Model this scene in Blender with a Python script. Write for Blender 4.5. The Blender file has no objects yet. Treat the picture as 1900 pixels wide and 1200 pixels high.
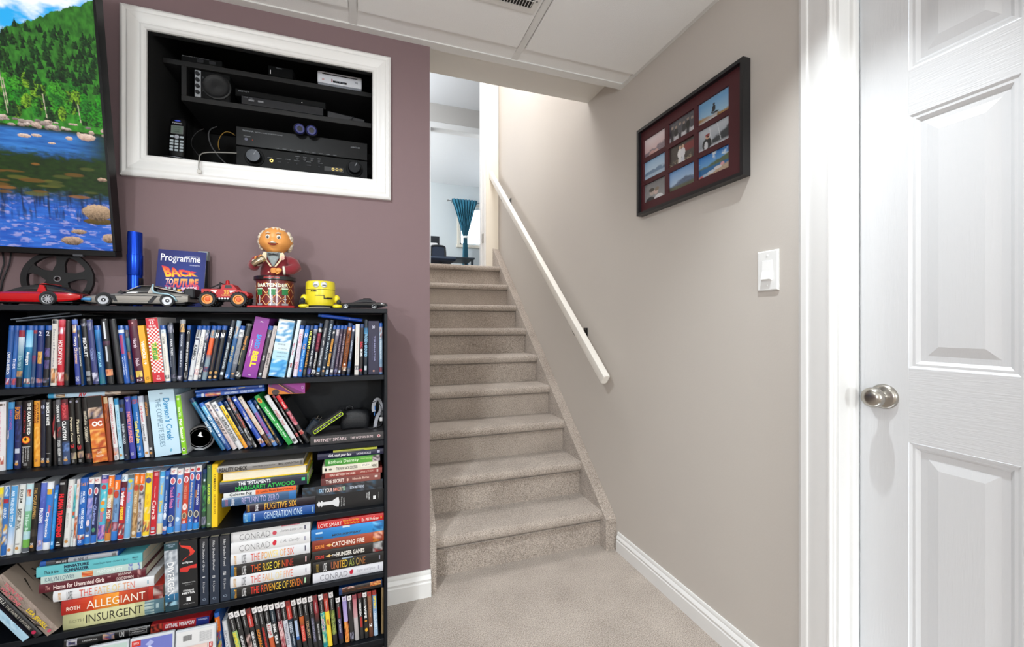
import bpy, bmesh, math, random
import numpy as np
from mathutils import Vector, Matrix, Euler

random.seed(7)
RNG = np.random.default_rng(7)
SC = bpy.context.scene
COL = SC.collection
PI = math.pi

# ------------------------------------------------------------------ camera
FPX, YAW, EYE = 777.36, 0.3373, 1.2
cam_d = bpy.data.cameras.new('camera')
cam_d.sensor_width = 36.0
cam_d.lens = 36.0 * FPX / 1900.0
cam_d.clip_start = 0.02
cam = bpy.data.objects.new('camera', cam_d)
cam.location = (0, 0, EYE)
cam.rotation_euler = (PI / 2, 0, -YAW)
COL.objects.link(cam)
SC.camera = cam

# ------------------------------------------------------------------ colour management, sky
SC.view_settings.view_transform = 'Standard'
SC.view_settings.look = 'None'
SC.view_settings.exposure = 1.24
SC.view_settings.gamma = 1.0
SC.view_settings.use_curve_mapping = False
world = bpy.data.worlds.new('sky')
SC.world = world
world.use_nodes = True
world.node_tree.nodes['Background'].inputs[0].default_value = (0.82, 0.91, 1.0, 1)
world.node_tree.nodes['Background'].inputs[1].default_value = 5.0

# ------------------------------------------------------------------ lamps and added fill lights
def lamp(name, kind, loc, power, size=0.1, rot=(0, 0, 0), color=(1, 0.97, 0.93), size_y=None, spot=None, blend=0.5):
    d = bpy.data.lights.new(name, kind)
    d.energy = power
    d.color = color
    if kind == 'AREA':
        d.size = size
        if size_y:
            d.shape = 'RECTANGLE'
            d.size_y = size_y
    else:
        d.shadow_soft_size = size
    if kind == 'SPOT':
        d.spot_size = spot or 2.6
        d.spot_blend = blend
    o = bpy.data.objects.new(name, d)
    o.location = loc
    o.rotation_euler = rot
    COL.objects.link(o)
    return o

# recessed ceiling spots and two added fill points for walls and ceiling (all above or behind the camera)
W1 = (0.90, 0.965, 1.0)
lamp('ceiling_spot_light', 'SPOT', (0.93, 0.70, 2.40), 32, 0.018, spot=1.62, blend=1.0, color=W1)
lamp('ceiling_spot_light', 'SPOT', (-0.62, 0.42, 2.40), 31, 0.03, spot=1.55, blend=0.9, color=W1,
     rot=Vector((1.05, 1.5, -1.75)).to_track_quat('-Z', 'Y').to_euler())
lamp('ceiling_spot_light', 'SPOT', (-2.2, -2.3, 2.40), 70, 0.05, spot=2.75, color=W1)
lamp('added_room_fill', 'POINT', (-1.2, -0.9, 1.5), 29, 0.12, color=W1)
lamp('added_room_fill', 'POINT', (0.9, -1.9, 1.5), 38, 0.12, color=W1)
# stairwell: hall lamp, then two unseen point lights added to brighten the upstairs ceilings
lamp('hall_ceiling_light', 'AREA', (0.6, 2.95, 4.10), 19, 0.9, color=(0.97, 0.98, 1.0))
lamp('added_hall_fill', 'POINT', (-0.1, 4.9, 3.3), 17, 0.2, color=(0.90, 0.95, 1.0))
lamp('added_bedroom_fill', 'POINT', (-0.8, 7.0, 3.2), 60, 0.2, color=(0.94, 0.98, 1.0))

# ------------------------------------------------------------------ pixel <-> room helpers (used while measuring the photograph)
def PX(x, Y):
    u = (x - 950) / FPX
    return Y * (math.sin(YAW) + math.cos(YAW) * u) / (math.cos(YAW) - math.sin(YAW) * u)

def PD(x, Y):
    return Y / (math.cos(YAW) - math.sin(YAW) * (x - 950) / FPX)

def PZ(x, y, Y):
    return EYE + (600 - y) / FPX * PD(x, Y)

def PYX(x, Xc):
    u = (x - 950) / FPX
    d = Xc / (math.sin(YAW) + math.cos(YAW) * u)
    return d * (math.cos(YAW) - math.sin(YAW) * u)

def PZX(x, y, Xc):
    u = (x - 950) / FPX
    return EYE + (600 - y) / FPX * Xc / (math.sin(YAW) + math.cos(YAW) * u)

# ------------------------------------------------------------------ colour and materials
def lin(c):
    c = c / 255.0
    return c / 12.92 if c <= 0.04045 else ((c + 0.055) / 1.055) ** 2.4

_HEX = {}
def C(h):
    if not isinstance(h, str):
        return h
    r = _HEX.get(h)
    if r is None:
        s = h.lstrip('#')
        if len(s) == 3:
            s = ''.join(ch * 2 for ch in s)
        r = _HEX[h] = (lin(int(s[0:2], 16)), lin(int(s[2:4], 16)), lin(int(s[4:6], 16)), 1.0)
    return r

_MATS = {}
def mat(name, color='#888', rough=0.5, metal=0.0, bump=None, vary=None, emit=0.0, coat=0.0, trans=0.0, spec=0.5, sheen=0.0):
    """procedural principled material; bump=(noise scale, strength), vary=(noise scale, second colour)"""
    if name in _MATS:
        return _MATS[name]
    m = bpy.data.materials.new(name)
    m.use_nodes = True
    nt = m.node_tree
    b = nt.nodes['Principled BSDF']
    b.inputs['Base Color'].default_value = C(color)
    b.inputs['Roughness'].default_value = rough
    b.inputs['Metallic'].default_value = metal
    b.inputs['Specular IOR Level'].default_value = spec
    if coat:
        b.inputs['Coat Weight'].default_value = coat
        b.inputs['Coat Roughness'].default_value = 0.08
    if trans:
        b.inputs['Transmission Weight'].default_value = trans
    if sheen:
        b.inputs['Sheen Weight'].default_value = sheen
    if emit:
        b.inputs['Emission Color'].default_value = C(color)
        b.inputs['Emission Strength'].default_value = emit
    if bump or vary:
        tc = nt.nodes.new('ShaderNodeTexCoord')
    if vary:
        n = nt.nodes.new('ShaderNodeTexNoise')
        n.inputs['Scale'].default_value = vary[0]
        n.inputs['Detail'].default_value = 6
        nt.links.new(tc.outputs['Object'], n.inputs['Vector'])
        r = nt.nodes.new('ShaderNodeValToRGB')
        r.color_ramp.elements[0].position = 0.35
        r.color_ramp.elements[1].position = 0.65
        r.color_ramp.elements[0].color = C(color)
        r.color_ramp.elements[1].color = C(vary[1])
        nt.links.new(n.outputs['Fac'], r.inputs['Fac'])
        nt.links.new(r.outputs['Color'], b.inputs['Base Color'])
    if bump:
        n2 = nt.nodes.new('ShaderNodeTexNoise')
        n2.inputs['Scale'].default_value = bump[0]
        n2.inputs['Detail'].default_value = 4
        nt.links.new(tc.outputs['Object'], n2.inputs['Vector'])
        bp = nt.nodes.new('ShaderNodeBump')
        bp.inputs['Strength'].default_value = bump[1]
        bp.inputs['Distance'].default_value = 0.004
        nt.links.new(n2.outputs['Fac'], bp.inputs['Height'])
        nt.links.new(bp.outputs['Normal'], b.inputs['Normal'])
    _MATS[name] = m
    return m

def print_mat(name, rough, coat=0.0, emit=0.0):
    """material whose colour is the printed colour stored on the mesh (covers, labels, photographs, the screen)"""
    if name in _MATS:
        return _MATS[name]
    m = mat(name, '#fff', rough, coat=coat)
    nt = m.node_tree
    b = nt.nodes['Principled BSDF']
    a = nt.nodes.new('ShaderNodeAttribute')
    a.attribute_name = 'Col'
    if emit:
        b.inputs['Base Color'].default_value = (0.01, 0.01, 0.01, 1)
        b.inputs['Specular IOR Level'].default_value = 0.15
        nt.links.new(a.outputs['Color'], b.inputs['Emission Color'])
        b.inputs['Emission Strength'].default_value = emit
    else:
        nt.links.new(a.outputs['Color'], b.inputs['Base Color'])
    return m

def carpet_mat(name, c1, c2):
    if name in _MATS:
        return _MATS[name]
    m = mat(name, c1, 1.0, spec=0.05, sheen=0.25)
    nt = m.node_tree
    b = nt.nodes['Principled BSDF']
    tc = nt.nodes.new('ShaderNodeTexCoord')
    n = nt.nodes.new('ShaderNodeTexNoise')
    n.inputs['Scale'].default_value = 260
    n.inputs['Detail'].default_value = 3
    n.inputs['Roughness'].default_value = 0.7
    big = nt.nodes.new('ShaderNodeTexNoise')
    big.inputs['Scale'].default_value = 5
    big.inputs['Detail'].default_value = 4
    for k in (n, big):
        nt.links.new(tc.outputs['Object'], k.inputs['Vector'])
    mx = nt.nodes.new('ShaderNodeMix')
    mx.data_type = 'FLOAT'
    mx.inputs['Factor'].default_value = 0.16
    nt.links.new(n.outputs['Fac'], mx.inputs['A'])
    nt.links.new(big.outputs['Fac'], mx.inputs['B'])
    r = nt.nodes.new('ShaderNodeValToRGB')
    r.color_ramp.elements[0].position = 0.36
    r.color_ramp.elements[1].position = 0.62
    r.color_ramp.elements[0].color = C(c1)
    r.color_ramp.elements[1].color = C(c2)
    nt.links.new(mx.outputs['Result'], r.inputs['Fac'])
    nt.links.new(r.outputs['Color'], b.inputs['Base Color'])
    bp = nt.nodes.new('ShaderNodeBump')
    bp.inputs['Strength'].default_value = 0.9
    bp.inputs['Distance'].default_value = 0.006
    nt.links.new(n.outputs['Fac'], bp.inputs['Height'])
    nt.links.new(bp.outputs['Normal'], b.inputs['Normal'])
    return m

# ------------------------------------------------------------------ mesh builder
class MB:
    def __init__(self):
        self.v, self.f, self.fc = [], [], []

    def add(self, verts, faces, col=None):
        k = len(self.v)
        self.v += [tuple(p) for p in verts]
        self.f += [tuple(i + k for i in f) for f in faces]
        self.fc += [col] * len(faces)
        return self

    def box(self, x0, x1, y0, y1, z0, z1, c=0.0, col=None):
        """axis-aligned box, chamfered by c"""
        if c <= 0:
            V = [(x, y, z) for z in (z0, z1) for y in (y0, y1) for x in (x0, x1)]
            F = [(0, 2, 3, 1), (4, 5, 7, 6), (0, 1, 5, 4), (2, 6, 7, 3), (0, 4, 6, 2), (1, 3, 7, 5)]
            return self.add(V, F, col)
        c = min(c, (x1 - x0) * .45, (y1 - y0) * .45, (z1 - z0) * .45)
        V, idx = [], {}
        for sx in (0, 1):
            for sy in (0, 1):
                for sz in (0, 1):
                    X, Y, Z = (x0, x1)[sx], (y0, y1)[sy], (z0, z1)[sz]
                    dx, dy, dz = c * (1, -1)[sx], c * (1, -1)[sy], c * (1, -1)[sz]
                    for ax, p in enumerate(((X, Y + dy, Z + dz), (X + dx, Y, Z + dz), (X + dx, Y + dy, Z))):
                        idx[sx, sy, sz, ax] = len(V)
                        V.append(p)
        F = []
        for s in (0, 1):
            for ax in range(3):
                q = []
                for (a, b) in ((0, 0), (1, 0), (1, 1), (0, 1)):
                    k = [a, b]
                    k.insert(ax, s)
                    q.append(idx[k[0], k[1], k[2], ax])
                F.append(tuple(q))
        for a in (0, 1):
            for b in (0, 1):
                F.append((idx[0, a, b, 1], idx[1, a, b, 1], idx[1, a, b, 2], idx[0, a, b, 2]))
                F.append((idx[a, 0, b, 0], idx[a, 1, b, 0], idx[a, 1, b, 2], idx[a, 0, b, 2]))
                F.append((idx[a, b, 0, 0], idx[a, b, 1, 0], idx[a, b, 1, 1], idx[a, b, 0, 1]))
        for sx in (0, 1):
            for sy in (0, 1):
                for sz in (0, 1):
                    F.append((idx[sx, sy, sz, 0], idx[sx, sy, sz, 1], idx[sx, sy, sz, 2]))
        return self.add(V, F, col)

    def prism(self, poly, a0, a1, axis='x', col=None):
        """polygon in the two other axes extruded along axis: x -> (y,z), y -> (x,z), z -> (x,y)"""
        n = len(poly)
        def pt(p, a):
            return {'x': (a, p[0], p[1]), 'y': (p[0], a, p[1]), 'z': (p[0], p[1], a)}[axis]
        V = [pt(p, a0) for p in poly] + [pt(p, a1) for p in poly]
        F = [tuple(range(n))[::-1], tuple(range(n, 2 * n))]
        F += [(i, (i + 1) % n, n + (i + 1) % n, n + i) for i in range(n)]
        return self.add(V, F, col)

    def lathe(self, prof, c=(0, 0, 0), axis='z', n=24, col=None, a0=0.0, a1=2 * PI):
        """profile [(radius, height)] turned about axis through c"""
        full = abs(a1 - a0 - 2 * PI) < 1e-6
        m = n if full else n + 1
        V = []
        for (r, h) in prof:
            for k in range(m):
                a = a0 + (a1 - a0) * k / n
                p, q = r * math.cos(a), r * math.sin(a)
                V.append({'z': (c[0] + p, c[1] + q, c[2] + h), 'y': (c[0] + p, c[1] + h, c[2] + q), 'x': (c[0] + h, c[1] + p, c[2] + q)}[axis])
        F = []
        for i in range(len(prof) - 1):
            for k in range(n):
                k2 = (k + 1) % m
                F.append((i * m + k, i * m + k2, (i + 1) * m + k2, (i + 1) * m + k))
        if full and tuple(prof[0]) != tuple(prof[-1]):
            if prof[0][0] > 1e-7:
                F.append(tuple(range(m))[::-1])
            if prof[-1][0] > 1e-7:
                F.append(tuple((len(prof) - 1) * m + k for k in range(m)))
        return self.add(V, F, col)

    def tube(self, pts, r, n=8, col=None):
        """round tube along points; r may be a list"""
        P = [Vector(p) for p in pts]
        R = r if isinstance(r, (list, tuple)) else [r] * len(P)
        V, up = [], Vector((0, 0, 1))
        t = (P[1] - P[0]).normalized()
        if abs(t.dot(up)) > .95:
            up = Vector((1, 0, 0))
        s = t.cross(up).normalized()
        for i, p in enumerate(P):
            a = P[max(i - 1, 0)]
            b = P[min(i + 1, len(P) - 1)]
            t = (b - a).normalized()
            s = (s - t * s.dot(t)).normalized()
            w = t.cross(s)
            for k in range(n):
                an = 2 * PI * k / n
                V.append(p + (s * math.cos(an) + w * math.sin(an)) * R[i])
        F = []
        for i in range(len(P) - 1):
            for k in range(n):
                F.append((i * n + k, i * n + (k + 1) % n, (i + 1) * n + (k + 1) % n, (i + 1) * n + k))
        F.append(tuple(range(n))[::-1])
        F.append(tuple((len(P) - 1) * n + k for k in range(n)))
        return self.add(V, F, col)

    def ball(self, c, r, n=16, m=10, col=None):
        """ellipsoid; r is a number or (rx,ry,rz)"""
        if not isinstance(r, (tuple, list)):
            r = (r, r, r)
        V = [(c[0], c[1], c[2] + r[2])]
        for j in range(1, m):
            a = PI * j / m
            for k in range(n):
                b = 2 * PI * k / n
                V.append((c[0] + r[0] * math.sin(a) * math.cos(b), c[1] + r[1] * math.sin(a) * math.sin(b), c[2] + r[2] * math.cos(a)))
        V.append((c[0], c[1], c[2] - r[2]))
        F = [(0, 1 + k, 1 + (k + 1) % n) for k in range(n)]
        for j in range(m - 2):
            for k in range(n):
                F.append((1 + j * n + k, 1 + (j + 1) * n + k, 1 + (j + 1) * n + (k + 1) % n, 1 + j * n + (k + 1) % n))
        e = len(V) - 1
        F += [(e, 1 + (m - 2) * n + (k + 1) % n, 1 + (m - 2) * n + k) for k in range(n)]
        return self.add(V, F, col)

    def loft(self, rings, col=None, cap=True):
        n = len(rings[0])
        V = [p for r in rings for p in r]
        F = []
        for i in range(len(rings) - 1):
            for k in range(n):
                F.append((i * n + k, i * n + (k + 1) % n, (i + 1) * n + (k + 1) % n, (i + 1) * n + k))
        if cap:
            F.append(tuple(range(n))[::-1])
            F.append(tuple((len(rings) - 1) * n + k for k in range(n)))
        return self.add(V, F, col)

    def xf(self, M, start=0):
        for i in range(start, len(self.v)):
            self.v[i] = tuple(M @ Vector(self.v[i]))
        return self

    def mesh(self, name, m, smooth=False):
        me = bpy.data.meshes.new(name)
        me.from_pydata(self.v, [], self.f)
        ms = m if isinstance(m, (list, tuple)) else [m]
        for q in ms:
            me.materials.append(q)
        if any(c is not None for c in self.fc):
            if isinstance(next(c for c in self.fc if c is not None), int):
                me.polygons.foreach_set('material_index', [c or 0 for c in self.fc])
            else:
                at = me.color_attributes.new('Col', 'FLOAT_COLOR', 'CORNER')
                buf = []
                for f, c in zip(self.f, self.fc):
                    buf += list(C(c or '#fff')) * len(f)
                at.data.foreach_set('color', buf)
        bm = bmesh.new()
        bm.from_mesh(me)
        bmesh.ops.recalc_face_normals(bm, faces=bm.faces)
        bm.to_mesh(me)
        bm.free()
        if smooth:
            me.polygons.foreach_set('use_smooth', [True] * len(me.polygons))
            if smooth is not True:
                me.set_sharp_from_angle(angle=smooth)
        me.update()
        return me

    def build(self, name, m, parent=None, smooth=False, loc=None, rot=None):
        o = bpy.data.objects.new(name, self.mesh(name, m, smooth))
        COL.objects.link(o)
        if parent:
            o.parent = parent
        if loc:
            o.location = loc
        if rot:
            o.rotation_euler = rot
        return o

SM = math.radians(35)

def tag(o, label=None, cat=None, group=None, kind=None):
    if label: o['label'] = label
    if cat: o['category'] = cat
    if group: o['group'] = group
    if kind: o['kind'] = kind
    return o

def thing(name, label, cat, loc=(0, 0, 0), rot=(0, 0, 0), group=None):
    o = bpy.data.objects.new(name, None)
    o.empty_display_size = 0.05
    o.location = loc
    o.rotation_euler = rot
    COL.objects.link(o)
    return tag(o, label, cat, group)

def struct(o, label=None):
    o['kind'] = 'structure'
    if label: o['label'] = label
    return o

def same_mesh(name, src, parent, loc=(0, 0, 0), rot=(0, 0, 0), scale=None):
    o = bpy.data.objects.new(name, src.data)
    COL.objects.link(o)
    o.parent = parent
    o.location = loc
    o.rotation_euler = rot
    if scale:
        o.scale = scale
    return o

# ------------------------------------------------------------------ lettering
_TXT = {}
def glyphs(s, bold=0.0, shear=0.0):
    """triangulated outline of a string, normalised to a unit box: (verts Nx2, faces, aspect)"""
    k = (s, bold, shear)
    if k not in _TXT:
        cu = bpy.data.curves.new('t', 'FONT')
        cu.body = s
        cu.resolution_u = 2
        cu.offset = bold
        cu.shear = shear
        ob = bpy.data.objects.new('t', cu)
        me = bpy.data.meshes.new_from_object(ob)
        n = len(me.vertices)
        co = np.zeros(n * 3)
        me.vertices.foreach_get('co', co)
        co = co.reshape(-1, 3)[:, :2]
        F = [tuple(p.vertices) for p in me.polygons]
        bpy.data.objects.remove(ob)
        bpy.data.meshes.remove(me)
        bpy.data.curves.remove(cu)
        if n == 0:
            _TXT[k] = (np.zeros((0, 2)), [], 1)
        else:
            lo, hi = co.min(0), co.max(0)
            sz = np.maximum(hi - lo, 1e-6)
            _TXT[k] = ((co - lo) / sz, F, sz[0] / sz[1])
    return _TXT[k]

def text_mesh(mb, s, x0, z0, w, h, y, col, bold=0.015, shear=0.0):
    """upright lettering facing -y, stretched into the box (x0,z0,w,h)"""
    v, F, _ = glyphs(s, bold, shear)
    mb.add([(x0 + p[0] * w, y, z0 + p[1] * h) for p in v], F, col)
    return mb
# ================================================================== THE SETTING
XR, YM, HC, XM = 1.265, 1.872, 2.427, 0.2704
RISE, RUN, Y1, XS = 0.1936, 0.2261, 1.9604, 1.2017
NSTEP = 9
H2 = RISE * NSTEP                       # upper floor level
NX0, NX1, NZ0, NZ1 = -0.7444, 0.0294, 1.8078, 2.2619      # niche opening

m_mauve = mat('mauve_paint', '#7f6a6c', 0.75, bump=(180, 0.05), vary=(1.5, '#7d686a'), spec=0.3)
m_beige = mat('greige_paint', '#c8c1b9', 0.6, bump=(140, 0.06), vary=(1.2, '#c5beb7'), spec=0.35)
m_white = mat('white_trim_paint', '#e8e7e5', 0.35, bump=(60, 0.03))
m_door = mat('white_door_paint', '#d6d6d7', 0.4)
m_ceil = mat('ceiling_tile', '#efeeec', 0.9, bump=(420, 0.35), spec=0.1)
m_grid = mat('ceiling_grid', '#dddcd9', 0.5)
m_soffit = mat('soffit_paint', '#e6e4df', 0.8, bump=(100, 0.05))
m_carpet = carpet_mat('carpet', '#7d6f63', '#dccfc3')
m_up = mat('upstairs_white', '#eef0f2', 0.8)
m_upblue = mat('upstairs_pale_blue', '#d2d9dc', 0.8)
m_upgrey = mat('upstairs_grey', '#c3bfba', 0.8)
m_cream = mat('cream_trim', '#efe6d6', 0.45)

# door leaf: wood-grain relief
m_grain = mat('door_grain_paint', '#d6d6d7', 0.38)
_nt = m_grain.node_tree
_tc = _nt.nodes.new('ShaderNodeTexCoord')
_mp = _nt.nodes.new('ShaderNodeMapping')
_mp.inputs['Scale'].default_value = (1, 9, 150)
_n = _nt.nodes.new('ShaderNodeTexNoise')
_n.inputs['Scale'].default_value = 2.2
_n.inputs['Detail'].default_value = 3
_bp = _nt.nodes.new('ShaderNodeBump')
_bp.inputs['Strength'].default_value = 0.28
_bp.inputs['Distance'].default_value = 0.003
_nt.links.new(_tc.outputs['Object'], _mp.inputs['Vector'])
_nt.links.new(_mp.outputs['Vector'], _n.inputs['Vector'])
_nt.links.new(_n.outputs['Fac'], _bp.inputs['Height'])
_nt.links.new(_bp.outputs['Normal'], _nt.nodes['Principled BSDF'].inputs['Normal'])
m_graint = mat('door_grain_upright_paint', '#d6d6d7', 0.38)
_nt = m_graint.node_tree
_tc = _nt.nodes.new('ShaderNodeTexCoord')
_mp = _nt.nodes.new('ShaderNodeMapping')
_mp.inputs['Scale'].default_value = (1, 60, 5)
_n = _nt.nodes.new('ShaderNodeTexNoise')
_n.inputs['Scale'].default_value = 2.0
_n.inputs['Distortion'].default_value = 1.5
_bp = _nt.nodes.new('ShaderNodeBump')
_bp.inputs['Strength'].default_value = 0.15
_bp.inputs['Distance'].default_value = 0.003
_nt.links.new(_tc.outputs['Object'], _mp.inputs['Vector'])
_nt.links.new(_mp.outputs['Vector'], _n.inputs['Vector'])
_nt.links.new(_n.outputs['Fac'], _bp.inputs['Height'])
_nt.links.new(_bp.outputs['Normal'], _nt.nodes['Principled BSDF'].inputs['Normal'])

XW, YW = -2.9, -2.9                      # far left wall and wall behind the camera
# mauve wall with the niche cut through it
b = MB()
b.box(XW, NX0, YM, YM + .12, 0, 2.6)
b.box(NX1, XM, YM, YM + .12, 0, 2.6)
b.box(NX0, NX1, YM, YM + .12, 0, NZ0)
b.box(NX0, NX1, YM, YM + .02, NZ1, 2.6)
struct(b.build('wall_left', m_mauve), 'mauve painted wall with a media niche cut into it')
struct(MB().box(XW - .1, XW, YW, YM + .12, 0, 2.6).build('wall_far_left', m_mauve))
struct(MB().box(XW, XR, YW - .1, YW, 0, 2.6).build('wall_back', m_beige))
DY0, DY1, DH = 0.045, 0.819, 2.17        # door opening
b = MB()
b.box(XR, XR + .12, YW, DY0, 0, 4.4)
b.box(XR, XR + .12, DY1, 4.03, 0, 4.4)
b.box(XR, XR + .12, DY0, DY1, DH, 4.4)
struct(b.build('wall_right', m_beige), 'greige painted wall along the staircase')
struct(MB().box(XM - .12, XM, YM + .12, 4.03, 0, 4.4).build('wall_stairwell_left', m_beige))
struct(MB().box(XM - .12, XR, 1.90, 2.23, 2.525, 4.4).build('wall_header', m_soffit), 'white soffit above the foot of the stairs')
struct(MB().box(XW, XR, YW, 1.99, -.06, 0).build('floor', m_carpet), 'beige cut-pile carpet floor')

# ------------------------------------------------------------------ suspended ceiling: grid, tiles as pieces
ceil = struct(MB().box(XW, XR, YW, 1.90, HC + .03, HC + .1).build('ceiling', m_ceil), 'suspended ceiling of white square-edged tiles')
g = MB()
tx = [-0.045 - .701 * k for k in range(1, 5)][::-1] + [-0.045, 0.656]
for x in tx:
    g.box(x - .014, x + .014, YW, 1.862, HC, HC + .03)
cy = [1.744 - 1.22 * k for k in range(1, 4)]
for y in cy:
    g.box(XW, XR, y - .012, y + .012, HC + .0005, HC + .029)
g.build('grid_bar', m_grid, ceil)
MB().box(XW, XR - .022, 1.838, 1.885, HC - .002, HC + .028).build('edge_angle', m_grid, ceil)
MB().box(XR - .022, XR, YW, 1.885, HC - .0025, HC + .028).build('edge_angle', m_grid, ceil)
xs = [XW] + tx + [XR]
ys = [YW] + cy[::-1] + [1.87]
tmesh = {}
for i in range(len(xs) - 1):
    for j in range(len(ys) - 1):
        x0, x1, y0, y1 = xs[i] + .013, xs[i + 1] - .013, ys[j] + .01, ys[j + 1] - .01
        last = j == len(ys) - 2
        yb = 1.744 if last else y1 - .012
        t = MB()
        t.box(x0, x1, y0, y1, HC + .0035, HC + .022)
        t.box(x0 - .003 + .008, x1 + .003 - .008, y0 + .012, yb, HC - .007, HC + .0034, .003)
        t.build('ceiling_tile', m_ceil, ceil)

# ------------------------------------------------------------------ baseboards (moulded profile)
def base_profile(h=.1, t=.016):
    return [(0, 0), (t, 0), (t, h * .56), (t * .8, h * .6), (t * .8, h * .64), (t * .95, h * .70), (t * .8, h * .76), (t * .45, h * .84), (t * .5, h * .92), (t * .3, h), (0, h)]
p = base_profile()
struct(MB().prism([(XR - a, z) for a, z in p], DY1 + .105, 1.905, 'y').build('baseboard_right', m_white, smooth=SM), 'moulded white baseboard under the greige wall')
struct(MB().prism([(XR - a, z) for a, z in p], YW, DY0 - .105, 'y').build('baseboard_right', m_white, smooth=SM))
p = base_profile(.112, .018)
struct(MB().prism([(YM - a, z) for a, z in p], -2.0, XM + .004, 'x').build('baseboard_left', m_white, smooth=SM), 'moulded white baseboard under the mauve wall')

# ------------------------------------------------------------------ carpeted staircase, each step a piece
stairs = thing('staircase', 'straight carpeted staircase of nine steps climbing to the upper floor', None)
struct(stairs)
X0S = XM + .03
def step_poly(i):
    zt, yf = (i + 1) * RISE, Y1 + i * RUN
    yr = yf + .030                       # riser face
    r = .021
    pts = [(yr, i * RISE - .02), (yr, zt - .052)]
    pts += [(yr - .004, zt - .0545), (yf + .006, zt - .0545)]
    for k in range(0, 9):
        a = -PI / 2 - PI * k / 8
        pts.append((yf + r + .002 + (r + .002) * math.cos(a), zt - .028 + .026 * math.sin(a)))
    back = yf + RUN + .05
    pts += [(yf + .06, zt - .0005), (back, zt), (back, i * RISE - .02)]
    return pts
for i in range(NSTEP):
    poly = step_poly(i)
    if i == NSTEP - 1:
        poly[-1] = (4.16, poly[-1][1]); poly[-2] = (4.16, poly[-2][1])
    st = MB().prism(poly, X0S, XS if i < NSTEP - 1 else XR - .002, 'x').build('step', m_carpet, stairs, smooth=math.radians(50))
# stringers wrapped in the same carpet
sl = RISE / RUN
def string_poly(y0, z0, y1):
    return [(y0, 0), (y0, z0), (y0 + .012, z0 + .012), (y1, z0 + (y1 - y0) * sl), (y1, 1.6), (y1, 0)]
MB().prism(string_poly(1.925, .162, 4.03), XS, XR - .001, 'x').build('stringer', m_carpet, stairs)
MB().prism(string_poly(1.878, .27, 4.03), XM + .001, X0S, 'x').build('stringer', m_carpet, stairs)

# ------------------------------------------------------------------ upper floor seen through the stairwell
struct(MB().box(-1.5, 3.6, 4.16, 8.9, H2 - .12, H2 - .002).build('floor_upper', mat('upstairs_floor', '#6a5a4c', .5)))
b = MB()
b.box(XM - .12, .33, 4.03, 4.15, H2, 4.4)
b.box(1.13, 1.5, 4.03, 4.15, 0, 4.4)
b.box(.33, 1.13, 4.03, 4.15, 3.78, 4.4)
struct(b.build('wall_landing', m_up))
# moulded casing of the stair-head doorway, with its hinge leaf
dc = thing('door_2', 'white cased doorway at the head of the stairs', None)
struct(dc)
cas = [(1.135, 4.03), (1.135, 4.018), (1.15, 4.012), (1.19, 4.013), (1.21, 4.008), (1.262, 4.006), (1.262, 4.03)]
MB().prism(cas, H2 - .02, 3.86, 'z').build('casing', m_cream, dc, smooth=SM)
MB().box(1.116, 1.13, 4.032, 4.15, H2, 3.78).box(1.104, 1.116, 4.09, 4.15, H2, 3.77).build('jamb', m_white, dc)
hz = PZ(900, 443, 4.08)
h = MB().box(1.110, 1.115, 4.045, 4.085, hz - .045, hz + .045, .001)
for k in (-.03, 0, .03):
    h.lathe([(.0001, -.003), (.004, -.002), (.004, 0)], (1.11, 4.065, hz + k), 'x', 8)
for k in range(3):
    h.lathe([(.005, -.014), (.005, .014)], (1.111, 4.04, hz - .03 + k * .03), 'z', 8)
h.build('hinge', mat('satin_nickel', '#b9b6b0', .35, .9), dc, smooth=SM)
# hall far wall with the bedroom doorway
YH = 5.6
xl, xr = PX(799, YH) - .0, PX(896, YH)
hz = 3.80
b = MB()
b.box(-1.5, xl - .02, YH, YH + .12, H2, 4.3)
b.box(xr + .02, 3.6, YH, YH + .12, H2, 4.3)
b.box(xl - .02, xr + .02, YH, YH + .12, hz + .02, 4.3)
struct(b.build('wall_hall', m_upgrey))
dr = thing('door_3', 'white cased bedroom doorway across the upstairs hall', None)
struct(dr)
b = MB()
b.box(xl - .08, xl, YH - .015, YH, H2, hz + .08, .004)
b.box(xr, xr + .08, YH - .015, YH, H2, hz + .08, .004)
b.box(xl, xr, YH - .015, YH, hz, hz + .08, .004)
b.build('casing', m_white, dr)
b = MB()
b.box(xl - .02, xl, YH + .001, YH + .119, H2, hz)
b.box(xr, xr + .02, YH + .001, YH + .119, H2, hz)
b.box(xl - .02, xr + .02, YH + .001, YH + .119, hz, hz + .02)
b.build('jamb', m_white, dr)
struct(MB().box(-1.5, 3.6, 1.9, 8.9, 4.13, 4.2).build('ceiling_upper', m_up))
struct(MB().box(-1.6, -1.5, 4.03, 8.9, H2, 4.2).build('wall_upper_left', m_up))
struct(MB().box(3.6, 3.7, 4.03, 8.9, H2, 4.2).build('wall_upper_right', m_up))
struct(MB().box(-1.5, XM - .12, 4.03, 4.15, H2, 4.2).box(1.5, 3.6, 4.03, 4.15, H2, 4.2).build('wall_upper_front', m_up))
YB = 8.75
wx0, wx1, wz0, wz1 = PX(853, YB), PX(853, YB) + 1.15, PZ(872, 455, YB), PZ(872, 384, YB)
b = MB()
b.box(-1.5, wx0, YB, YB + .12, H2, 4.2)
b.box(wx1, 3.6, YB, YB + .12, H2, 4.2)
b.box(wx0, wx1, YB, YB + .12, H2, wz0)
b.box(wx0, wx1, YB, YB + .12, wz1, 4.2)
struct(b.build('wall_bedroom', m_upblue))
wn = thing('window_1', 'bright white bedroom window behind a tied teal curtain', None)
struct(wn)
b = MB()
b.box(wx0 - .06, wx0, YB - .02, YB, wz0 - .06, wz1 + .06, .004)
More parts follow.
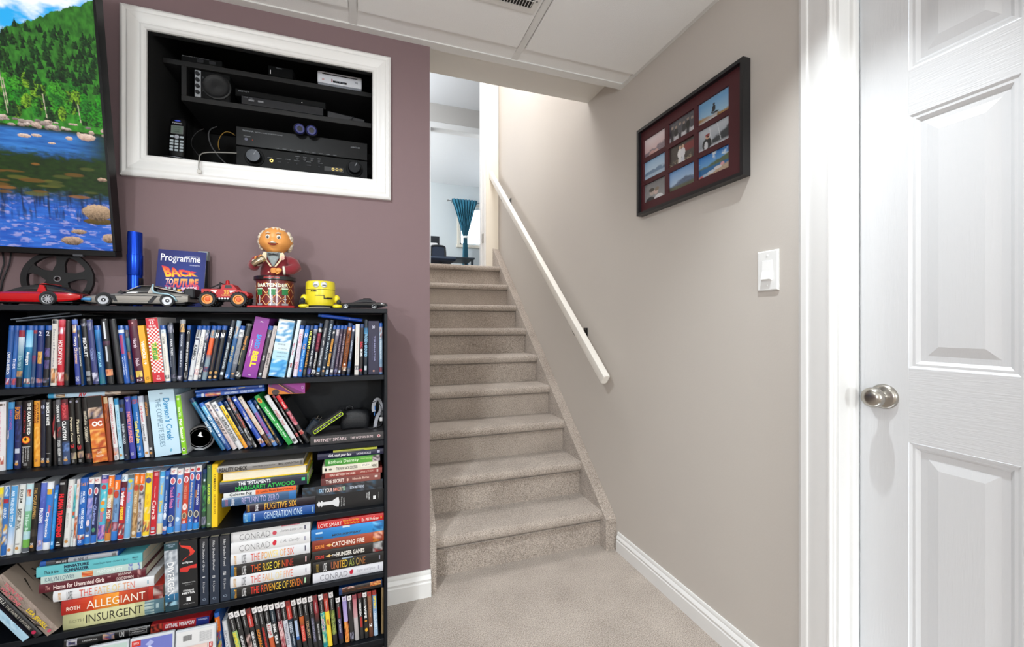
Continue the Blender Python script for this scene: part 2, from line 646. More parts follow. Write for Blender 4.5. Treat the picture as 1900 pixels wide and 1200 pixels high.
b.box(wx1, wx1 + .06, YB - .02, YB, wz0 - .06, wz1 + .06, .004)
b.box(wx0, wx1, YB - .02, YB, wz1, wz1 + .06, .004)
b.box(wx0 - .07, wx1 + .07, YB - .04, YB, wz0 - .06, wz0, .004)
b.build('casing', m_cream, wn)
b = MB()
for (x0, x1, z0, z1) in ((wx0, wx0 + .04, wz0, wz1), (wx1 - .04, wx1, wz0, wz1), (wx0, wx1, wz0, wz0 + .04), (wx0, wx1, wz1 - .04, wz1), ((wx0 + wx1) / 2 - .02, (wx0 + wx1) / 2 + .02, wz0, wz1)):
    b.box(x0, x1, YB + .03, YB + .07, z0, z1)
b.build('sash', m_white, wn)
MB().box(wx0, wx1, YB + .045, YB + .049, wz0, wz1).build('pane', mat('window_glass', '#ffffff', 0.02, trans=1.0), wn)

# ------------------------------------------------------------------ right-hand door
d1 = thing('door_1', 'white six-panel door with a brushed round knob', None, (1.345, DY1 - .012, 0))
struct(d1)
DW, DT = .74, .038
cols_y = [(-.115, -.115 - .2), (-.115 - .2 - .11, -.115 - .4 - .11)]
rows_z = [(.235, .889), (1.083, 1.744), (1.864, 2.085)]
b = MB()
T = .008                                  # depth of the moulded recess
# stiles and rails
b.box(0, DT, -.115, 0, .012, DH - .01, .001)
b.box(0, DT, -DW, -.625, .012, DH - .01, .001)
b.box(0.0, DT, -.425, -.315, .012, DH - .01)
b.build('stile', m_graint, d1)
b = MB()
zz = [.012] + [z for r in rows_z for z in r] + [DH - .01]
for k in range(0, len(zz), 2):
    b.box(.0002, DT - .001, -.625, -.115, zz[k], zz[k + 1])
b.build('rail', m_grain, d1)
for (ya, yb) in cols_y:
    for (za, zb) in rows_z:
        q = MB()
        n = [(0, .0), (.006, .004), (.012, .004), (.020, .011), (.034, .0105), (.058, .004)]
        rings = []
        for off, dep in n:
            rings.append([(dep, ya - off, za + off), (dep, yb + off, za + off), (dep, yb + off, zb - off), (dep, ya - off, zb - off)])
        for i in range(len(rings) - 1):
            q.add(rings[i] + rings[i + 1], [(k, (k + 1) % 4, 4 + (k + 1) % 4, 4 + k) for k in range(4)])
        q.add(rings[-1], [(0, 1, 2, 3)])
        q.build('panel', m_graint, d1)
# knob with rosette
kz = 1.0
kn = MB()
kn.lathe([(.0338, 0), (.0338, -.004), (.031, -.009), (.026, -.012), (.018, -.0135), (.0135, -.016), (.0125, -.024), (.0135, -.030), (.021, -.034), (.0262, -.041), (.0272, -.048), (.0262, -.054), (.022, -.060), (.015, -.064), (.007, -.0658), (0, -.066)], (0, 0, 0), 'x', 40)
m_knob = mat('brushed_nickel', '#a9a49c', .28, 1.0, bump=(300, .02))
kn.build('knob', m_knob, d1, smooth=SM, loc=(0, -.060, kz))
# casing, jamb, stop
cs = thing('trim_1', 'white moulded door casing beside the greige wall', None)
struct(cs)
prof = [(0, 0), (.012, 0), (.013, .004), (.020, .006), (.020, .012), (.016, .016), (.0145, .03), (.015, .055), (.012, .066), (.012, .072), (.017, .076), (.0175, .092), (.013, .098), (.010, .104), (0, .104)]
MB().prism([(XR - a, DY1 - .001 + s) for a, s in prof][::-1], 0, DH + .1, 'z').build('casing', m_white, cs, smooth=SM)
MB().prism([(XR - a, DY0 + .001 - s) for a, s in prof], 0, DH + .1, 'z').build('casing', m_white, cs, smooth=SM)
b = MB()
b.box(XR - .004, XR + .119, DY1 - .008, DY1 - .0005, 0, DH)
b.box(XR - .004, XR + .119, DY0 + .0005, DY0 + .008, 0, DH)
b.box(XR - .004, XR + .119, DY0 + .008, DY1 - .008, DH - .008, DH)
b.build('jamb', m_white, cs)
MB().prism([(XR + .042, DY1 - .0081), (XR + .042, DY1 - .017), (XR + .046, DY1 - .020), (XR + .062, DY1 - .020), (XR + .066, DY1 - .017), (XR + .068, DY1 - .0081)], 0, DH - .008, 'z').build('door_stop', m_white, cs, smooth=SM)
# ================================================================== PRINTED SURFACES
class PB:
    """flat print: quads and lettering with a colour per vertex, laid on a curved or flat spine"""
    def __init__(self, L, w, prof=None, nt=1):
        self.L, self.w, self.prof, self.nt = L, w, prof or (lambda t: 0.0), nt
        self.v, self.c, self.f, self.k, self.flat = [], [], [], 0, False

    def pt(self, s, t):
        return (self.w * (1 - t), (0.0 if self.flat else self.prof(min(max(t, 0), 1))) - .0003 - .00009 * self.k, self.L * (1 - s))

    def patch(self, s0, s1, t0, t1, fn, ns=1, nt=None):
        nt = nt or max(1, round(self.nt * abs(t1 - t0)))
        k = len(self.v)
        for i in range(ns + 1):
            for j in range(nt + 1):
                a, b = i / ns, j / nt
                self.v.append(self.pt(s0 + (s1 - s0) * a, t0 + (t1 - t0) * b))
                self.c.append(fn(a, b))
        for i in range(ns):
            for j in range(nt):
                q = k + i * (nt + 1) + j
                self.f.append((q, q + 1, q + nt + 2, q + nt + 1))
        self.k += 1
        self.flat = False

    def text(self, s, s0, s1, t0, t1, col, bold=.02, shear=0., across=False):
        self.flat = True
        V, F, _ = glyphs(s, bold, shear)
        k = len(self.v)
        for (x, y) in V:
            if across:
                self.v.append(self.pt(s1 - y * (s1 - s0), t1 - x * (t1 - t0)))
            else:
                self.v.append(self.pt(s0 + x * (s1 - s0), t1 - y * (t1 - t0)))
            self.c.append(mixc(col, x, y))
        self.f += [tuple(i + k for i in f) for f in F]
        self.k += 1
        self.flat = False

    def disc(self, s, t, rs, rt, col, n=14):
        self.flat = True
        k = len(self.v)
        for i in range(n):
            a = 2 * PI * i / n
            self.v.append(self.pt(s + rs * math.cos(a), t + rt * math.sin(a)))
            self.c.append(C(col))
        self.f.append(tuple(range(k, k + n)))
        self.k += 1
        self.flat = False

    def poly(self, pts, col):
        self.flat = True
        k = len(self.v)
        for (s, t) in pts:
            self.v.append(self.pt(s, t))
            self.c.append(C(col))
        self.f.append(tuple(range(k, k + len(pts))))
        self.k += 1
        self.flat = False

    def build(self, name, m, parent):
        me = bpy.data.meshes.new(name)
        me.from_pydata(self.v, [], self.f)
        at = me.color_attributes.new('Col', 'FLOAT_COLOR', 'POINT')
        at.data.foreach_set('color', np.array(self.c, dtype=np.float32).ravel())
        me.materials.append(m)
        bm = bmesh.new(); bm.from_mesh(me)
        for f in bm.faces:
            f.normal_update()
            if f.normal.y > 0: f.normal_flip()
        bm.to_mesh(me); bm.free()
        o = bpy.data.objects.new(name, me)
        COL.objects.link(o)
        o.parent = parent
        return o

def mixc(col, x, y):
    """plain colour; list = blend along the text; tuple of strings = blend from top to bottom"""
    if isinstance(col, list):
        a = min(max(x, 0), .9999) * (len(col) - 1)
    elif isinstance(col, tuple) and isinstance(col[0], str):
        a = (1 - min(max(y, 0.0001), 1)) * (len(col) - 1)
    else:
        return C(col)
    i = int(a)
    p, q, r = C(col[i]), C(col[min(i + 1, len(col) - 1)]), a - i
    return tuple(p[j] * (1 - r) + q[j] * r for j in range(4))

# print operations, written along the spine: s runs from the head (0) to the tail (1), t across the reading direction
def B(s0, s1, c, c2=None): return ('b', s0, s1, c, c2)
def T(x, s0, s1, c='#e8e8e8', t0=.22, t1=.78, b=.02, sh=0.): return ('t', x, s0, s1, c, t0, t1, b, sh)
def H(x, s0, s1, c='#e8e8e8', t0=.08, t1=.92, b=.02): return ('h', x, s0, s1, c, t0, t1, b)
def P(s0, s1, pal, t0=0.02, t1=.98): return ('p', s0, s1, pal, t0, t1)
def E(s, t, rs, rt, c): return ('e', s, t, rs, rt, c)
def R(s0, s1, t0, t1, c, c2=None): return ('r', s0, s1, t0, t1, c, c2)
def G(pts, c): return ('g', pts, c)
WB = E(.93, .5, .022, .28, '#c08a4a')      # small studio shield
def DV(c='#ddd', s=.88): return T('DVD', s, s + .045, c, .3, .72, .03)

m_gloss = print_mat('printed_sleeve_gloss', .33, coat=.12)
m_card = print_mat('printed_card', .45)
m_paper = print_mat('printed_paper', .6)

def apply_ops(pb, base, ops, m0=0.0, m1=0.0):
    k = lambda s: m0 + (1 - m0 - m1) * s
    pb.patch(k(0), k(1), 0, 1, lambda a, b: C(base))
    for o in ops:
        if o[0] == 'b':
            c1, c2 = C(o[3]), C(o[4] or o[3])
            pb.patch(k(o[1]), k(o[2]), 0, 1, lambda a, b: tuple(c1[i] * (1 - a) + c2[i] * a for i in range(4)))
        elif o[0] == 'r':
            c1, c2 = C(o[5]), C(o[6] or o[5])
            pb.patch(k(o[1]), k(o[2]), o[3], o[4], lambda a, b: tuple(c1[i] * (1 - a) + c2[i] * a for i in range(4)))
        elif o[0] == 'p':
            pal = o[3]
            ns = max(2, int((o[2] - o[1]) * 26)); nt = 4
            cs = {}
            def fn(a, b):
                key = (round(a * ns), round(b * nt))
                if key not in cs: cs[key] = C(random.choice(pal))
                return cs[key]
            pb.patch(k(o[1]), k(o[2]), o[4], o[5], fn, ns, nt)
        elif o[0] == 't':
            pb.text(o[1], k(o[2]), k(o[3]), o[5], o[6], o[4], o[7], o[8])
        elif o[0] == 'h':
            pb.text(o[1], k(o[2]), k(o[3]), o[5], o[6], o[4], o[7], 0., True)
        elif o[0] == 'e':
            pb.disc(k(o[1]), o[2], o[3], o[4], o[5])
        elif o[0] == 'g':
            pb.poly([(k(s), t) for s, t in o[1]], o[2])

PLASTIC = {'dvd': '#0b0c0e', 'br': '#1b4f9c', 'brd': '#10315f', 'wht': '#d9dde2', 'ps2': '#0c0c0e', 'blu': '#2a62b8'}

def body_outline(w, dep, bul, n=6):
    pts = [(w * i / n, bul * abs(2 * i / n - 1) ** 3) for i in range(n + 1)]
    return pts + [(w, dep), (0, dep)]

def make_item(name, kind, L, w, base, ops, loc, ang, label, cat, group=None, dep=None, yaw=0.0, cover=None, pages='#d8cfb8'):
    """a disc case, box set or book; local x across the spine, z along it, spine facing -y"""
    t = thing(name, label, cat, loc, (0, ang, yaw), group)
    if kind in ('book', 'paper'):
        dep = dep or .15
        hard = kind == 'book'
        bul = .0030 if hard else .0006
        bt = .0024 if hard else .0008
        prof = lambda q: bul * (2 * q - 1) ** 2
        n = 6
        out = [(w * i / n, prof(1 - i / n)) for i in range(n + 1)]
        inn = [(w - bt, .0045), (bt, .0045)]
        poly = out + [(w, dep), (w - bt, dep)] + inn + [(bt, dep), (0, dep)]
        # C-shaped cover as separate convex strips
        mb = MB()
        mb.prism(out + [(w - .0001, .0046), (.0001, .0046)], 0, L, 'z')
        mb.box(0, bt, .004, dep, 0, L)
        mb.box(w - bt, w, .004, dep, 0, L)
        mb.build('cover', mat('cover_' + (cover or base), cover or base, .4, coat=.2 if hard else 0.), t)
        e = .003 if hard else .0004
        MB().box(bt, w - bt, .0046, dep - e, e, L - e).build('page_block', mat('pages_' + pages, pages, .9, bump=(500, .2)), t)
        pb = PB(L, w, prof, 6)
        apply_ops(pb, base, ops)
        pb.build('printed_spine', m_card if not hard else m_gloss, t)
    elif kind == 'box':
        dep = dep or .14
        MB().box(0, w, 0, dep, 0, L, .0008).build('carton', mat('card_' + (cover or base), cover or base, .5), t)
        pb = PB(L, w, None, 1)
        apply_ops(pb, base, ops, .003, .003)
        pb.build('printed_spine', m_card, t)
    else:
        dep = dep or .142
        bul = min(.0035, w * .24)
        prof = lambda q: bul * abs(2 * q - 1) ** 3
        mb = MB()
        mb.prism(body_outline(w, dep, bul), 0, L, 'z')
        mb.build('plastic_case', mat('plastic_' + kind, PLASTIC[kind], .25, coat=.3), t, smooth=math.radians(30))
        pb = PB(L, w, prof, 6)
        apply_ops(pb, base, ops, .075 if kind in ('br', 'brd', 'blu') else .012, .012)
        pb.build('printed_spine', m_gloss, t)
    return t

ORD = ['first', 'second', 'third', 'fourth', 'fifth', 'sixth', 'seventh', 'eighth', 'ninth', 'tenth', 'eleventh', 'twelfth']
HSC = 1.06                             # this shelf's cases against the room's scale

def row(items, zs, Y, group, catname='disc case', objname='disc_case', dep=None):
    """items: (kind, xbl, xbr, xtl, H, base, ops, look, landmark or '') measured on the plane of the spines, left to right"""
    geo = []
    for it in items:
        kind, xbl, xbr, xtl, Hh = it[:5]
        Hh *= HSC
        a0, a1, at = PX(xbl, Y), PX(xbr, Y), PX(xtl, Y)
        ang = math.asin(max(-.6, min(.6, (at - a0) / Hh)))
        geo.append([a0, (a1 - a0) * math.cos(ang), ang, Hh])
    # keep neighbours from running into each other
    for i in range(len(geo) - 1):
        g, n = geo[i], geo[i + 1]
        for q in (0.0, 1.0):
            hh = min(g[3], n[3]) * q
            r = g[0] + g[1] * math.cos(g[2]) + (hh - g[1] * max(0, -math.sin(g[2]))) * math.tan(g[2])
            l = n[0] + (hh - n[1] * max(0, math.sin(n[2]))) * math.tan(n[2])
            if r > l - .0006:
                over = r - l + .0006
                if g[1] - over * math.cos(g[2]) > .006:
                    g[1] -= over * math.cos(g[2])
                else:
                    n[0] += over
    marks = [i for i, it in enumerate(items) if it[8]]
    for i, it in enumerate(items):
        kind, base, ops, look, lm = it[0], it[5], it[6], it[7], it[8]
        x0, w, ang, Hh = geo[i]
        if lm:
            label = look
        else:
            j = min(marks, key=lambda q: abs(q - i))
            d = abs(i - j)
            side = 'right' if i > j else 'left'
            label = look + (', just ' + side if d == 1 else ', ' + ORD[d - 1] + ' ' + side) + ' of the ' + items[j][8]
            if len(label.split()) > 16: label = label.replace(' case ', ' ', 1)
            if len(label.split()) > 16: label = label.replace(' of the ', ' of ').replace(', just', ',')
            if len(label.split()) > 16: print('LONG', label)
        nm = {'box': 'box_set', 'book': 'hardback_book', 'paper': 'paperback_book'}.get(kind, objname)
        ct = {'box': 'box set', 'book': 'book', 'paper': 'book'}.get(kind, catname)
        jit = (random.random() - .5) * .006
        zz = zs + .0004 + (w * math.sin(ang) if ang > 0 else 0)
        make_item(nm, kind, Hh, w, base, ops, (x0, Y + jit, zz), ang, label, ct, group, dep)
    return geo

# ================================================================== THE BOOKCASE
BX0, BXD, BX1, BYF, BYB, BT, PIT = -1.50, -1.076, 0.0775, 1.605, 1.853, 1.254, 0.2418
m_case = mat('black_ash_laminate', '#080c12', .5, bump=(90, .04), vary=(14, '#0b1018'), spec=.3)
bc = thing('bookcase', 'tall black bookcase crammed with disc cases and books against the mauve wall', 'bookcase', (BX0, BYF, 0))
def bcp(name, x0, x1, y0, y1, z0, z1):
    return MB().box(x0 - BX0, x1 - BX0, y0 - BYF, y1 - BYF, z0, z1, .0012).build(name, m_case, bc)
bcp('side_panel', BX0, BX0 + .016, BYF, BYB, 0, BT - .0165)
bcp('side_panel', BX1 - .0115, BX1, BYF, BYB, 0, BT - .0165)
bcp('divider_panel', BXD, BXD + .016, BYF, BYB, 0, BT - .0165)
bcp('top_panel', BX0, BX1, BYF, BYB, BT - .016, BT)
for i in range(1, 6):
    bcp('shelf', BX0 + .0162, BXD - .0002, BYF + .002, BYB - .006, BT - i * PIT - .018, BT - i * PIT)
    bcp('shelf', BXD + .0162, BX1 - .0117, BYF + .002, BYB - .006, BT - i * PIT - .018, BT - i * PIT)
bcp('back_panel', BX0 + .0162, BX1 - .0117, BYB - .0055, BYB, .02, BT - .0165)
bcp('plinth', BX0 + .0162, BX1 - .0117, BYF + .02, BYF + .035, 0, BT - 5 * PIT - .0185)
ZS = [BT - i * PIT for i in range(6)]

# ------------------------------------------------------------------ top shelf
k1 = lambda *a: [v / 5 for v in a]
c2 = lambda v: 360 + v / 5
R1 = [
 ('br', 8, 19, 16, .171, '#1d4f92', [T('CAPTAIN AMERICA', .38, .78), P(.84, .95, ['#b33', '#ccd', '#458'])], 'dark blue disc case at the far left end of the top shelf', 'leftmost case up top'),
 ('br', 19, 29, 26.5, .171, '#2a5fa6', [B(0, .3, '#173f80', '#2a5fa6'), T('THOR', .5, .68, '#dde'), P(.85, .96, ['#b44', '#cbb', '#537'])], 'slim blue disc case with small white title', ''),
 ('br', 29, 41, 36, .171, '#2c6c86', [B(0, .12, '#8a2436'), B(.12, .5, '#c5d2dd', '#3f7f99'), T('IRON MAN 3', .45, .68, '#9fc3d0'), P(.72, .82, ['#b98a5a', '#1b2026', '#8a6a48']), B(.83, 1, '#14181d')], 'teal case with pale diagonal top and dark foot', ''),
 ('br', 41, 55, 48, .171, '#0f5f8b', [B(0, .3, '#4aa6d6', '#9fd4ee'), B(.3, .45, '#2d86b4', '#0f5f8b'), T('Avengers', .38, .62, '#eee', .2, .85), P(.86, .95, ['#d8c9c0', '#a33', '#345'])], 'sky blue topped case with white script title', ''),
 ('br', 55, 64, 61.5, .171, '#26466e', [B(0, .06, '#8c2733'), B(.45, .62, '#7a2c55', '#26466e'), P(.84, .95, ['#667', '#99a', '#334'])], 'thin slate blue case with dusky red middle', ''),
 ('br', 64, 75.5, 69, .171, '#1b2a66', [H('2', .02, .1, '#ccd', .25, .75), P(.38, .6, ['#c9953f', '#dca84d', '#8f6426'], .12, .75), P(.86, .94, ['#234', '#88a', '#a66'])], 'navy case with a gold emblem mid-spine', ''),
 ('br', 76, 90, 82.5, .171, '#101119', [H('2', .02, .1, '#ccd', .25, .75), P(.32, .48, ['#3b2f66', '#5a4a8c', '#231c40'], .1, .8), P(.54, .7, ['#3b2f66', '#4f4a7c', '#231c40'], .1, .8), P(.86, .94, ['#633', '#88a', '#234'])], 'black case with two violet squares', ''),
 ('dvd', 92, 104, 95.5, .190, '#cfcac4', [R(.01, .06, .1, .9, '#26262a'), T('Sense of Romance', .14, .72, '#7d7d86', .3, .62), P(.74, .96, ['#c9884f', '#e3c2a0', '#8d5a3a', '#443'])], 'white film case with brown picture at its foot', 'white brown-footed case'),
 ('dvd', 104.5, 117, 108, .190, '#b8202f', [B(.0, .1, '#d8566a', '#b8202f'), P(.12, .22, ['#d8a', '#eee', '#a33']), T('HOLIDAY INN', .32, .68, '#f0dede', .25, .85), P(.8, .94, ['#eee', '#b33', '#c88'])], 'bright red film case with white title', ''),
 ('dvd', 118.5, 127.5, 121.5, .186, '#0d0b0c', [P(.42, .56, ['#3a2414', '#0d0b0c', '#1d1410'], .2, .8), P(.82, .93, ['#6b4520', '#2b1a10'], .1, .9)], 'shadowed black case pushed back from its neighbours', ''),
 ('dvd', 129.5, 142, 121.8, .190, '#32418f', [B(0, .06, '#5a78c8'), P(.08, .2, ['#c98b3f', '#e0d0b0', '#31408e']), T('Merry Christmas', .26, .68, ['#f2f2f2', '#e8b080'], .2, .85), T('DVD', .88, .95, '#ccd')], 'royal blue case with festive lettering leaning left', ''),
 ('br', 143.5, 159, 135, .171, '#1f2a33', [E(.1, .5, .03, .2, '#b9a59a'), T('ROLE BEINGS', .32, .66, '#cfd4d6', .3, .75)], 'dark slate case with block white title', ''),
 ('dvd', 159.5, 172, 147.5, .190, '#15171c', [P(.05, .1, ['#889', '#334']), T('RECRUIT', .28, .58, '#e9e9e9', .25, .8), R(.8, .87, .15, .8, '#8a8d92'), T('DVD', .9, .95, '#aaa')], 'black film case with bold white title', ''),
 ('dvd', 172.5, 184, 159.5, .190, '#333a70', [P(.04, .16, ['#889', '#99a', '#446']), E(.54, .5, .1, .36, '#6d79a8'), E(.54, .5, .092, .3, '#333a70'), T('Oracle', .46, .62, '#8f9cc8', .3, .7), P(.82, .96, ['#ccd', '#88a', '#446'])], 'indigo film case with oval emblem', ''),
 ('br', 184.2, 195, 173, .171, '#0d4f86', [B(0, .2, '#2f7fc0', '#0d4f86'), B(.7, 1, '#0d4f86', '#1b6d78'), T('AVATAR', .4, .7, '#8ed0e2', .28, .75)], 'deep blue to teal case with pale title', ''),
 ('dvd', 197, 210.5, 184, .190, '#14161a', [R(.03, .3, .35, .62, '#cfd3d8'), B(.34, .42, '#5a3050', '#14161a'), R(.42, .66, .38, .62, '#b8bec8'), P(.78, .88, ['#d98a5a', '#e8b08a', '#a5482f'])], 'black glossy case with orange picture at its foot', ''),
 ('dvd', 216.5, 229, 201, .190, '#15171c', [], 'blank black case with no print', ''),
 ('br', 230, 241, 217, .171, '#1f55a8', [B(0, .06, '#cdd6e2'), R(.1, .45, .3, .8, '#9a2f63'), T('National Lampoon', .5, .92, '#cfdcf0', .25, .45), T('Vacation', .5, .85, '#cfdcf0', .55, .78)], 'medium blue case with magenta letters leaning left', ''),
 ('br', 241.4, 251, 230, .171, '#25303a', [P(.02, .12, ['#778', '#334']), B(.15, .4, '#3b6a78', '#2b4a55'), P(.42, .55, ['#a8553a', '#5a3a33'], .2, .8), P(.86, .95, ['#8a5a44', '#333'])], 'thin charcoal case with teal patch', ''),
 ('dvd', 252, 269, 236, .190, '#4a0f2c', [B(0, .1, '#5b1526'), E(.05, .5, .01, .1, '#c99'), T('North', .3, .45, '#d8c3cf', .3, .7), T('Nash', .62, .74, '#d8c3cf', .3, .7), P(.82, .92, ['#c9a83f', '#e0c86a', '#4a0f2c'], .15, .85), T('2', .95, .985, '#ddd')], 'wide maroon case with gold-edged foot', 'wide maroon case'),
 ('box', 270, 281, 256, .171, '#e5a31c', [T('VEHICLE 19', .27, .68, '#f4f0e6', .28, .8, .03), T('BD', .9, .95, '#9a6a10')], 'bright yellow case with white title', ''),
 ('box', 284, 306, 269, .194, '#e9e4e2', [('chk',), B(0, .16, '#c2182b'), H('COMPLETE', .02, .045, '#f0d8d8', .25, .75), H('10', .05, .1, '#fff', .35, .65), H('1984 1996', .11, .15, '#f0d8d8', .2, .8), T('TURTLES', .39, .66, '#3f9a3a', .36, .74, .06), T('COLLECTION', .42, .66, '#c9922f', .2, .32), B(.86, 1, '#c2182b'), H('DVD', .9, .93, '#f0d8d8', .4, .6), H('VIDEO', .94, .97, '#f0d8d8', .3, .7)], 'thick red and white checked box set with green lettering', 'red checked box set'),
 ('br', 306.4, 316, 296, .171, '#dcd9d0', [B(.0, .07, '#c9d6e0'), H('2', .02, .05, '#333', .3, .7), T('STAR TREK', .13, .28, '#3a3a3a', .3, .72), T('INTO DARKNESS', .35, .8, '#a9a7a2', .4, .62), P(.88, .95, ['#555', '#ddd'])], 'white case with blue cap leaning left', ''),
 ('dvd', 316.4, 328, 309, .179, '#202a3a', [P(.03, .16, ['#99a', '#445', '#ccd']), T('STAR TREK', .27, .56, '#d5d9de', .28, .62), T('THE FUTURE BEGINS', .45, .75, '#8b95a5', .68, .82), P(.88, .95, ['#667', '#223'])], 'navy grey case with silver title leaning left', ''),
 ('dvd', 327.5, 338, 333, .190, '#1c2740', [B(0, .06, '#8d8f93'), P(.06, .2, ['#b98a3f', '#445', '#d8b070']), T('SHOOTER', .24, .44, '#cfd6e4', .35, .65), T('THREE SUITS', .5, .78, '#cfd6e4', .35, .65), P(.92, .98, ['#aab', '#223'])], 'dark blue case with gold photo at its head', ''),
 ('br', 340, 348, 347, .171, '#15181d', [T('C', .03, .08, '#ddd'), T('BEHIND ENEMY LINES', .24, .8, '#d9d9d9', .25, .72), P(.84, .96, ['#888', '#222'])], 'black case with stacked white capitals', ''),
 ('br', 348, 357, 366, .171, '#c9ccd0', [P(0, .14, ['#444', '#999', '#222']), R(.16, .2, .1, .9, '#445'), T('RAMBO', .3, .6, '#20242c', .22, .82, .03), R(.9, .93, .2, .8, '#9a9ca0')], 'pale grey case with bold black title', ''),
 ('br', 357, 365.6, 375, .171, '#d9d7d4', [T('SKYFALL', .14, .4, '#8b8b8b', .35, .65), T('SKYFALL', .46, .72, '#8b8b8b', .35, .65), P(.78, .9, ['#c99', '#fff', '#caa'])], 'white case with spaced grey letters', ''),
 ('br', 365.8, 372.4, 383.6, .171, '#2a333f', [P(0, .22, ['#ccd', '#945', '#567']), T('JOHN WICK', .26, .66, '#dfe3e8', .25, .75), P(.74, .86, ['#aaa', '#333']), T('BD', .9, .95)], 'dark case with bluish white title', ''),
 ('br', 373, 383, 393, .171, '#7c8f9a', [P(0, .12, ['#5a4034', '#c99a7a', '#7c8f9a']), B(.16, .5, '#e0622a', '#d8552a'), B(.5, .6, '#8a5a58', '#7c8f9a'), P(.74, .84, ['#a55', '#346'])], 'orange and grey case with a face at its head', 'orange and grey case'),
 ('br', 384, 393, 402.4, .171, '#1a1a1d', [T('2', .06, .17, '#e6e6e6', .2, .85, .04), R(.3, .8, .45, .55, '#5a2a1c'), E(.86, .5, .025, .3, '#b98a4a'), E(.95, .5, .025, .3, '#c9a06a')], 'black case with blue cap and rust stripe', ''),
 ('br', 393.5, 403, 413, .171, '#18191c', [T('2', .06, .17, '#e6e6e6', .2, .85, .04), R(.3, .8, .45, .53, '#33353b'), E(.86, .5, .025, .3, '#b98a4a'), E(.95, .5, .025, .3, '#c9a06a')], 'black case with blue cap and grey stripe', ''),
 ('dvd', 404.5, 413.5, 428.8, .190, '#1d2430', [T('HOST', .12, .3, '#eee', .2, .8, .03), T('JAMES VAGUE DODGES', .38, .82, '#c9d4d9', .25, .8), R(.88, .93, .2, .8, '#c9d2d9')], 'tall dark case with two-tone white lettering', ''),
 ('dvd', 415, 424.6, 439, .190, '#2b5a8c', [B(0, .1, '#8aa6ba'), P(.1, .3, ['#c9b09a', '#7fa3c0', '#345']), T('ABOUT LAST', .44, .72, '#c9b46a', .3, .75), P(.93, .98, ['#ddd', '#27c'])], 'tall blue case with a blond portrait', ''),
 ('br', 425, 434, 446, .171, '#8d9096', [B(0, .14, '#d0d3d7'), T('BD', .05, .11, '#444'), T('THE LAST TEMPLE', .3, .66, '#6a6d73', .3, .7), B(.7, 1, '#6a6f7a', '#1c2230'), E(.9, .5, .02, .25, '#c0905a')], 'silver grey case with blue cap', ''),
 ('dvd', 434.6, 446, 457, .179, '#101a1e', [B(0, .03, '#555'), T('Tommy Lee', .22, .48, '#e0912a', .25, .8, .03, .3), T('BOXED EDITION', .46, .75, '#cfcaa6', .74, .86), P(.88, .97, ['#ddd', '#222', '#222'])], 'black case with orange script title', ''),
 ('box', 448, 476, 474, .196, '#8a2a8c', [B(0, .5, '#7d2a86', '#96308f'), B(.5, 1, '#96308f', '#7d2590'), G([(.08, .35), (.06, .5), (.08, .65), (.072, .5)], '#eee'), T('SAVED', .28, .52, '#2b8fd8', .28, .62, .05), T('BY THE', .53, .58, '#d86aa0', .34, .56), T('BELL', .56, .82, '#f2d21c', .24, .64, .05), T('THE COMPLETE COLLECTION', .38, .66, '#f0e4f0', .78, .86), R(.955, .962, .42, .58, '#eee')], 'thick purple box set leaning right', 'purple box set'),
 ('br', 477, 485.4, 499, .171, '#38353c', [P(0, .16, ['#999', '#333', '#667']), T('BOSS', .54, .64, '#d8d4d4', .3, .75), R(.9, .95, .2, .7, '#b8c4c8')], 'charcoal case with a grey portrait head', ''),
 ('paper', 485.8, 495, 508, .171, '#b5aba8', [T('THE', .06, .16, '#8a8080', .3, .6), T('BOURNE', .52, .76, '#2c2a2c', .3, .8, .03), R(.78, .8, .2, .8, '#6a6262')], 'stone grey box with dark title', ''),
 ('box', 498, 528, 518, .188, '#a9cfe2', [B(0, .03, '#c9c4bc'), P(.03, .4, ['#dfeaf0', '#6aa3c8', '#3f84b5', '#eef4f6'], 0, 1), B(.4, .55, '#c4d6de', '#cddbe0'), T('THE COMPLETE SERIES', .42, .45, '#8a9aa0', .3, .8), H('LES SAISONS', .5, .52, '#7d9098', .15, .75), H('UN DEUX TROIS', .57, .59, '#7d9098', .1, .75), H('QUATRE CINQ', .64, .66, '#7d9098', .15, .75), P(.7, 1, ['#2c86c8', '#7fc0e0', '#cfe6ee', '#3f9ad0'], 0, 1)], 'wide ice blue box set', 'ice blue box set'),
 ('wht', 531.6, 541, 552, .190, '#cfe0e6', [T('March Check', .4, .62, '#c23a6a', .3, .8, .02, .2), P(.76, .84, ['#a33', '#335', '#cfe0e6']), R(.93, .94, .3, .7, '#667')], 'tall white case with pink script', ''),
 ('br', 543, 551, 557, .171, '#d8cfdc', [T('LOVE', .1, .3, '#d0566a', .3, .8, .02), T('ACTUALLY THE ONE', .35, .62, '#a9a0b0', .3, .7), T('LOVE', .7, .85, '#c8404f', .2, .8)], 'pinkish white case with red letters', ''),
 ('br', 551.6, 560, 567, .171, '#1f74c4', [T('2', .08, .18, '#ddd'), T('Ted', .3, .42, '#d8a060'), T('Blue Lagoon', .44, .8, '#9fd0f0', .25, .75, .02, .2), E(.88, .5, .02, .25, '#d86a7a')], 'vivid blue case with light script', ''),
 ('brd', 561, 568, 576, .171, '#0c0e10', [T('OLYMPUS', .04, .42, '#e2e86a', .2, .85, .03), T('HAS FALLEN', .45, .8, '#e0a24a', .25, .75), P(.86, .97, ['#554', '#222'])], 'black case with yellow and orange capitals', ''),
 ('br', 568.4, 576, 583, .171, '#232733', [B(0, .12, '#a0a3b0', '#232733'), T('LONDON HAS FALLEN', .14, .78, '#d2d6dd', .3, .75), P(.84, .96, ['#55a', '#223'])], 'charcoal case with long pale title', ''),
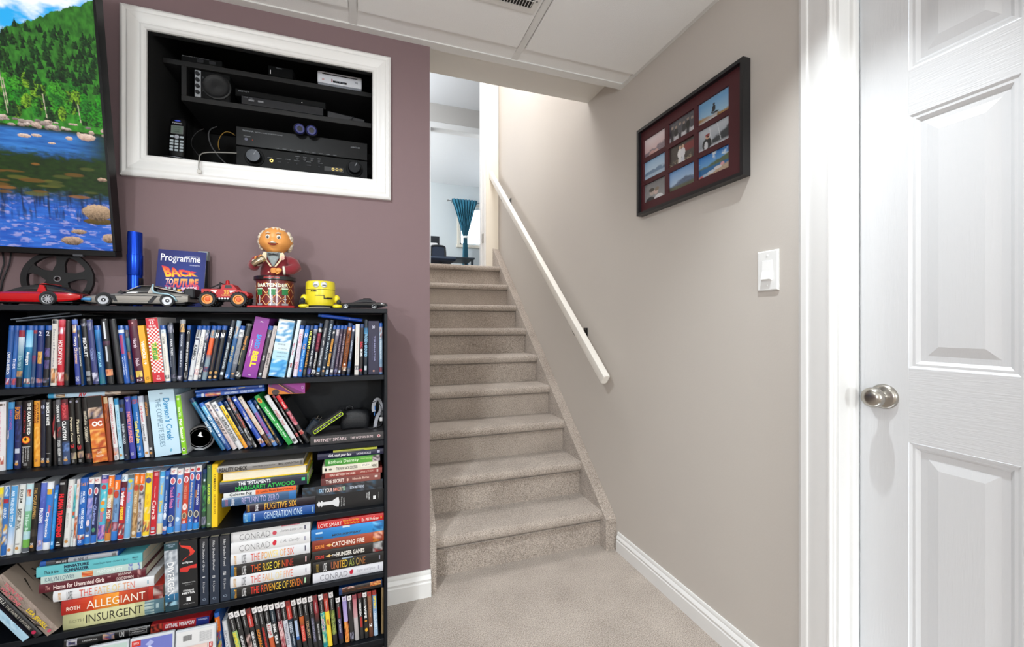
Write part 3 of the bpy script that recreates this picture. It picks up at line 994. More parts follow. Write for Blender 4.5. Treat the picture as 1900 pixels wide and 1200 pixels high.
 ('brd', 576.4, 584, 592, .179, '#120d12', [P(.03, .1, ['#ddd', '#222']), B(.12, .5, '#6a1430', '#4a0f24'), T('ENTER THE', .14, .46, '#a83a55', .3, .75), T('EMPTY SPACES 1', .52, .84, '#ddd', .3, .7), P(.88, .97, ['#ddd', '#112'])], 'black and crimson case', ''),
 ('dvd', 585, 593.6, 603, .190, '#3a3d44', [T('SECONDS', .14, .3, '#c9c9c9', .35, .7), E(.42, .5, .05, .2, '#cfcfcf'), E(.43, .56, .045, .16, '#3a3d44'), T('INTERSTELLAR HOME', .5, .82, '#c9ced4', .3, .7), R(.86, .93, .2, .8, '#2c7fc4'), R(.95, .97, .2, .8, '#ccc')], 'tall grey case with white crescent', ''),
 ('dvd', 594.2, 602.6, 612, .190, '#1f2a36', [T('GRAVITY', .06, .36, '#b9c9d4', .3, .72), T('GRAVITY', .4, .72, '#b9c9d4', .3, .72), R(.84, .87, .2, .7, '#bbb'), E(.92, .5, .02, .25, '#b98a5a')], 'tall dark case with a doubled spaced title', ''),
 ('br', 603, 610, 619, .171, '#2a3138', [T('2', .04, .1), R(.2, .48, .15, .85, '#d99a3a'), R(.52, .8, .15, .85, '#e0a84a'), T('FLIGHT', .22, .46, '#7a4a10'), T('FLIGHT', .54, .78, '#7a4a10'), R(.88, .97, .1, .9, '#a9bcd0')], 'dark case with two amber panels', ''),
 ('br', 610.4, 618, 625, .171, '#4a4856', [B(0, .3, '#8f8a98', '#4a4856'), T('SAFE', .02, .14, '#e0d8d8'), T('LAST MAN STANDING', .34, .84, '#8f96a4', .3, .7), R(.88, .94, .2, .8, '#ccc')], 'grey mauve case with pale head', ''),
 ('br', 618.4, 625, 632.4, .171, '#3a2f40', [T('SHATTERED MEMORY', .1, .82, '#8f7f90', .3, .7), P(.86, .95, ['#99a', '#336'])], 'dull plum case with faint title', ''),
 ('br', 625.4, 632, 639, .171, '#3d3038', [T('STOLEN THE CRIMSON', .1, .82, '#a08a98', .3, .7), R(.9, .95, .2, .7, '#bcd')], 'dull brown case with faint title', ''),
 ('brd', 632.4, 641, 646, .179, '#8c4a1c', [R(.02, .07, .2, .7, '#ccc'), T('SMALL TOWN CRIME', .12, .76, '#2a1408', .25, .8, .02), E(.79, .5, .02, .25, '#ddd'), P(.84, .92, ['#d8b090', '#543', '#eee']), B(.92, 1, '#1a1214')], 'burnt orange case with dark lettering', 'burnt orange case'),
 ('br', 643, 650.4, 654, .171, '#30384a', [R(0, .05, .2, .8, '#ccd'), T('UNBROKEN GLORY', .26, .68, '#b9c6d8', .25, .7), B(.72, .85, '#1d4a7d'), P(.86, .96, ['#667', '#245'])], 'slate blue case with pale title', ''),
 ('paper', 657.6, 665, 660, .175, '#cfcbc6', [T('Hidden Story', .25, .5, '#c88a8a', .35, .65), T('of a Woman', .52, .7, '#b0a8a4', .35, .65), P(.82, .9, ['#223', '#667', '#cfcbc6'])], 'slim white volume with faint pink title', ''),
 ('brd', 665.4, 673.6, 668, .175, '#1d191c', [T('BAD', .3, .45, '#c4283a', .2, .8, .03), T('MOMS', .46, .62, '#e9e9e9', .2, .8, .03), E(.91, .5, .03, .35, '#a3243a')], 'black case with red and white title', ''),
 ('dvd', 674.4, 682.4, 676, .190, '#18232f', [B(.14, .25, '#2b5a80', '#3f86b0'), T('FROZEN GROUND', .25, .68, '#8ec4e4', .15, .85, .02), R(.85, .93, .2, .8, '#b0b8c0')], 'tall dark case with ice blue capitals', ''),
 ('box', 683.6, 703, 683.6, .186, '#1d1b38', [T('2', .08, .15, '#ccd', .4, .6), T('TERMINATOR', .28, .76, '#8f8fb4', .34, .5), T('ANTHOLOGY', .3, .74, '#3f3d66', .6, .68), E(.94, .5, .018, .1, '#b98a7a')], 'wide midnight box set near the right side panel', 'wide midnight box set'),
 ('br', 703.6, 709.6, 703.6, .179, '#7f97ad', [P(0, .25, ['#a5523a', '#c9d3db', '#345']), B(.3, .8, '#93aabd', '#6f8aa4'), T('FROZEN RIVER', .3, .7, '#dfe8ee', .3, .7), P(.86, .97, ['#7a2c3a', '#445'])], 'slim steel blue case', ''),
]
_apply = apply_ops
def apply_ops(pb, base, ops, m0=0.0, m1=0.0):
    if any(o[0] == 'chk' for o in ops):
        _apply(pb, base, [], m0, m1)
        ns, nt = 26, 6
        for i in range(ns):
            for j in range(nt):
                if (i + j) % 2 == 0:
                    pb.k = 1
                    pb.patch(.16 + .7 * i / ns, .16 + .7 * (i + 1) / ns, j / nt, (j + 1) / nt, lambda a, b: C('#c8332a'), 1, 1)
        pb.k = 2
        rest = [o for o in ops if o[0] != 'chk']
        pb2ops = rest
        kk = lambda s: m0 + (1 - m0 - m1) * s
        for o in pb2ops:
            if o[0] == 'b':
                c1 = C(o[3]); pb.patch(kk(o[1]), kk(o[2]), 0, 1, lambda a, b: c1)
            elif o[0] == 't':
                if o[1] == 'TURTLES':
                    pb.text(o[1], kk(o[2]) - .008, kk(o[3]) + .008, o[5] - .05, o[6] + .05, '#e8d44a', .14)
                pb.text(o[1], kk(o[2]), kk(o[3]), o[5], o[6], o[4], o[7])
            elif o[0] == 'h':
                pb.text(o[1], kk(o[2]), kk(o[3]), o[5], o[6], o[4], o[7], 0., True)
        return
    _apply(pb, base, ops, m0, m1)

row(R1, ZS[1], 1.63, 'disc cases on the top shelf')

# ------------------------------------------------------------------ second shelf
q3 = lambda v: v / 5
R2 = [
 ('wht', -14, 9, -13, .190, '#d9d4d6', [R(.02, .05, .1, .5, '#4a3a2a'), T('JENS VON', .13, .32, '#d08aa0', .35, .6), T('THRILL BELONG', .36, .72, '#d08aa0', .35, .6), P(.8, .92, ['#c9a08a', '#a33', '#eee'], .1, .6)], 'white case with pink title cut by the picture edge', 'white case at far left'),
 ('dvd', 11, 24.6, 15, .190, '#2563a8', [B(0, .1, '#3f8ec4'), T('SAVE SCHOOL', .12, .42, '#a04a9a', .2, .6, .02), B(.5, 1, '#2563a8', '#2f7fc0'), P(.42, .55, ['#cbb', '#2563a8', '#99b'], .6, 1)], 'blue case with purple vertical title', ''),
 ('dvd', 25, 37.4, 27.6, .190, '#1c2354', [B(0, .06, '#111'), T('BONES', .08, .26, '#d8882a', .1, .9, .02), P(.3, .6, ['#1c2354', '#2f3a7c', '#141a40']), R(.7, .77, .15, .8, '#b8c0d0'), DV(), WB], 'navy case with orange title', ''),
 ('dvd', 38.4, 59.6, 41, .190, '#120e0d', [T('THE KARATE KID', .02, .5, '#ecebe6', .1, .42, .03), T('COLLECTION', .14, .47, '#a8282c', .58, .78), E(.58, .5, .055, .42, '#c8331c'), E(.58, .5, .045, .34, '#eda82a'), E(.57, .55, .028, .12, '#221'), R(.68, .69, .1, .9, '#bbb'), T('KARATE KID II', .70, .90, '#ccc', .2, .3), T('KARATE KID III', .70, .90, '#ccc', .45, .55), T('THE NEXT KARATE KID', .70, .92, '#ccc', .7, .8), DV('#999', .92)], 'wide black film set with orange sun emblem', 'sun emblem set'),
 ('dvd', 60, 72, 60.4, .190, '#e39a2e', [T('COLLATERAL', .04, .36, '#5a2a14', .12, .46, .03), T('DAMAGE', .06, .34, '#7a2a14', .52, .86, .03), P(.4, .84, ['#e8a53a', '#d88a22', '#efb95a']), DV('#733', .88)], 'yellow orange case with brown title', ''),
 ('dvd', 72.4, 84.8, 73, .190, '#15192c', [E(.1, .5, .03, .25, '#cfd8f0'), P(.05, .2, ['#15192c', '#2c3a66', '#15192c']), DV(), WB], 'midnight blue case with a white star', ''),
 ('dvd', 85.2, 97, 85, .190, '#101012', [T('IN BLACK', .03, .2, '#eee', .2, .8, .04), T('& WHITE', .21, .38, '#eee', .2, .8, .04), R(.8, .81, .1, .9, '#777'), DV(), WB], 'black case with stacked white letters', ''),
 ('dvd', 97.4, 103.6, 95, .186, '#151012', [G([(.2, .2), (.35, .9), (.55, .9), (.3, .2)], '#8a1f26'), G([(.45, .2), (.55, .8), (.6, .2)], '#c9b0a8')], 'very thin black and red case', ''),
 ('dvd', 104, 115.4, 100, .190, '#3b3d42', [B(0, .08, '#6a6a70'), T('DEAN', .08, .2, '#dcdcdc', .2, .8, .03), T('VALVE', .21, .34, '#dcdcdc', .2, .8, .03), P(.42, .58, ['#a83036', '#5a2226', '#333']), T('STOLEN', .62, .72, '#ddd', .2, .75), T('REDEEM', .74, .86, '#ddd', .2, .75), DV('#999', .9)], 'grey case with red smear and white words', ''),
 ('dvd', 116, 130.6, 111, .190, '#34486e', [B(0, .08, '#5a1420'), B(.08, .32, '#a8202c', '#7a1a28'), T('MICHAEL', .06, .3, '#d85a60', .2, .7), B(.32, .65, '#26282e'), T('CLAYTON', .33, .62, '#eee', .25, .8, .03), P(.68, .8, ['#5a7ab0', '#34486e']), DV(), WB], 'red topped blue case with white capitals', ''),
 ('dvd', 131, 143, 125, .190, '#17140f', [E(.04, .5, .02, .2, '#99a'), T('Pirates', .28, .5, '#d8cdb0', .3, .75), T('Coast', .52, .66, '#d8cdb0', .3, .75), T('2', .7, .76, '#b3242a', .2, .85, .04), P(.83, .93, ['#a89a7a', '#443', '#766']), DV('#999', .94)], 'dark weathered case with red numeral two', ''),
 ('dvd', 143.4, 157, 136, .190, '#15120f', [E(.04, .5, .02, .2, '#99a'), T('Pirates', .32, .54, '#d8cdb0', .3, .75), T('Coast', .56, .7, '#d8cdb0', .3, .75), T('3', .72, .79, '#a3202a', .2, .85, .04), P(.82, .92, ['#b89a7a', '#533', '#766']), DV('#999', .94)], 'dark weathered case with red numeral three', ''),
 ('dvd', 158, 173, 148, .190, '#131110', [T('PIRATES of the', .2, .42, '#d2c9b4', .3, .7), T('CARIBBEAN', .44, .68, '#d2c9b4', .3, .75), P(.86, .95, ['#7a2a24', '#433', '#b98a6a'])], 'wider black case with antique cream title', ''),
 ('box', 174, 201, 161, .194, '#c05a24', [B(0, .17, '#14100f'), P(.17, .34, ['#8a6a58', '#2a2224', '#c9b09a', '#4a4a66'], 0, 1), B(.34, .42, '#a8401c'), H('OC', .38, .46, '#f2ece6', .12, .82, .06), P(.5, 1, ['#d8802a', '#c8602a', '#e8b060', '#a8441c'], 0, 1), B(.78, .8, '#8a3418'), H('DVD', .84, .87, '#f0d8c0', .35, .65), H('SEASON', .89, .92, '#f0d8c0', .25, .75)], 'fat orange box set with big white letters', 'fat orange box set'),
 ('paper', 202, 209, 192, .190, '#8a3a1c', [B(0, .1, '#c9b08a'), P(.1, .4, ['#b05a2a', '#6a2a14'])], 'thin rust edge of a card sleeve', ''),
 ('dvd', 209.6, 221, 197, .190, '#dcd9d9', [T('OVERBOARD', .1, .38, '#b8404a', .3, .72), T('LA BELLE NAUFRAGEE', .42, .74, '#b8404a', .3, .72), P(.8, .92, ['#d8a58a', '#c33', '#aab']), DV('#666', .94)], 'white case with red bilingual title', ''),
 ('dvd', 221.2, 230, 210, .186, '#a9cfe0', [B(0, .1, '#2f8fc4'), T('SAILOR BLUE', .2, .7, '#6aa9c8', .3, .6), E(.8, .5, .01, .2, '#345'), WB], 'light blue case with dark cap', ''),
 ('brd', 230.4, 241, 219, .180, '#18202e', [E(.1, .5, .04, .3, '#3a5a8c'), T('ROBIN HOOD', .36, .72, '#c9d2dc', .3, .7), E(.92, .5, .01, .15, '#889')], 'dark navy case with pale spaced title', ''),
 ('dvd', 242.2, 254.4, 230, .190, '#3b3f9a', [H('W', .04, .08, '#ddd', .3, .7), T('FAMILY', .24, .46, '#e08a8a', .2, .8, .03), T('BUSINESS', .47, .74, '#e08a8a', .2, .8, .03), DV('#ccd', .9)], 'violet blue case with salmon capitals', ''),
 ('dvd', 255, 267.2, 241.6, .190, '#1d66ad', [P(.05, .12, ['#b44', '#1d66ad']), T('JOE PESCI', .26, .42, '#d8e4f0', .2, .4), T('Gone', .4, .52, '#f0e05a', .25, .8, .03), T('Fishin', .54, .76, '#f0e05a', .25, .8, .03), P(.8, .88, ['#d8b090', '#2a7ac8'], .3, .8), DV('#9cf', .92)], 'bright blue case with yellow title', ''),
 ('dvd', 267.4, 278, 253.6, .190, '#d7d9de', [B(0, .1, '#bfc6d8'), T('The Greatest', .16, .42, '#c8404f', .3, .72, .02), T('Dreamers Ball', .46, .74, '#4a4a52', .3, .72, .02, .2), WB], 'white case with red then grey lettering', ''),
 ('dvd', 278.2, 287, 266, .190, '#33353a', [T('LITTLE GIANTS', .1, .32, '#d8902f', .3, .75, .02), R(.84, .88, .2, .8, '#bbb'), WB], 'charcoal case with small orange title', ''),
 ('box', 288, 335.6, 273.6, .203, '#bcd8e8', [E(.06, .5, .012, .06, '#7f93a3'), T("Dawson's Creek", .13, .78, '#2a86b8', .2, .46, .02, .15), T('THE COMPLETE SERIES', .13, .86, '#5a7f98', .56, .76, 0), G([(.9, .35), (.93, .3), (.96, .38), (.93, .42)], '#6aa9c8')], 'pale blue complete-series box with handwritten title', 'pale blue series box'),
 ('wht', 337, 346.6, 324, .186, '#86c81f', [E(.06, .5, .02, .25, '#d8e8b0'), T('How We', .2, .36, '#e8f4d0', .25, .75), T('Met Season 2', .4, .8, '#f0f8e0', .2, .8, .03), E(.92, .5, .03, .35, '#e8e8e0'), E(.92, .5, .018, .2, '#2a2a1a')], 'lime green case tipping left', ''),
]
g2 = row(R2, ZS[2], 1.645, 'disc cases on the second shelf')
R2b = [
 ('brd', 411, 420, 350, .190, '#1a5f88', [B(0, .08, '#2a8a98', '#1a5f88'), T('Fast', .4, .5, '#d8e4ea', .2, .85, .03), T('Five', .52, .62, '#d8e4ea', .2, .85, .03), T('EXTENDED', .26, .36, '#7fb0c8', .35, .6)], 'tall teal case leaning hard left', 'teal case leaning hard left'),
 ('blu', 420.8, 430, 368, .171, '#3a7cae', [B(0, .3, '#6ab4d8', '#3a7cae'), B(.6, 1, '#2a5a9c', '#1f3f80'), T('FAST & FURIOUS', .2, .62, '#e4eef4', .25, .8, .03, .2), T('6', .63, .7, '#e4eef4', .15, .85, .03), T('EXTENDED EDITION', .72, .86, '#b8d0e8', .3, .7)], 'light blue case with white racing title', ''),
 ('wht', 432, 441.6, 379, .171, '#c9b8b6', [R(.03, .1, .25, .7, '#7a6a6a'), R(.13, .17, .3, .7, '#6a5a6a'), T('FURIOUS 7', .3, .68, '#2a2426', .2, .8, .04, .2), T('EXTENDED', .72, .86, '#a88', .35, .65)], 'pinkish grey case with black racing title', ''),
 ('wht', 443, 453, 391, .171, '#d2d2d4', [R(.03, .1, .25, .7, '#8a8a90'), R(.13, .17, .3, .7, '#5a6aa8'), T('THE FATE', .3, .55, '#2a2628', .2, .8, .04, .2), T('OF THE FURIOUS', .56, .84, '#2a2628', .2, .8, .04, .2)], 'silver white case with black racing title', ''),
 ('br', 454, 461.6, 403, .171, '#efc41f', [B(.5, 1, '#efc41f', '#e08a24'), R(.04, .14, .3, .6, '#a88a10'), T('F9', .22, .3, '#2a2410', .2, .8, .04), T('THE FAST SAGA', .34, .84, '#6a4a10', .3, .7)], 'yellow to orange case', ''),
 ('brd', 462.6, 470, 413.5, .171, '#17181b', [R(.06, .12, .2, .8, '#bbb'), T('FAST X', .5, .66, '#8a96b0', .2, .8, .03), P(.86, .95, ['#667', '#334'])], 'black case with slim grey title', ''),
 ('dvd', 471, 481.4, 418, .190, '#2a2a2f', [P(.02, .6, ['#d8c2b4', '#3a3438', '#c9705a', '#9aa0b0', '#2a2a2f']), T('NEVER SURRENDER', .42, .62, '#d8543a', .2, .45, .02), P(.62, 1, ['#888', '#333', '#ccc', '#222'])], 'collage case of black and white faces', ''),
 ('dvd', 486, 496, 428.4, .190, '#1f44a0', [E(.06, .5, .02, .3, '#cdd8f0'), T('FOREVER', .3, .46, '#e4dcd8', .2, .5, .02), T('LAST SUMMER', .4, .62, '#d8e0f0', .5, .85, .03), P(.84, .94, ['#d88a6a', '#223', '#eee'])], 'royal blue case with white stacked title', ''),
 ('dvd', 498, 507, 440, .190, '#cfc3b2', [P(.04, .14, ['#a88', '#333', '#ddd']), T('REBEL', .24, .44, '#d88a6a', .3, .75), T('TEACHER', .5, .72, '#cf8a70', .3, .75), B(.76, 1, '#5a3428', '#3a241c'), P(.88, .94, ['#c93', '#532'])], 'cream case with brown foot', ''),
 ('br', 508, 516.4, 458, .171, '#5a82b8', [B(.2, .7, '#6a6ab0', '#5a4a94'), T('WHERE THE HEART IS', .2, .78, '#b03a7a', .25, .78, .02), P(.82, .92, ['#d8b08a', '#345'])], 'periwinkle case with magenta title', ''),
 ('brd', 517.6, 524, 468.6, .171, '#121314', [R(.04, .12, .2, .8, '#bbb'), T('I AM', .3, .44, '#d8b04a', .25, .75, .02), T('NUMBER FOUR', .46, .74, '#d8b04a', .25, .75, .02), P(.84, .94, ['#a86', '#222'])], 'black case with gold title', ''),
 ('box', 530, 543.6, 465.6, .195, '#22963f', [E(.1, .5, .05, .4, '#d88a24'), T('F', .07, .13, '#7a2414', .3, .7, .05), T('Laid Rockin', .24, .52, '#eef6ea', .2, .52, .03), T('Summer School Bus', .28, .5, '#d0e8d0', .62, .76), T('Road Trip', .58, .86, '#eef6ea', .2, .55, .04), T('Volume Four', .56, .8, '#d0e8d0', .65, .8)], 'wide grass green case leaning left', 'wide grass green case'),
 ('dvd', 546, 556, 489, .190, '#d4d5d6', [T('Disney', .14, .22, '#99a', .3, .6), T('PARENT', .3, .48, '#b3343a', .3, .8), T('TRAP', .5, .62, '#b3343a', .3, .8), R(.9, .96, .2, .8, '#444')], 'white case with thin red serif title', ''),
 ('dvd', 559, 566, 504, .190, '#1d1a1c', [B(0, .05, '#8a2a3a'), P(.08, .13, ['#999', '#222']), T('The Ultimate', .26, .42, '#ddd', .3, .7), T('Mummy Collection', .46, .72, '#ddd', .2, .8, .02, .2), P(.78, .86, ['#a33', '#222', '#c88']), R(.92, .97, .2, .8, '#777')], 'black case with white script title', ''),
 ('dvd', 568.4, 577, 510.6, .190, '#2a2224', [B(0, .28, '#c81f2a'), T('Monthly', .14, .26, '#f0d8d0', .25, .75), P(.34, .62, ['#d0566a', '#d8a0a8', '#7a2a3a']), P(.74, .82, ['#d8b0a0', '#a33']), B(.9, 1, '#18181a')], 'scarlet topped case at the right end of the leaning group', ''),
]
row(R2b, ZS[2], 1.652, 'disc cases leaning on the second shelf')

# ------------------------------------------------------------------ third shelf
a3 = lambda v: .15 * v
b3 = lambda v: 190 + .1416 * v
R3 = [
 ('wht', -12, -.6, -4.5, .190, '#c9b46a', [B(0, .1, '#e8d42a'), P(.15, .9, ['#c98a4a', '#ddd', '#5a86b0'])], 'yellow capped white case cut by the frame', ''),
 ('wht', 0, 10.6, 8, .190, '#2f6fb4', [P(0, .14, ['#dfe8f0', '#4a90c8', '#b9cfe0']), R(.18, .24, .05, .95, '#a8283a'), T('AIR BUD', .3, .46, '#dfe8f0', .25, .75), P(.55, .86, ['#2f6fb4', '#c9d4e0', '#5a4a3a', '#d8a83a']), B(.86, 1, '#1f5fa8')], 'blue case with a snow picture', 'blue snow picture case'),
 ('wht', 11.4, 23.4, 21.6, .190, '#4f9ad2', [T('AIR FRIENDS', .06, .4, '#d8e8f4', .25, .75, .02), T('YETI UP', .42, .6, '#e8f0f8', .25, .75, .02), B(.6, .86, '#8fb8e0', '#d3dbe8'), B(.86, 1, '#d8dade'), WB], 'sky blue case fading to white', ''),
 ('wht', 24, 36, 35, .190, '#d9dcd8', [T('SPACE JAM', .06, .26, '#20281c', .25, .8, .03), T('BASKET SPATIAL', .35, .66, '#20281c', .25, .8, .03), R(.86, .88, .2, .8, '#999'), WB], 'white case with black cartoon lettering', ''),
 ('wht', 38, 51, 48, .190, '#a9cfd8', [B(0, .3, '#bfe0e4', '#a9d0e8'), P(.08, .18, ['#c9502a', '#a33', '#e0c0a0'], .2, .8), B(.4, .7, '#7ab890', '#5a9a6a'), T('Tinker Bell', .44, .74, '#c9e4d8', .25, .7), B(.82, .94, '#6aa848'), B(.94, 1, '#5a6068')], 'aqua to green case with a red head', ''),
 ('dvd', 51.8, 64, 62, .190, '#1a1612', [T('THE POLAR EXPRESS', .06, .52, '#c9a05a', .28, .75, .01), P(.68, .78, ['#2a2420', '#3a342c']), DV(), WB], 'black case with bronze serif title', ''),
 ('wht', 64.8, 76.6, 74.6, .190, '#4a5ab0', [B(0, .3, '#5f74c8', '#4a5ab0'), P(.2, .3, ['#6f86d8', '#4a5ab0']), T('FROZEN', .38, .6, '#e4e8f4', .25, .85, .02), B(.62, 1, '#5f74c0', '#8a9ad4'), P(.86, .95, ['#d8a0a0', '#445', '#ccd'])], 'periwinkle case with white title', ''),
 ('wht', 77.2, 90, 87, .190, '#2f78c8', [B(0, .1, '#e0e4ea'), R(.1, .18, .15, .85, '#d8a83a'), T('Alvin', .34, .46, '#d85a5a', .1, .55, .03), T('Chipmunks', .44, .82, '#e8e4e8', .3, .85, .03), B(.84, .9, '#2a66b8'), B(.9, 1, '#dde2e8')], 'blue case with red and white cartoon title', ''),
 ('blu', 92, 99.6, 102, .178, '#1f86d0', [T('Trolls', .04, .14, '#cfe8f8'), T('DREAMS COME TRUE', .2, .7, '#4aa8e8', .3, .7), R(.88, .94, .2, .8, '#9cf')], 'thin azure case', ''),
 ('dvd', 100, 114, 109.6, .192, '#141012', [R(.03, .06, .2, .8, '#999'), T('HUMAN', .2, .42, '#e0202c', .15, .85, .05), T('TRAFFICKING', .44, .84, '#e0202c', .15, .85, .05), G([(.91, .5), (.93, .25), (.93, .75)], '#ddd'), R(.95, .97, .2, .8, '#aaa')], 'black case with red distressed capitals', 'black case with red capitals'),
 ('wht', 115, 127.4, 125.6, .190, '#d8d9d6', [T('The WIZARD of OZ', .08, .42, '#c87a88', .3, .75), T('MAGIC EDITION', .5, .72, '#b0b0ac', .4, .65), DV('#888'), WB], 'white case with faded rose title', ''),
 ('wht', 129, 134, 137.4, .176, '#3f94a0', [B(0, .2, '#a8d4d8', '#4aa0a8'), P(.2, .5, ['#2f86a0', '#5ab8b0']), R(.44, .5, .1, .9, '#c8502a'), B(.55, 1, '#c8d4d4'), T('Boat', .74, .86, '#667')], 'narrow teal and white case', ''),
 ('wht', 134.6, 140, 143.4, .19, '#d4d4d2', [P(0, .3, ['#dcc', '#c96', '#dde']), P(.55, .95, ['#c86a3a', '#ddd', '#8a4a3a'])], 'narrow white and orange case', ''),
 ('blu', 140.6, 154, 148.6, .192, '#1c62b4', [P(.0, .05, ['#c98a6a', '#345']), T('ICE AGE', .14, .32, '#e4eef8', .2, .5, .04), T('THE MELTDOWN', .14, .34, '#cfe0f4', .58, .78, .02), T("L'ERE DE GLACE", .42, .74, '#e4eef8', .2, .55, .04), T('LA FONTE', .5, .66, '#cfe0f4', .62, .8, .02), P(.84, .92, ['#c84a3a', '#ddd', '#345']), DV('#cdf', .93)], 'strong blue case with chunky white bilingual title', ''),
 ('wht', 155.2, 165.6, 164.4, .190, '#4a74b8', [B(0, .08, '#ece6e4'), H('HIT', .015, .06, '#b33', .2, .8), E(.2, .5, .06, .35, '#e8e8ee'), E(.2, .5, .045, .24, '#c8606a'), P(.3, .46, ['#b0a0d0', '#7a80c8']), P(.46, .62, ['#8a90d0', '#3f68b0']), E(.68, .5, .05, .3, '#e0d0dc'), E(.78, .5, .04, .3, '#3a4a6a'), R(.86, .89, .2, .8, '#ddd'), B(.91, 1, '#2f7ac8')], 'white topped lavender blue case', ''),
 ('wht', 166.4, 177, 175.6, .190, '#1b2350', [B(0, .09, '#ece6e4'), H('HIT', .015, .065, '#b33', .2, .8), E(.2, .5, .06, .36, '#e8e8ee'), E(.2, .5, .045, .24, '#c8606a'), T('Merry', .3, .4, '#9aa8e0', .3, .7, .02, .2), T('Christmas', .42, .72, '#9aa8e0', .25, .8, .02, .2), E(.8, .5, .035, .3, '#4a8a6a'), B(.88, 1, '#2a6ac0')], 'white topped midnight case with script title', ''),
 ('wht', 178.4, 192, 187.4, .195, '#49a8c8', [B(0, .06, '#2a3f9c'), T('BBC', .015, .05, '#ccd', .2, .8), B(.06, .12, '#c8709a'), B(.12, .5, '#3fb4cc', '#6ac4d0'), E(.18, .5, .04, .35, '#b33a4a'), P(.25, .38, ['#3fb4cc', '#e8e4d8', '#6ac4d0']), E(.42, .5, .03, .3, '#e8902a'), E(.52, .5, .03, .3, '#e0a83a'), T('Bedtime', .56, .7, '#d86a7a', .2, .8), P(.75, .97, ['#7a50a8', '#b890d0', '#4a3a90', '#d8a0b0'])], 'turquoise case with purple foot', 'turquoise case'),
 ('wht', 192.2, 203.4, 200.6, .192, '#c8a070', [B(0, .18, '#ee7a1c'), T('nickelodeon', .03, .16, '#fbe8d4', .3, .7), E(.24, .5, .05, .4, '#c8442a'), P(.3, .4, ['#d8b070', '#e0d0a0']), T('WONDER', .34, .5, '#e8ecf0', .2, .8, .03), R(.5, .68, .1, .9, '#8a2a2a'), T('PETS!', .52, .66, '#f0e0d0', .15, .85, .04), P(.68, .88, ['#3a4450', '#c83a30', '#7a5a3a']), B(.88, 1, '#c8803a')], 'orange capped case with maroon badge', ''),
 ('blu', 204.2, 215.4, 212.6, .190, '#6f98c4', [B(0, .17, '#f0741c'), T('nickelodeon', .03, .15, '#fbe8d4', .3, .7), E(.24, .5, .06, .4, '#b8402c'), T('MEET THE', .4, .55, '#3a4a6a', .25, .5), T('LIGHTHOUSE', .42, .66, '#4a5a80', .55, .8), P(.7, .85, ['#8a3a4a', '#445', '#b89']), B(.86, 1, '#2f74c4')], 'orange capped hazy blue case', ''),
 ('wht', 216.2, 227.6, 225.4, .190, '#b32a2e', [B(0, .1, '#d8e4ea'), H('K', .02, .075, '#2a7aa8', .3, .8), B(.1, .2, '#5a1a2a'), E(.22, .5, .03, .35, '#5a6aa0'), T('winter', .26, .48, '#f2e8e8', .2, .85, .06), T('rescues', .5, .7, '#f0c83a', .25, .8, .04), P(.76, .94, ['#e0d8d4', '#b32a2e', '#445'])], 'red case with rounded white title', ''),
 ('wht', 228.2, 241, 237.4, .190, '#6fa8d4', [B(0, .06, '#5a6a70'), E(.1, .5, .03, .35, '#c8c43a'), P(.14, .24, ['#6fa8d4', '#c8a84a']), T('Bubble', .28, .44, '#d88ab0', .2, .8, .02), T('Friendships', .5, .76, '#b8d8ee', .25, .75)], 'soft blue case with pink title', ''),
 ('wht', 241.8, 252.2, 248.8, .190, '#b08a5a', [B(0, .16, '#f0801c'), T('nickelodeon', .03, .14, '#fbe8d4', .3, .7), E(.22, .5, .05, .4, '#b8402c'), P(.26, .36, ['#b08a5a', '#d0b080']), T('DESERT TRIP', .34, .62, '#e0d0b0', .25, .75, .02), P(.62, .88, ['#8a6438', '#c09a68']), E(.93, .5, .03, .35, '#d8c8b0')], 'orange capped tan case', ''),
 ('wht', 253, 262, 260.8, .190, '#c4c0c0', [B(0, .16, '#ee6f1c'), T('nickelodeon', .03, .14, '#fbe8d4', .3, .7), E(.22, .5, .05, .4, '#b8402c'), P(.28, .45, ['#c4c0c0', '#4a4a50', '#e0dcdc']), T('MIGHTY', .46, .58, '#5a4a6a', .25, .75), T('GEARS', .6, .7, '#8a6a5a', .25, .75), P(.74, .9, ['#7a5a3a', '#345', '#bbb']), B(.92, 1, '#2a66b4')], 'orange capped pale grey case', ''),
 ('wht', 263, 275, 270.8, .195, '#efc81a', [B(0, .03, '#e8e8e8'), H('SR', .05, .08, '#a85'), E(.14, .5, .045, .42, '#4a4a80'), B(.2, .34, '#f2d02a'), T('Super Club', .36, .52, '#d8a82a', .25, .75), P(.56, .66, ['#e8d89a', '#efc81a']), P(.76, .94, ['#c88a2a', '#3a3a50', '#eed86a', '#d85a3a']), B(.95, 1, '#f0d03a')], 'glowing yellow case with a white cap edge', 'glowing yellow case'),
 ('wht', 276.4, 287.8, 283.4, .192, '#c01f2c', [B(.0, .1, '#b01828'), R(.02, .07, .15, .7, '#d88a94'), T('Disney PIXAR', .24, .42, '#f0d8d8', .4, .6), T('Cars', .46, .68, '#f0d8d4', .2, .8, .02), T('3', .69, .76, '#e8c8c0', .2, .8, .03), R(.88, .93, .2, .8, '#99a'), R(.95, .97, .2, .8, '#ddd')], 'crimson case with white script', ''),
 ('wht', 289, 299.6, 296.2, .190, '#7ab4e0', [B(0, .1, '#4aa8dc'), R(.08, .1, .1, .9, '#cfe0ea'), T('Timmy', .18, .38, '#e8c83a', .25, .75, .03), T('Time', .46, .66, '#e8c83a', .25, .75, .03), B(.68, .84, '#c4dcec', '#8ab8dc'), B(.84, 1, '#dcd0ac')], 'light blue case with yellow words and sandy foot', ''),
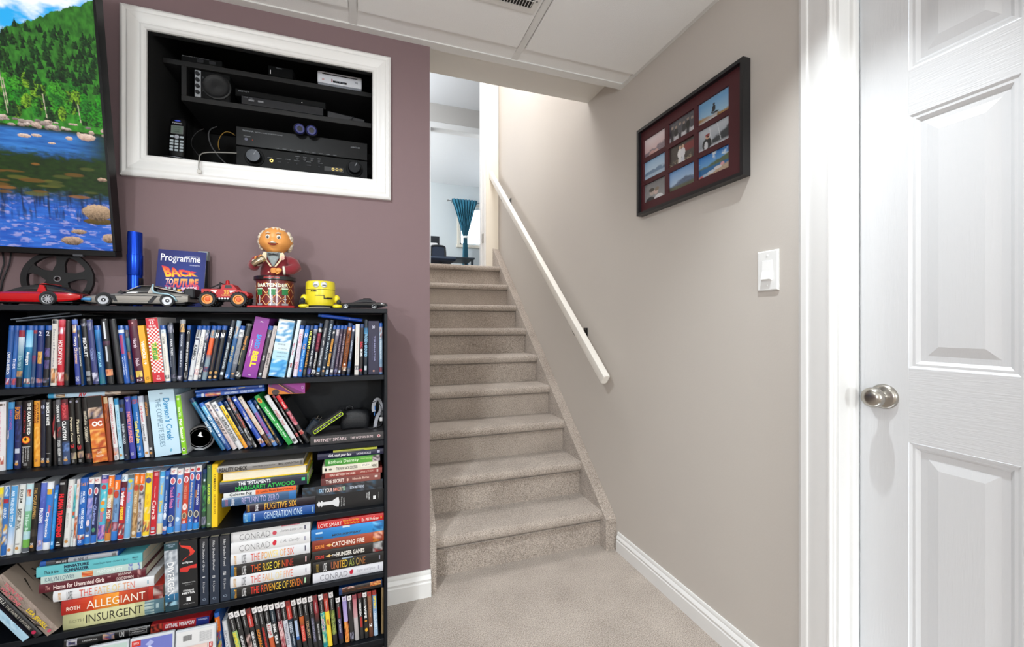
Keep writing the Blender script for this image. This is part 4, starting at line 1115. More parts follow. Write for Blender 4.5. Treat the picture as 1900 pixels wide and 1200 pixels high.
 ('blu', 301, 308.6, 307.4, .190, '#1f4f94', [R(.02, .06, .15, .7, '#9ab'), T('Disney PIXAR', .26, .44, '#dfe8f4', .35, .6), T('FINDING', .48, .62, '#eef', .2, .8, .03), E(.69, .5, .05, .35, '#dde6f0'), T('NEMO', .64, .76, '#e0e8f4', .25, .8, .05), P(.88, .95, ['#c55', '#ccd'])], 'deep blue case with white oval', ''),
 ('wht', 309.6, 321.8, 317, .196, '#1c3a8a', [B(0, .09, '#ece6e4'), H('HIT', .02, .065, '#b33', .25, .75), E(.19, .5, .055, .4, '#e8e8ee'), E(.19, .5, .042, .3, '#c8606a'), T('Trucks', .28, .42, '#d07ab0', .3, .8, .03), T('& Friends', .42, .62, '#d07ab0', .25, .8, .03), E(.78, .5, .055, .42, '#d8d0b0'), E(.78, .5, .045, .33, '#4a5a80'), DV('#cdf', .86), B(.91, 1, '#2a86d0')], 'white topped navy case with pink script', ''),
 ('wht', 323, 333.6, 329.4, .192, '#6f9ed8', [B(0, .09, '#ece6e4'), H('HIT', .02, .065, '#b33', .25, .75), E(.19, .5, .05, .4, '#e8e8ee'), E(.19, .5, .038, .28, '#c8606a'), T('Big', .38, .46, '#c83a5a', .25, .8, .02, .2), T('Sleepover', .47, .62, '#c83a5a', .25, .8, .02, .2), E(.8, .5, .035, .33, '#c8dcf0'), B(.9, 1, '#5a90d0')], 'white topped pale blue case with crimson script', ''),
 ('wht', 335, 345.8, 342.2, .194, '#c8412c', [B(0, .08, '#ece6e4'), H('HIT', .015, .06, '#b33', .2, .8), B(.08, .3, '#a82430', '#c8412c'), E(.18, .5, .05, .4, '#e8e8ee'), E(.18, .5, .038, .28, '#c8606a'), T('DINOS & DISC', .28, .5, '#d8a08a', .3, .75, .02), E(.62, .5, .055, .4, '#e8dcd8'), T('DVD', .6, .64, '#c33', .3, .7), E(.76, .5, .05, .4, '#c8b890'), E(.76, .5, .04, .3, '#6a5a50'), DV('#eee', .84), B(.89, 1, '#3f74c4')], 'vermilion case with white emblem', ''),
 ('wht', 346.6, 356, 353, .194, '#2c62b0', [B(0, .07, '#d8cdd0'), E(.035, .5, .02, .3, '#b3343a'), E(.15, .5, .06, .4, '#e8e8ee'), E(.15, .5, .046, .28, '#c8606a'), T('Railway Adventures', .24, .66, '#c8bcae', .25, .8, .03), E(.74, .5, .055, .42, '#d8d0b0'), E(.74, .5, .045, .32, '#445'), DV('#ddf', .83), B(.88, 1, '#2a7ccc')], 'blue case with ring emblem and red lips cap', ''),
 ('wht', 357, 367.6, 363.6, .196, '#1a2a80', [B(0, .09, '#ece6e4'), E(.045, .5, .025, .32, '#c8303a'), E(.17, .5, .055, .4, '#e8e8ee'), E(.17, .5, .042, .28, '#c8606a'), T('JOURNEY BEYOND', .28, .46, '#dfe4f4', .25, .55, .03), T('SODOR', .48, .62, '#dfe4f4', .25, .6, .03), R(.38, .5, .62, .8, '#c8843a'), E(.76, .5, .055, .42, '#d8d0b0'), E(.76, .5, .045, .32, '#445'), DV('#ddf', .85), B(.9, 1, '#2a86d0')], 'dark royal case with ring emblem and red lips cap', ''),
 ('brd', 372.6, 380.6, 375.6, .182, '#2a4a34', [B(0, .1, '#0f3a4a'), R(.1, .14, .3, .7, '#cde'), P(.2, .7, ['#3a7a40', '#1f4a3a', '#5aa85a', '#234']), P(.8, .95, ['#99a', '#345', '#667'])], 'dark leafy green case', ''),
 ('dvd', 383, 392.4, 384.2, .197, '#55704a', [B(0, .3, '#4a6a44', '#5f7a4a'), G([(.04, .3), (.04, .7), (.045, .5)], '#cdc'), T('ALASKA WILD', .3, .62, '#c8e04a', .3, .78, .03), R(.93, .96, .2, .8, '#9a9')], 'sage green case with lime title', 'sage green case'),
 ('box', 393.2, 404, 394, .196, '#f0c419', [T('COMMANDO', .16, .42, '#3a3010', .3, .75), T('RICHARD BLOCK', .48, .8, '#8a6a10', .3, .7), E(.06, .4, .01, .2, '#c8b030')], 'bright yellow volume ending the third shelf row', ''),
]
row(R3, ZS[3], 1.628, 'disc cases on the third shelf')

# ------------------------------------------------------------------ fourth shelf, upright volumes
R4 = [
 ('paper', 307, 331.6, 304, .203, '#8a929c', [B(0, .1, '#24444c'), H('A NEW YORK', .015, .035, '#9ab', .15, .85), H('TIMES', .045, .062, '#9ab', .3, .7), P(.1, .75, ['#6f7780', '#a9b0b8', '#8a929c', '#c3c8ce'], 0, 1), T('ROTH', .13, .24, '#c9ced2', .4, .62), T('DIVERGENT', .28, .84, '#ececec', .28, .78, .01), B(.75, .9, '#2a6a94', '#1a4a60'), P(.86, .92, ['#8fb8c8', '#123', '#234']), B(.92, 1, '#163a44')], 'grey stormy paperback with tall white title', 'grey stormy paperback'),
 ('paper', 333.4, 366.6, 332, .205, '#17181a', [G([(.02, .95), (.06, .95), (.09, .4), (.18, .12), (.22, .25), (.26, .7), (.3, .85), (.25, .55), (.2, .4), (.14, .45), (.09, .9), (.03, 1.0)], '#d83a2c'), H('eclipse', .31, .35, '#d8d8d8', .25, .85), G([(.4, .98), (.37, .02), (.43, .05), (.42, .4), (.47, .55), (.45, .98)], '#c8302a'), H('THE TWILIGHT SAGA', .62, .635, '#bbb', .12, .85), H('BOOK III', .65, .665, '#777', .3, .7), H('STEPHENIE', .73, .755, '#ddd', .2, .8), H('MEYER', .765, .795, '#eee', .14, .86), R(.84, .9, .38, .62, '#ddd'), H('LITTLE BROWN', .93, .945, '#999', .15, .8)], 'thick black paperback with red ribbon', 'red ribbon paperback'),
 ('paper', 371.4, 386.6, 370.2, .203, '#232d3d', [B(0, .5, '#2a2b2f', '#232d3d'), T('Fifty Shades of Grey', .05, .5, '#dcdcdc', .4, .72, 0), T('I', .575, .59, '#ccc', .4, .7), T('E L James', .66, .82, '#d0d0d0', .42, .7, 0), E(.92, .5, .018, .2, '#8a98a8'), E(.92, .5, .012, .13, '#232d3d')], 'dark slate paperback numbered one', ''),
 ('paper', 390, 406.6, 388.8, .203, '#232d3d', [B(0, .5, '#2a2b2f', '#232d3d'), T('Fifty Shades Darker', .05, .5, '#dcdcdc', .4, .72, 0), T('II', .575, .605, '#ccc', .4, .7), T('E L James', .66, .82, '#d0d0d0', .42, .7, 0), E(.92, .5, .018, .2, '#8a98a8'), E(.92, .5, .012, .13, '#232d3d')], 'dark slate paperback numbered two', ''),
 ('paper', 409, 426.8, 407.6, .203, '#232d3d', [B(0, .5, '#2a2b2f', '#232d3d'), T('Fifty Shades Freed', .05, .46, '#dcdcdc', .4, .72, 0), T('III', .55, .6, '#ccc', .4, .7), T('E L James', .66, .82, '#d0d0d0', .42, .7, 0), E(.92, .5, .018, .2, '#8a98a8'), E(.92, .5, .012, .13, '#232d3d')], 'dark slate paperback numbered three', ''),
]
row(R4, ZS[4], 1.613, 'upright paperbacks on the fourth shelf', dep=.13)

# ------------------------------------------------------------------ bottom shelf: console games leaning left
PS = 'PlayStation 2'
def ps(*ops, top='#e8e4e4', band='#2c2b2b'):
    return [B(0, .1, top), H('PS', .03, .08, '#333', .3, .7), B(.1, .34, band), T(PS, .13, .32, '#c9c9c9', .35, .65)] + list(ops)
G5 = [
 (421.7, ps(B(.34, 1, '#9ab87a'), T('SIMPSON', .36, .7, '#e8d43a', .2, .85, .04)), 'pale green game with yellow lettering', 'pale green game'),
 (432.5, ps(T('SPLINTER', .44, .7, '#ddd', .25, .75, .03)), 'black game with white scratchy title', ''),
 (443.9, ps(P(.45, .9, ['#8a6a64', '#3a3030', '#c9b0aa'])), 'dark game with dusty pink picture', ''),
 (454.2, ps(T('GRAN TURISMO', .42, .8, '#e6e6e6', .25, .8, .03), top='#7a2a28', band='#b83a34'), 'red headed game with white block title', 'red headed racing game'),
 (465.5, ps(T('SCARFACE', .4, .8, '#d8822a', .2, .8, .04)), 'black game with orange title', ''),
 (475.8, ps(R(.38, .9, .35, .75, '#8a2a26'), T('GOD OF WAR', .4, .8, '#c83a30', .3, .7)), 'black game with dark red strip', ''),
 (486.6, ps(B(.34, .62, '#dcdcdc'), T('ATV OFF', .36, .56, '#b8322c', .2, .8, .03), B(.6, .9, '#c8603a')), 'game with white panel over orange', ''),
 (497.5, ps(T('SHARK', .36, .52, '#eee', .25, .8, .05), T('TALE', .56, .72, '#eee', .25, .8, .05), band='#20303a'), 'black game with big white letters', ''),
 (508.3, ps(P(.34, .9, ['#8a3440', '#b05a60', '#d8b0b0']), T('FAMILY', .4, .62, '#e8d0d0', .2, .8), band='#3a2228'), 'dusky rose game', ''),
 (518.6, ps(B(.34, 1, '#c9ccd4'), T('TONY HAWK PRO', .4, .8, '#6a6a80', .25, .75, .02)), 'silver grey game', ''),
 (528.3, ps(B(.34, 1, '#1f3040'), T('AGENT UNDER', .38, .84, '#cfd8e4', .2, .5, .02), T('FIRE', .4, .6, '#cfd8e4', .55, .85, .02), top='#8a2c28', band='#c24138'), 'red headed navy game', 'red headed navy game'),
 (538.6, ps(R(.38, .7, .2, .8, '#a9bcd8'), R(.68, .74, .2, .8, '#3a6ab0')), 'black game with pale blue panel', ''),
 (549.5, ps(B(.34, .5, '#c8602a', '#8a4a2a'), R(.5, .8, .1, .9, '#c8342a'), T('BURNOUT', .52, .78, '#e8a090', .25, .75)), 'orange and scarlet game', ''),
 (559.7, ps(T('TOURIST', .42, .76, '#c9a880', .2, .75, .02)), 'dark game with bronze title', ''),
 (570.0, ps(R(.4, .86, .2, .8, '#4a4a5a'), T('THE GETAWAY', .42, .84, '#9a98b0', .3, .7)), 'dark game with outlined grey title', ''),
 (579.0, ps(B(.34, .5, '#6a2a2a', '#2c2b2b'), T('REVENGE', .54, .84, '#ddd', .3, .6), top='#7a2c30', band='#8a2c34'), 'dark red headed game', ''),
 (589.7, ps(P(.34, 1, ['#1f8a80', '#3ab0a0', '#c8d8a0', '#2a7a90']), T('ECCO', .46, .68, '#e0a0c0', .25, .8, .03)), 'teal game with pink letters', 'teal game'),
 (599.0, ps(B(.34, 1, '#efcf3a'), T('GEX', .48, .6, '#a8342a', .2, .7, .04), top='#8a2c28', band='#b8483a'), 'canary yellow game', ''),
 (609.0, ps(P(.34, .8, ['#6a7a3a', '#3a4020', '#8a9a50']), T('OUTDOOR FUN', .4, .78, '#a8b060', .25, .75)), 'olive game', ''),
 (622.0, ps(R(.2, .44, .2, .7, '#8a2a2c'), B(.46, .9, '#2a2848'), T('SSX TRICKY', .46, .76, '#cfd0e4', .3, .7)), 'indigo game with red strip', ''),
 (634.0, ps(B(.1, .55, '#9a8ec8', '#b8a8d8'), P(.55, 1, ['#d87a3a', '#8a3a24', '#e8a050']), top='#c9c2dc', band='#9a8ec8'), 'lavender game with orange foot', ''),
 (643.6, ps(P(.8, .95, ['#889', '#223'])), 'plain charcoal game', ''),
 (653.0, ps(B(.1, .5, '#b86a74', '#c9a0a4'), B(.5, 1, '#c4bcbc', '#a8a4a4'), top='#9a4a54', band='#b86a74'), 'rosy grey game', ''),
 (662.8, ps(T('TEKKEN', .2, .5, '#e8e8e8', .3, .75, .04), R(.52, .74, .2, .7, '#a8302c'), top='#6a2228'), 'black game with red block', ''),
 (672.2, ps(T('WIPE', .28, .56, '#e6e6e6', .25, .8, .05), E(.62, .5, .02, .3, '#d8902a'), E(.82, .5, .04, .35, '#e0a82a')), 'black game with yellow badge', ''),
 (681.0, ps(B(.1, 1, '#8a6248', '#5a3424'), T('THE GAMES', .3, .56, '#d8b090', .35, .6), T('2', .7, .78, '#eee', .2, .8, .04), top='#a83a34', band='#9a6a4a'), 'brown game with white numeral', ''),
 (690.4, ps(B(.1, 1, '#5a86b8', '#a8c4dc'), T('SPYRO', .12, .4, '#e8d03a', .2, .8, .05), T('CHALLENGER 2', .46, .86, '#dfe8f0', .2, .8, .03), top='#a83a34', band='#4a6a98'), 'sky blue game with yellow title', ''),
]
Y5, angs = 1.625, np.linspace(-.19, -.035, len(G5) + 1)
geo5 = []
GH = [.197] * 19 + [.172] * (len(G5) - 19)
tops = [g[0] for g in G5] + [700.6]
for i, (px, ops, look, lm) in enumerate(G5):
    an = float(angs[i])
    xt = PX(px, Y5)
    w = (PX(tops[i + 1], Y5) - xt) * math.cos(an) - .0012
    geo5.append((xt - GH[i] * math.sin(an), min(w, .0142), an))
marks = [i for i, g_ in enumerate(G5) if g_[3]]
for i, (px, ops, look, lm) in enumerate(G5):
    x0, w, an = geo5[i]
    w = min(w, (BX1 - .0215 - x0) * math.cos(an))
    if not lm:
        j = min(marks, key=lambda q: abs(q - i)); d = abs(i - j); side = 'right' if i > j else 'left'
        label = look + (', just ' + side if d == 1 else ', ' + ORD[d - 1] + ' ' + side) + ' of the ' + G5[j][3]
    else:
        label = look + ' on the bottom shelf'
    make_item('game_case', 'ps2', GH[i], w, '#2c2b2b', ops, (x0, Y5 + random.random() * .003, ZS[5] + .0005), an, label, 'game case', 'games on the bottom shelf')
make_item('game_case', 'ps2', .176, .0085, '#8a7450', [T('ODDWORLD', .2, .6, '#4a3a20', .3, .7)], (BX1 - .0207, Y5 + .004, ZS[5] + .0005), 0, 'khaki game case at the right end of the bottom shelf', 'game case', 'games on the bottom shelf')
# ================================================================== LYING STACKS AND OTHER THINGS ON THE SHELVES
def lie(kind, xl, zl, xr, zr, th, base, ops, label, Y, name='paperback_book', cat='book', group=None, dep=None, cover=None, pages='#d8cfb8', yaw=0.0):
    """thing lying on its side, spine to the room; xl/xr/zl/zr are the lower edge's ends in metres"""
    xr = min(xr, BX1 - .0125)
    L = math.hypot(xr - xl, zr - zl)
    de = math.atan2(zr - zl, xr - xl)
    return make_item(name, kind, L, th, base, ops, (xr, Y, zr), -(PI / 2 + de), label, cat, group, dep, yaw, cover, pages)

def stack(items, zs, Y, k, where, group, dep=.15):
    """items from the bottom up: (kind, xl, xr, thickness, base, ops, look, cover, pages)"""
    z = zs + .0006
    n = len(items)
    for i, it in enumerate(items):
        kind, xl, xr, th, base, ops, look = it[:7]
        cover = it[7] if len(it) > 7 else None
        pages = it[8] if len(it) > 8 else '#d8cfb8'
        th *= k
        pos = n - 1 - i
        place = 'on top of ' if pos == 0 else ('at the bottom of ' if i == 0 else ORD[pos] + ' from top in ')
        nm = 'hardback_book' if kind == 'book' else ('disc_case' if kind in ('br', 'dvd', 'wht') else 'paperback_book')
        lie(kind, PX(xl, Y), z, PX(xr, Y), z, th, base, ops, look + ', ' + place + where, Y + random.random() * .004,
            nm, 'disc case' if nm == 'disc_case' else 'book', group, dep, cover, pages)
        z += th + .0004

FIRE = ['#d8382a', '#d8382a', '#e0a02a', '#e8d04a', '#e0902a', '#d84a2a']
PALE = ['#d8604a', '#d8605a', '#e0b070', '#e4d890', '#e0a880', '#d87060']
stack([
 ('book', 451, 584, .030, '#1f4f94', [B(0, .1, '#2a7ac0'), T('PITTACUS', .02, .06, '#9cd', .1, .9), T('LORE', .13, .16, '#e4eaf2', .1, .9), T('GENERATION ONE', .28, .82, ('#dfeaf4', '#9cc4e4'), .12, .84, 0.), R(.96, .98, .2, .8, '#8ab')], 'blue hardback with tall ice white capitals'),
 ('book', 456, 585, .027, '#241726', [B(.6, 1, '#241726', '#150f18'), T('PITTACUS', .02, .05, '#d8a03a', .1, .9), T('LORE', .13, .17, '#e4e4e8', .1, .9), T('FUGITIVE SIX', .26, .72, ('#f0c84a', '#e0922a'), .12, .86, 0.)], 'dark plum hardback with yellow orange capitals'),
 ('book', 411, 549, .028, '#33567c', [B(.9, 1, '#2a6aa8'), T('PITTACUS', .04, .08, '#b0708a', .15, .85), T('LORE', .12, .165, '#dfe4ec', .1, .9), T('RETURN TO ZERO', .26, .76, ('#c8c0e0', '#8a86c0'), .14, .84, 0.)], 'steel blue hardback with lilac capitals', None, '#ddd6c6'),
 ('paper', 414, 549, .015, '#d3d6d6', [B(.43, 1, '#e0642a'), T('Celeste Ng', .08, .38, '#20242a', .15, .9, .02), T('Little Fires Everywhere', .5, .96, '#5a1f10', .25, .8, .02), E(.46, .5, .02, .3, '#c8502a')], 'slim white and orange paperback'),
 ('book', 407, 572, .035, '#161d33', [T('THE TESTAMENTS', .2, .56, '#e6e8ec', .08, .42, .02), T('MARGARET ATWOOD', .17, .84, '#2fb04a', .5, .9, .02), R(.92, .96, .3, .6, '#3fb878'), B(.985, 1, '#3a8a4a')], 'navy hardback with bright green author name', '#8fc42a'),
 ('open', 410, 570, .029, '#e8dfc8', [], ''),
 ('book', 402, 563, .022, '#8a8682', [T('REALITY CHECK', .03, .34, '#25221f', .25, .85, .03), T('MAKING THE MOST OF THE UNIVERSE', .4, .66, '#3a3632', .4, .6), T('MIKE SORRENTINO', .7, .95, '#3a3632', .3, .65, .02), R(.96, .99, .2, .8, '#55524e')], 'grey hardback with black title'),
][:5], ZS[3], 1.625, 1.05, 'the middle third-shelf stack', 'books in the middle stack of the third shelf')
# a hardback lying with its page edges to the room, then the grey one on top of it
zt_ = ZS[3] + (.030 + .027 + .028 + .015 + .035) * 1.05 + .0034
t = thing('hardback_book', 'hardback with yellow cover boards and its cream page edges facing out', 'book', (PX(410, 1.63), 1.63, zt_), (0, 0, 0), 'books in the middle stack of the third shelf')
Lb = PX(570, 1.63) - PX(410, 1.63)
MB().box(0, Lb, 0, .15, 0, .0026, .0005).box(0, Lb, 0, .15, .0284, .031, .0005).box(0, Lb, .146, .15, .0026, .0284).build('cover', mat('cover_#f0c42a', '#f0c42a', .45), t)
pg = MB()
for k in range(12):
    pg.box(.005, Lb - .005, .004 + .0006 * (k % 2), .1455, .0028 + k * .0021, .0028 + (k + 1) * .0021 - .00015)
pg.build('page_block', mat('pages_#e4dcc6', '#e4dcc6', .9, bump=(500, .2)), t)
lie('book', PX(402, 1.625), zt_ + .0315, PX(563, 1.625), zt_ + .0315, .0225, '#8a8682', [T('REALITY CHECK', .03, .34, '#25221f', .25, .85, .03), T('MAKING THE MOST OF THE SITUATION', .4, .66, '#3a3632', .4, .6), T('MIKE SORRENTINO', .7, .95, '#3a3632', .3, .65, .02), R(.96, .99, .2, .8, '#55524e')],
    'grey hardback with black title, on top of the middle third-shelf stack', 1.625, 'hardback_book', 'book', 'books in the middle stack of the third shelf', .15, '#8a8682')

stack([
 ('paper', 585, 715, .053, '#131315', [G([(.2, .06), (.21, .3), (.19, .4), (.19, .6), (.21, .7), (.2, .94), (.24, .9), (.25, .5)], '#131315'), G([(.03, .44), (.05, .3), (.07, .42), (.08, .3), (.1, .34), (.1, .4), (.24, .38), (.3, .22), (.33, .2), (.34, .5), (.33, .8), (.3, .78), (.24, .62), (.1, .6), (.1, .66), (.08, .7), (.07, .58), (.05, .7), (.03, .56), (.015, .5)], '#d4d4d6'), H('breaking', .36, .385, '#ccc', .2, .8, 0), H('dawn', .39, .415, '#ccc', .3, .8, 0), H('STEPHENIE', .74, .755, '#ccc', .15, .5), H('MEYER', .77, .79, '#ddd', .1, .6), R(.84, .88, .4, .62, '#ddd'), H('LITTLE', .92, .93, '#999', .2, .6)], 'very thick black paperback with white chess piece'),
 ('paper', 561, 710, .032, '#25272b', [P(0, 1, ['#25272b', '#3a3d44', '#1d1f22', '#4a505a', '#25272b', '#2c4a60']), T('EAT YOUR FAVORITE', .2, .52, ['#7ab0d8', '#d8d0c8', '#d87a6a', '#7ab8a0'], .3, .72, .03), T('BETH MATTHEWS', .58, .76, '#b9c2d0', .36, .66, .02)], 'black patterned book with pastel title'),
 ('paper', 595, 706, .023, '#6a3432', [B(0, 1, '#5a2a2a', '#8a5048'), T('THE SECRET', .08, .38, '#e0d4cc', .25, .75, .02), E(.44, .5, .015, .25, '#c8a090'), T('Rhonda Byrne', .52, .8, '#d8b8a8', .3, .7), R(.9, .95, .3, .6, '#d8c8c0')], 'maroon paperback with parchment sheen'),
 ('paper', 603, 709, .017, '#8a3a34', [T('READ BETWEEN THE LINES', .08, .52, '#e0c8bc', .3, .72, .02), T('JANE LYNDS', .6, .84, '#c8a898', .3, .7), R(.9, .93, .2, .8, '#c8b0a8')], 'brick red paperback with white capitals'),
 ('paper', 598, 702, .0227, '#d8d2c2', [E(.06, .5, .02, .25, '#2a2824'), E(.14, .5, .03, .15, '#6a665c'), T('THE NEW BACK DOCTOR', .24, .62, '#3a3832', .3, .72, .02), R(.68, .86, .2, .6, '#eae4d4'), T('STUDY', .7, .84, '#6a6a7a', .25, .5), T('HERE', .88, .97, '#3a3832', .4, .75)], 'cream paperback with small black title'),
 ('paper', 603, 705, .022, '#3f8f2f', [B(0, 1, '#2f7f2a', '#5aa03a'), T('Barbara Delinsky', .06, .6, '#e0f0d0', .2, .85, 0.), T('WHAT SHE FELT', .64, .86, '#a8d07a', .25, .5), P(.86, 1, ['#8a7a80', '#332c30', '#c0b0b4'])], 'green paperback with white author name'),
 ('book', 589, 714, .019, '#242544', [T('Girl, wash your face', .16, .5, '#e8e8ee', .2, .8, .03, .15), T('RACHEL HOLLIS', .58, .8, '#d8d8e4', .34, .68, .02), R(.9, .94, .25, .7, '#b8b8d0')], 'navy hardback with white handwritten title', '#242544', '#c9b8a0'),
 ('paper', 618, 700, .007, '#c2c83a', [R(0, .7, .5, .9, '#8a8a6a')], 'thin yellow green booklet'),
], ZS[3], 1.628, 1.08, 'the right third-shelf stack', 'books in the right stack of the third shelf', .14)

stack([
 ('book', 115, 303, .043, '#b9b98a', [B(0, .2, '#9a9a74', '#c0c090'), B(.2, .7, '#c6c694', '#d0d0a0'), T('ROTH', .06, .2, '#8a8a68', .4, .6), T('INSURGENT', .22, .78, '#34322a', .22, .76, .0), B(.8, 1, '#5a7a84', '#3f5f6c'), P(.8, .9, ['#a8b8b4', '#6a8a90']), R(.92, .95, .3, .6, '#9ab0b4')], 'fat pale olive hardback with charcoal title', '#a8a880'),
 ('book', 113, 302, .040, '#a82418', [B(0, .3, '#a01a18', '#c8401c'), B(.3, .55, '#d8601c', '#e89a2a'), B(.55, .85, '#c84a1c', '#8a1f18'), T('ROTH', .05, .18, '#e8d8c8', .44, .72, .02), T('ALLEGIANT', .24, .82, '#f0e8d8', .24, .8, 0.), P(.9, 1, ['#8a3a34', '#b0a09a', '#5a1a1c'])], 'fat fiery red hardback with cream title', '#a02418'),
 ('book', 97, 285, .029, '#d9dadc', [T('PITTACUS', .05, .075, '#d8a04a', .15, .85), T('LORE', .13, .185, '#4a4a50', .15, .9, 0), T('THE FATE OF TEN', .25, .8, PALE, .16, .86, 0.), R(.93, .945, .3, .7, '#8ab')], 'white hardback with tall orange and gold title', '#d9dadc'),
 ('book', 70, 269, .027, '#5a1a26', [T('The', .06, .1, '#d8a8a0', .3, .7, 0, .3), T('Home for Unwanted Girls', .13, .6, '#ead8d4', .3, .78, .02), T('a novel', .63, .66, '#c8a0a0', .2, .4), T('JOANNA', .73, .86, '#e0ccc8', .12, .44, .01), T('GOODMAN', .71, .88, '#e0ccc8', .54, .86, .01), P(.92, .96, ['#5a1a26', '#b08080'])], 'wine red book with white serif title'),
 ('paper', 75, 263, .020, '#b9ccc6', [T('KAILYN LOWRY', .04, .32, '#4a6478', .2, .82, .0), P(.39, .5, ['#c8502a', '#e0a060', '#a84a3a', '#f0d0c0'], .15, .9), T('PRIDE OVER PITY', .54, .8, '#dfeae6', .25, .7), P(.86, .9, ['#4a5ab0', '#b9ccc6']), P(.95, .98, ['#3a4aa8', '#b9ccc6'])], 'pale sage book with blue author name'),
 ('paper', 67, 264, .027, '#5fb4bc', [T('This is the', .07, .2, '#16242c', .46, .78, .02, .2), T('MINIATURE', .25, .48, '#163048', .12, .44, .05), T('SCHNAUZER', .25, .48, '#163048', .52, .86, .05), T('Louise Ziegler Spirer - Herbert F. Spirer', .52, .86, '#1f4a58', .35, .6, .0), P(.9, .96, ['#1f4a58', '#5fb4bc'], .3, .7)], 'turquoise book with navy block title'),
 ('br', 73, 219, .014, '#9a9ea6', [B(0, .12, '#3a3c42'), B(.12, .3, '#1d1d20'), T('XBOX ONE', .13, .28, '#ccc', .3, .7), E(.4, .5, .02, .3, '#6a6e78'), T('NHL 15', .44, .58, '#4a4a52', .2, .8, .03, .2), R(.92, .98, .2, .8, '#666')], 'thin grey game case'),
], ZS[4], 1.612, 1.06, 'the left fourth-shelf stack', 'books in the left stack of the fourth shelf')

lore = lambda c: [T('PITTACUS', .04, .07, '#d8a03a', .15, .95), T('LORE', .135, .185, c, .15, .9, 0)]
WH, BK = '#d6d7da', '#1d1b1a'
stack([
 ('book', 428, 575, .0365, BK, lore('#e4e4e4') + [T('THE REVENGE OF SEVEN', .24, .9, FIRE, .16, .84, 0), R(.925, .945, .2, .7, '#a8d0a8'), B(.0, .05, '#2a4a60')], 'black hardback with flaming red and yellow title', BK),
 ('book', 427, 576, .0365, WH, lore('#4a4a50') + [T('THE FALL OF FIVE', .245, .77, PALE, .18, .84, 0), R(.935, .945, .3, .7, '#667')], 'white hardback with orange to lemon title', WH),
 ('book', 428, 575.5, .037, BK, lore('#e4e4e4') + [T('THE RISE OF NINE', .245, .78, ['#d83a2a', '#d8782a', '#e8d84a', '#d8c03a', '#c8402a', '#8a2a24'], .18, .84, 0), R(.935, .95, .2, .7, '#d8b0b0'), B(.0, .04, '#2a5a84')], 'black hardback with red green yellow title', BK),
 ('book', 427.5, 575, .037, WH, lore('#4a4a50') + [T('THE POWER OF SIX', .245, .79, ['#d83a34', '#d86a3a', '#e8c050', '#f0e08a', '#e0843a', '#d8504a'], .18, .84, 0), R(.93, .945, .2, .7, '#556')], 'white hardback with red to gold title', WH),
 ('book', 428.5, 575.5, .037, '#d9d9da', [T('CONRAD', .1, .48, '#7a7a7c', .28, .84, -.01), E(.535, .52, .025, .22, '#c8283a'), E(.545, .42, .018, .16, '#c8283a'), T('L.A. Candy', .61, .86, '#8a8a8c', .3, .66, 0, .3), R(.92, .94, .3, .7, '#99a')], 'white hardback with grey capitals, red heart', '#d9d9da'),
 ('book', 428.5, 575.5, .036, '#d4d4d5', [T('CONRAD', .1, .48, '#6f6f72', .32, .88, -.01), E(.535, .62, .028, .2, '#c04a58'), T('Sweet Little Lies', .61, .9, '#8a8a8c', .36, .64, 0, .3), R(.92, .94, .3, .7, '#556'), B(.0, .02, '#bbb'), R(.62, .86, .0, .14, '#b85a6a')], 'white hardback with a dusky rose heart', '#d4d4d5'),
], ZS[4], 1.612, 1.0, 'the middle fourth-shelf stack', 'books in the middle stack of the fourth shelf')
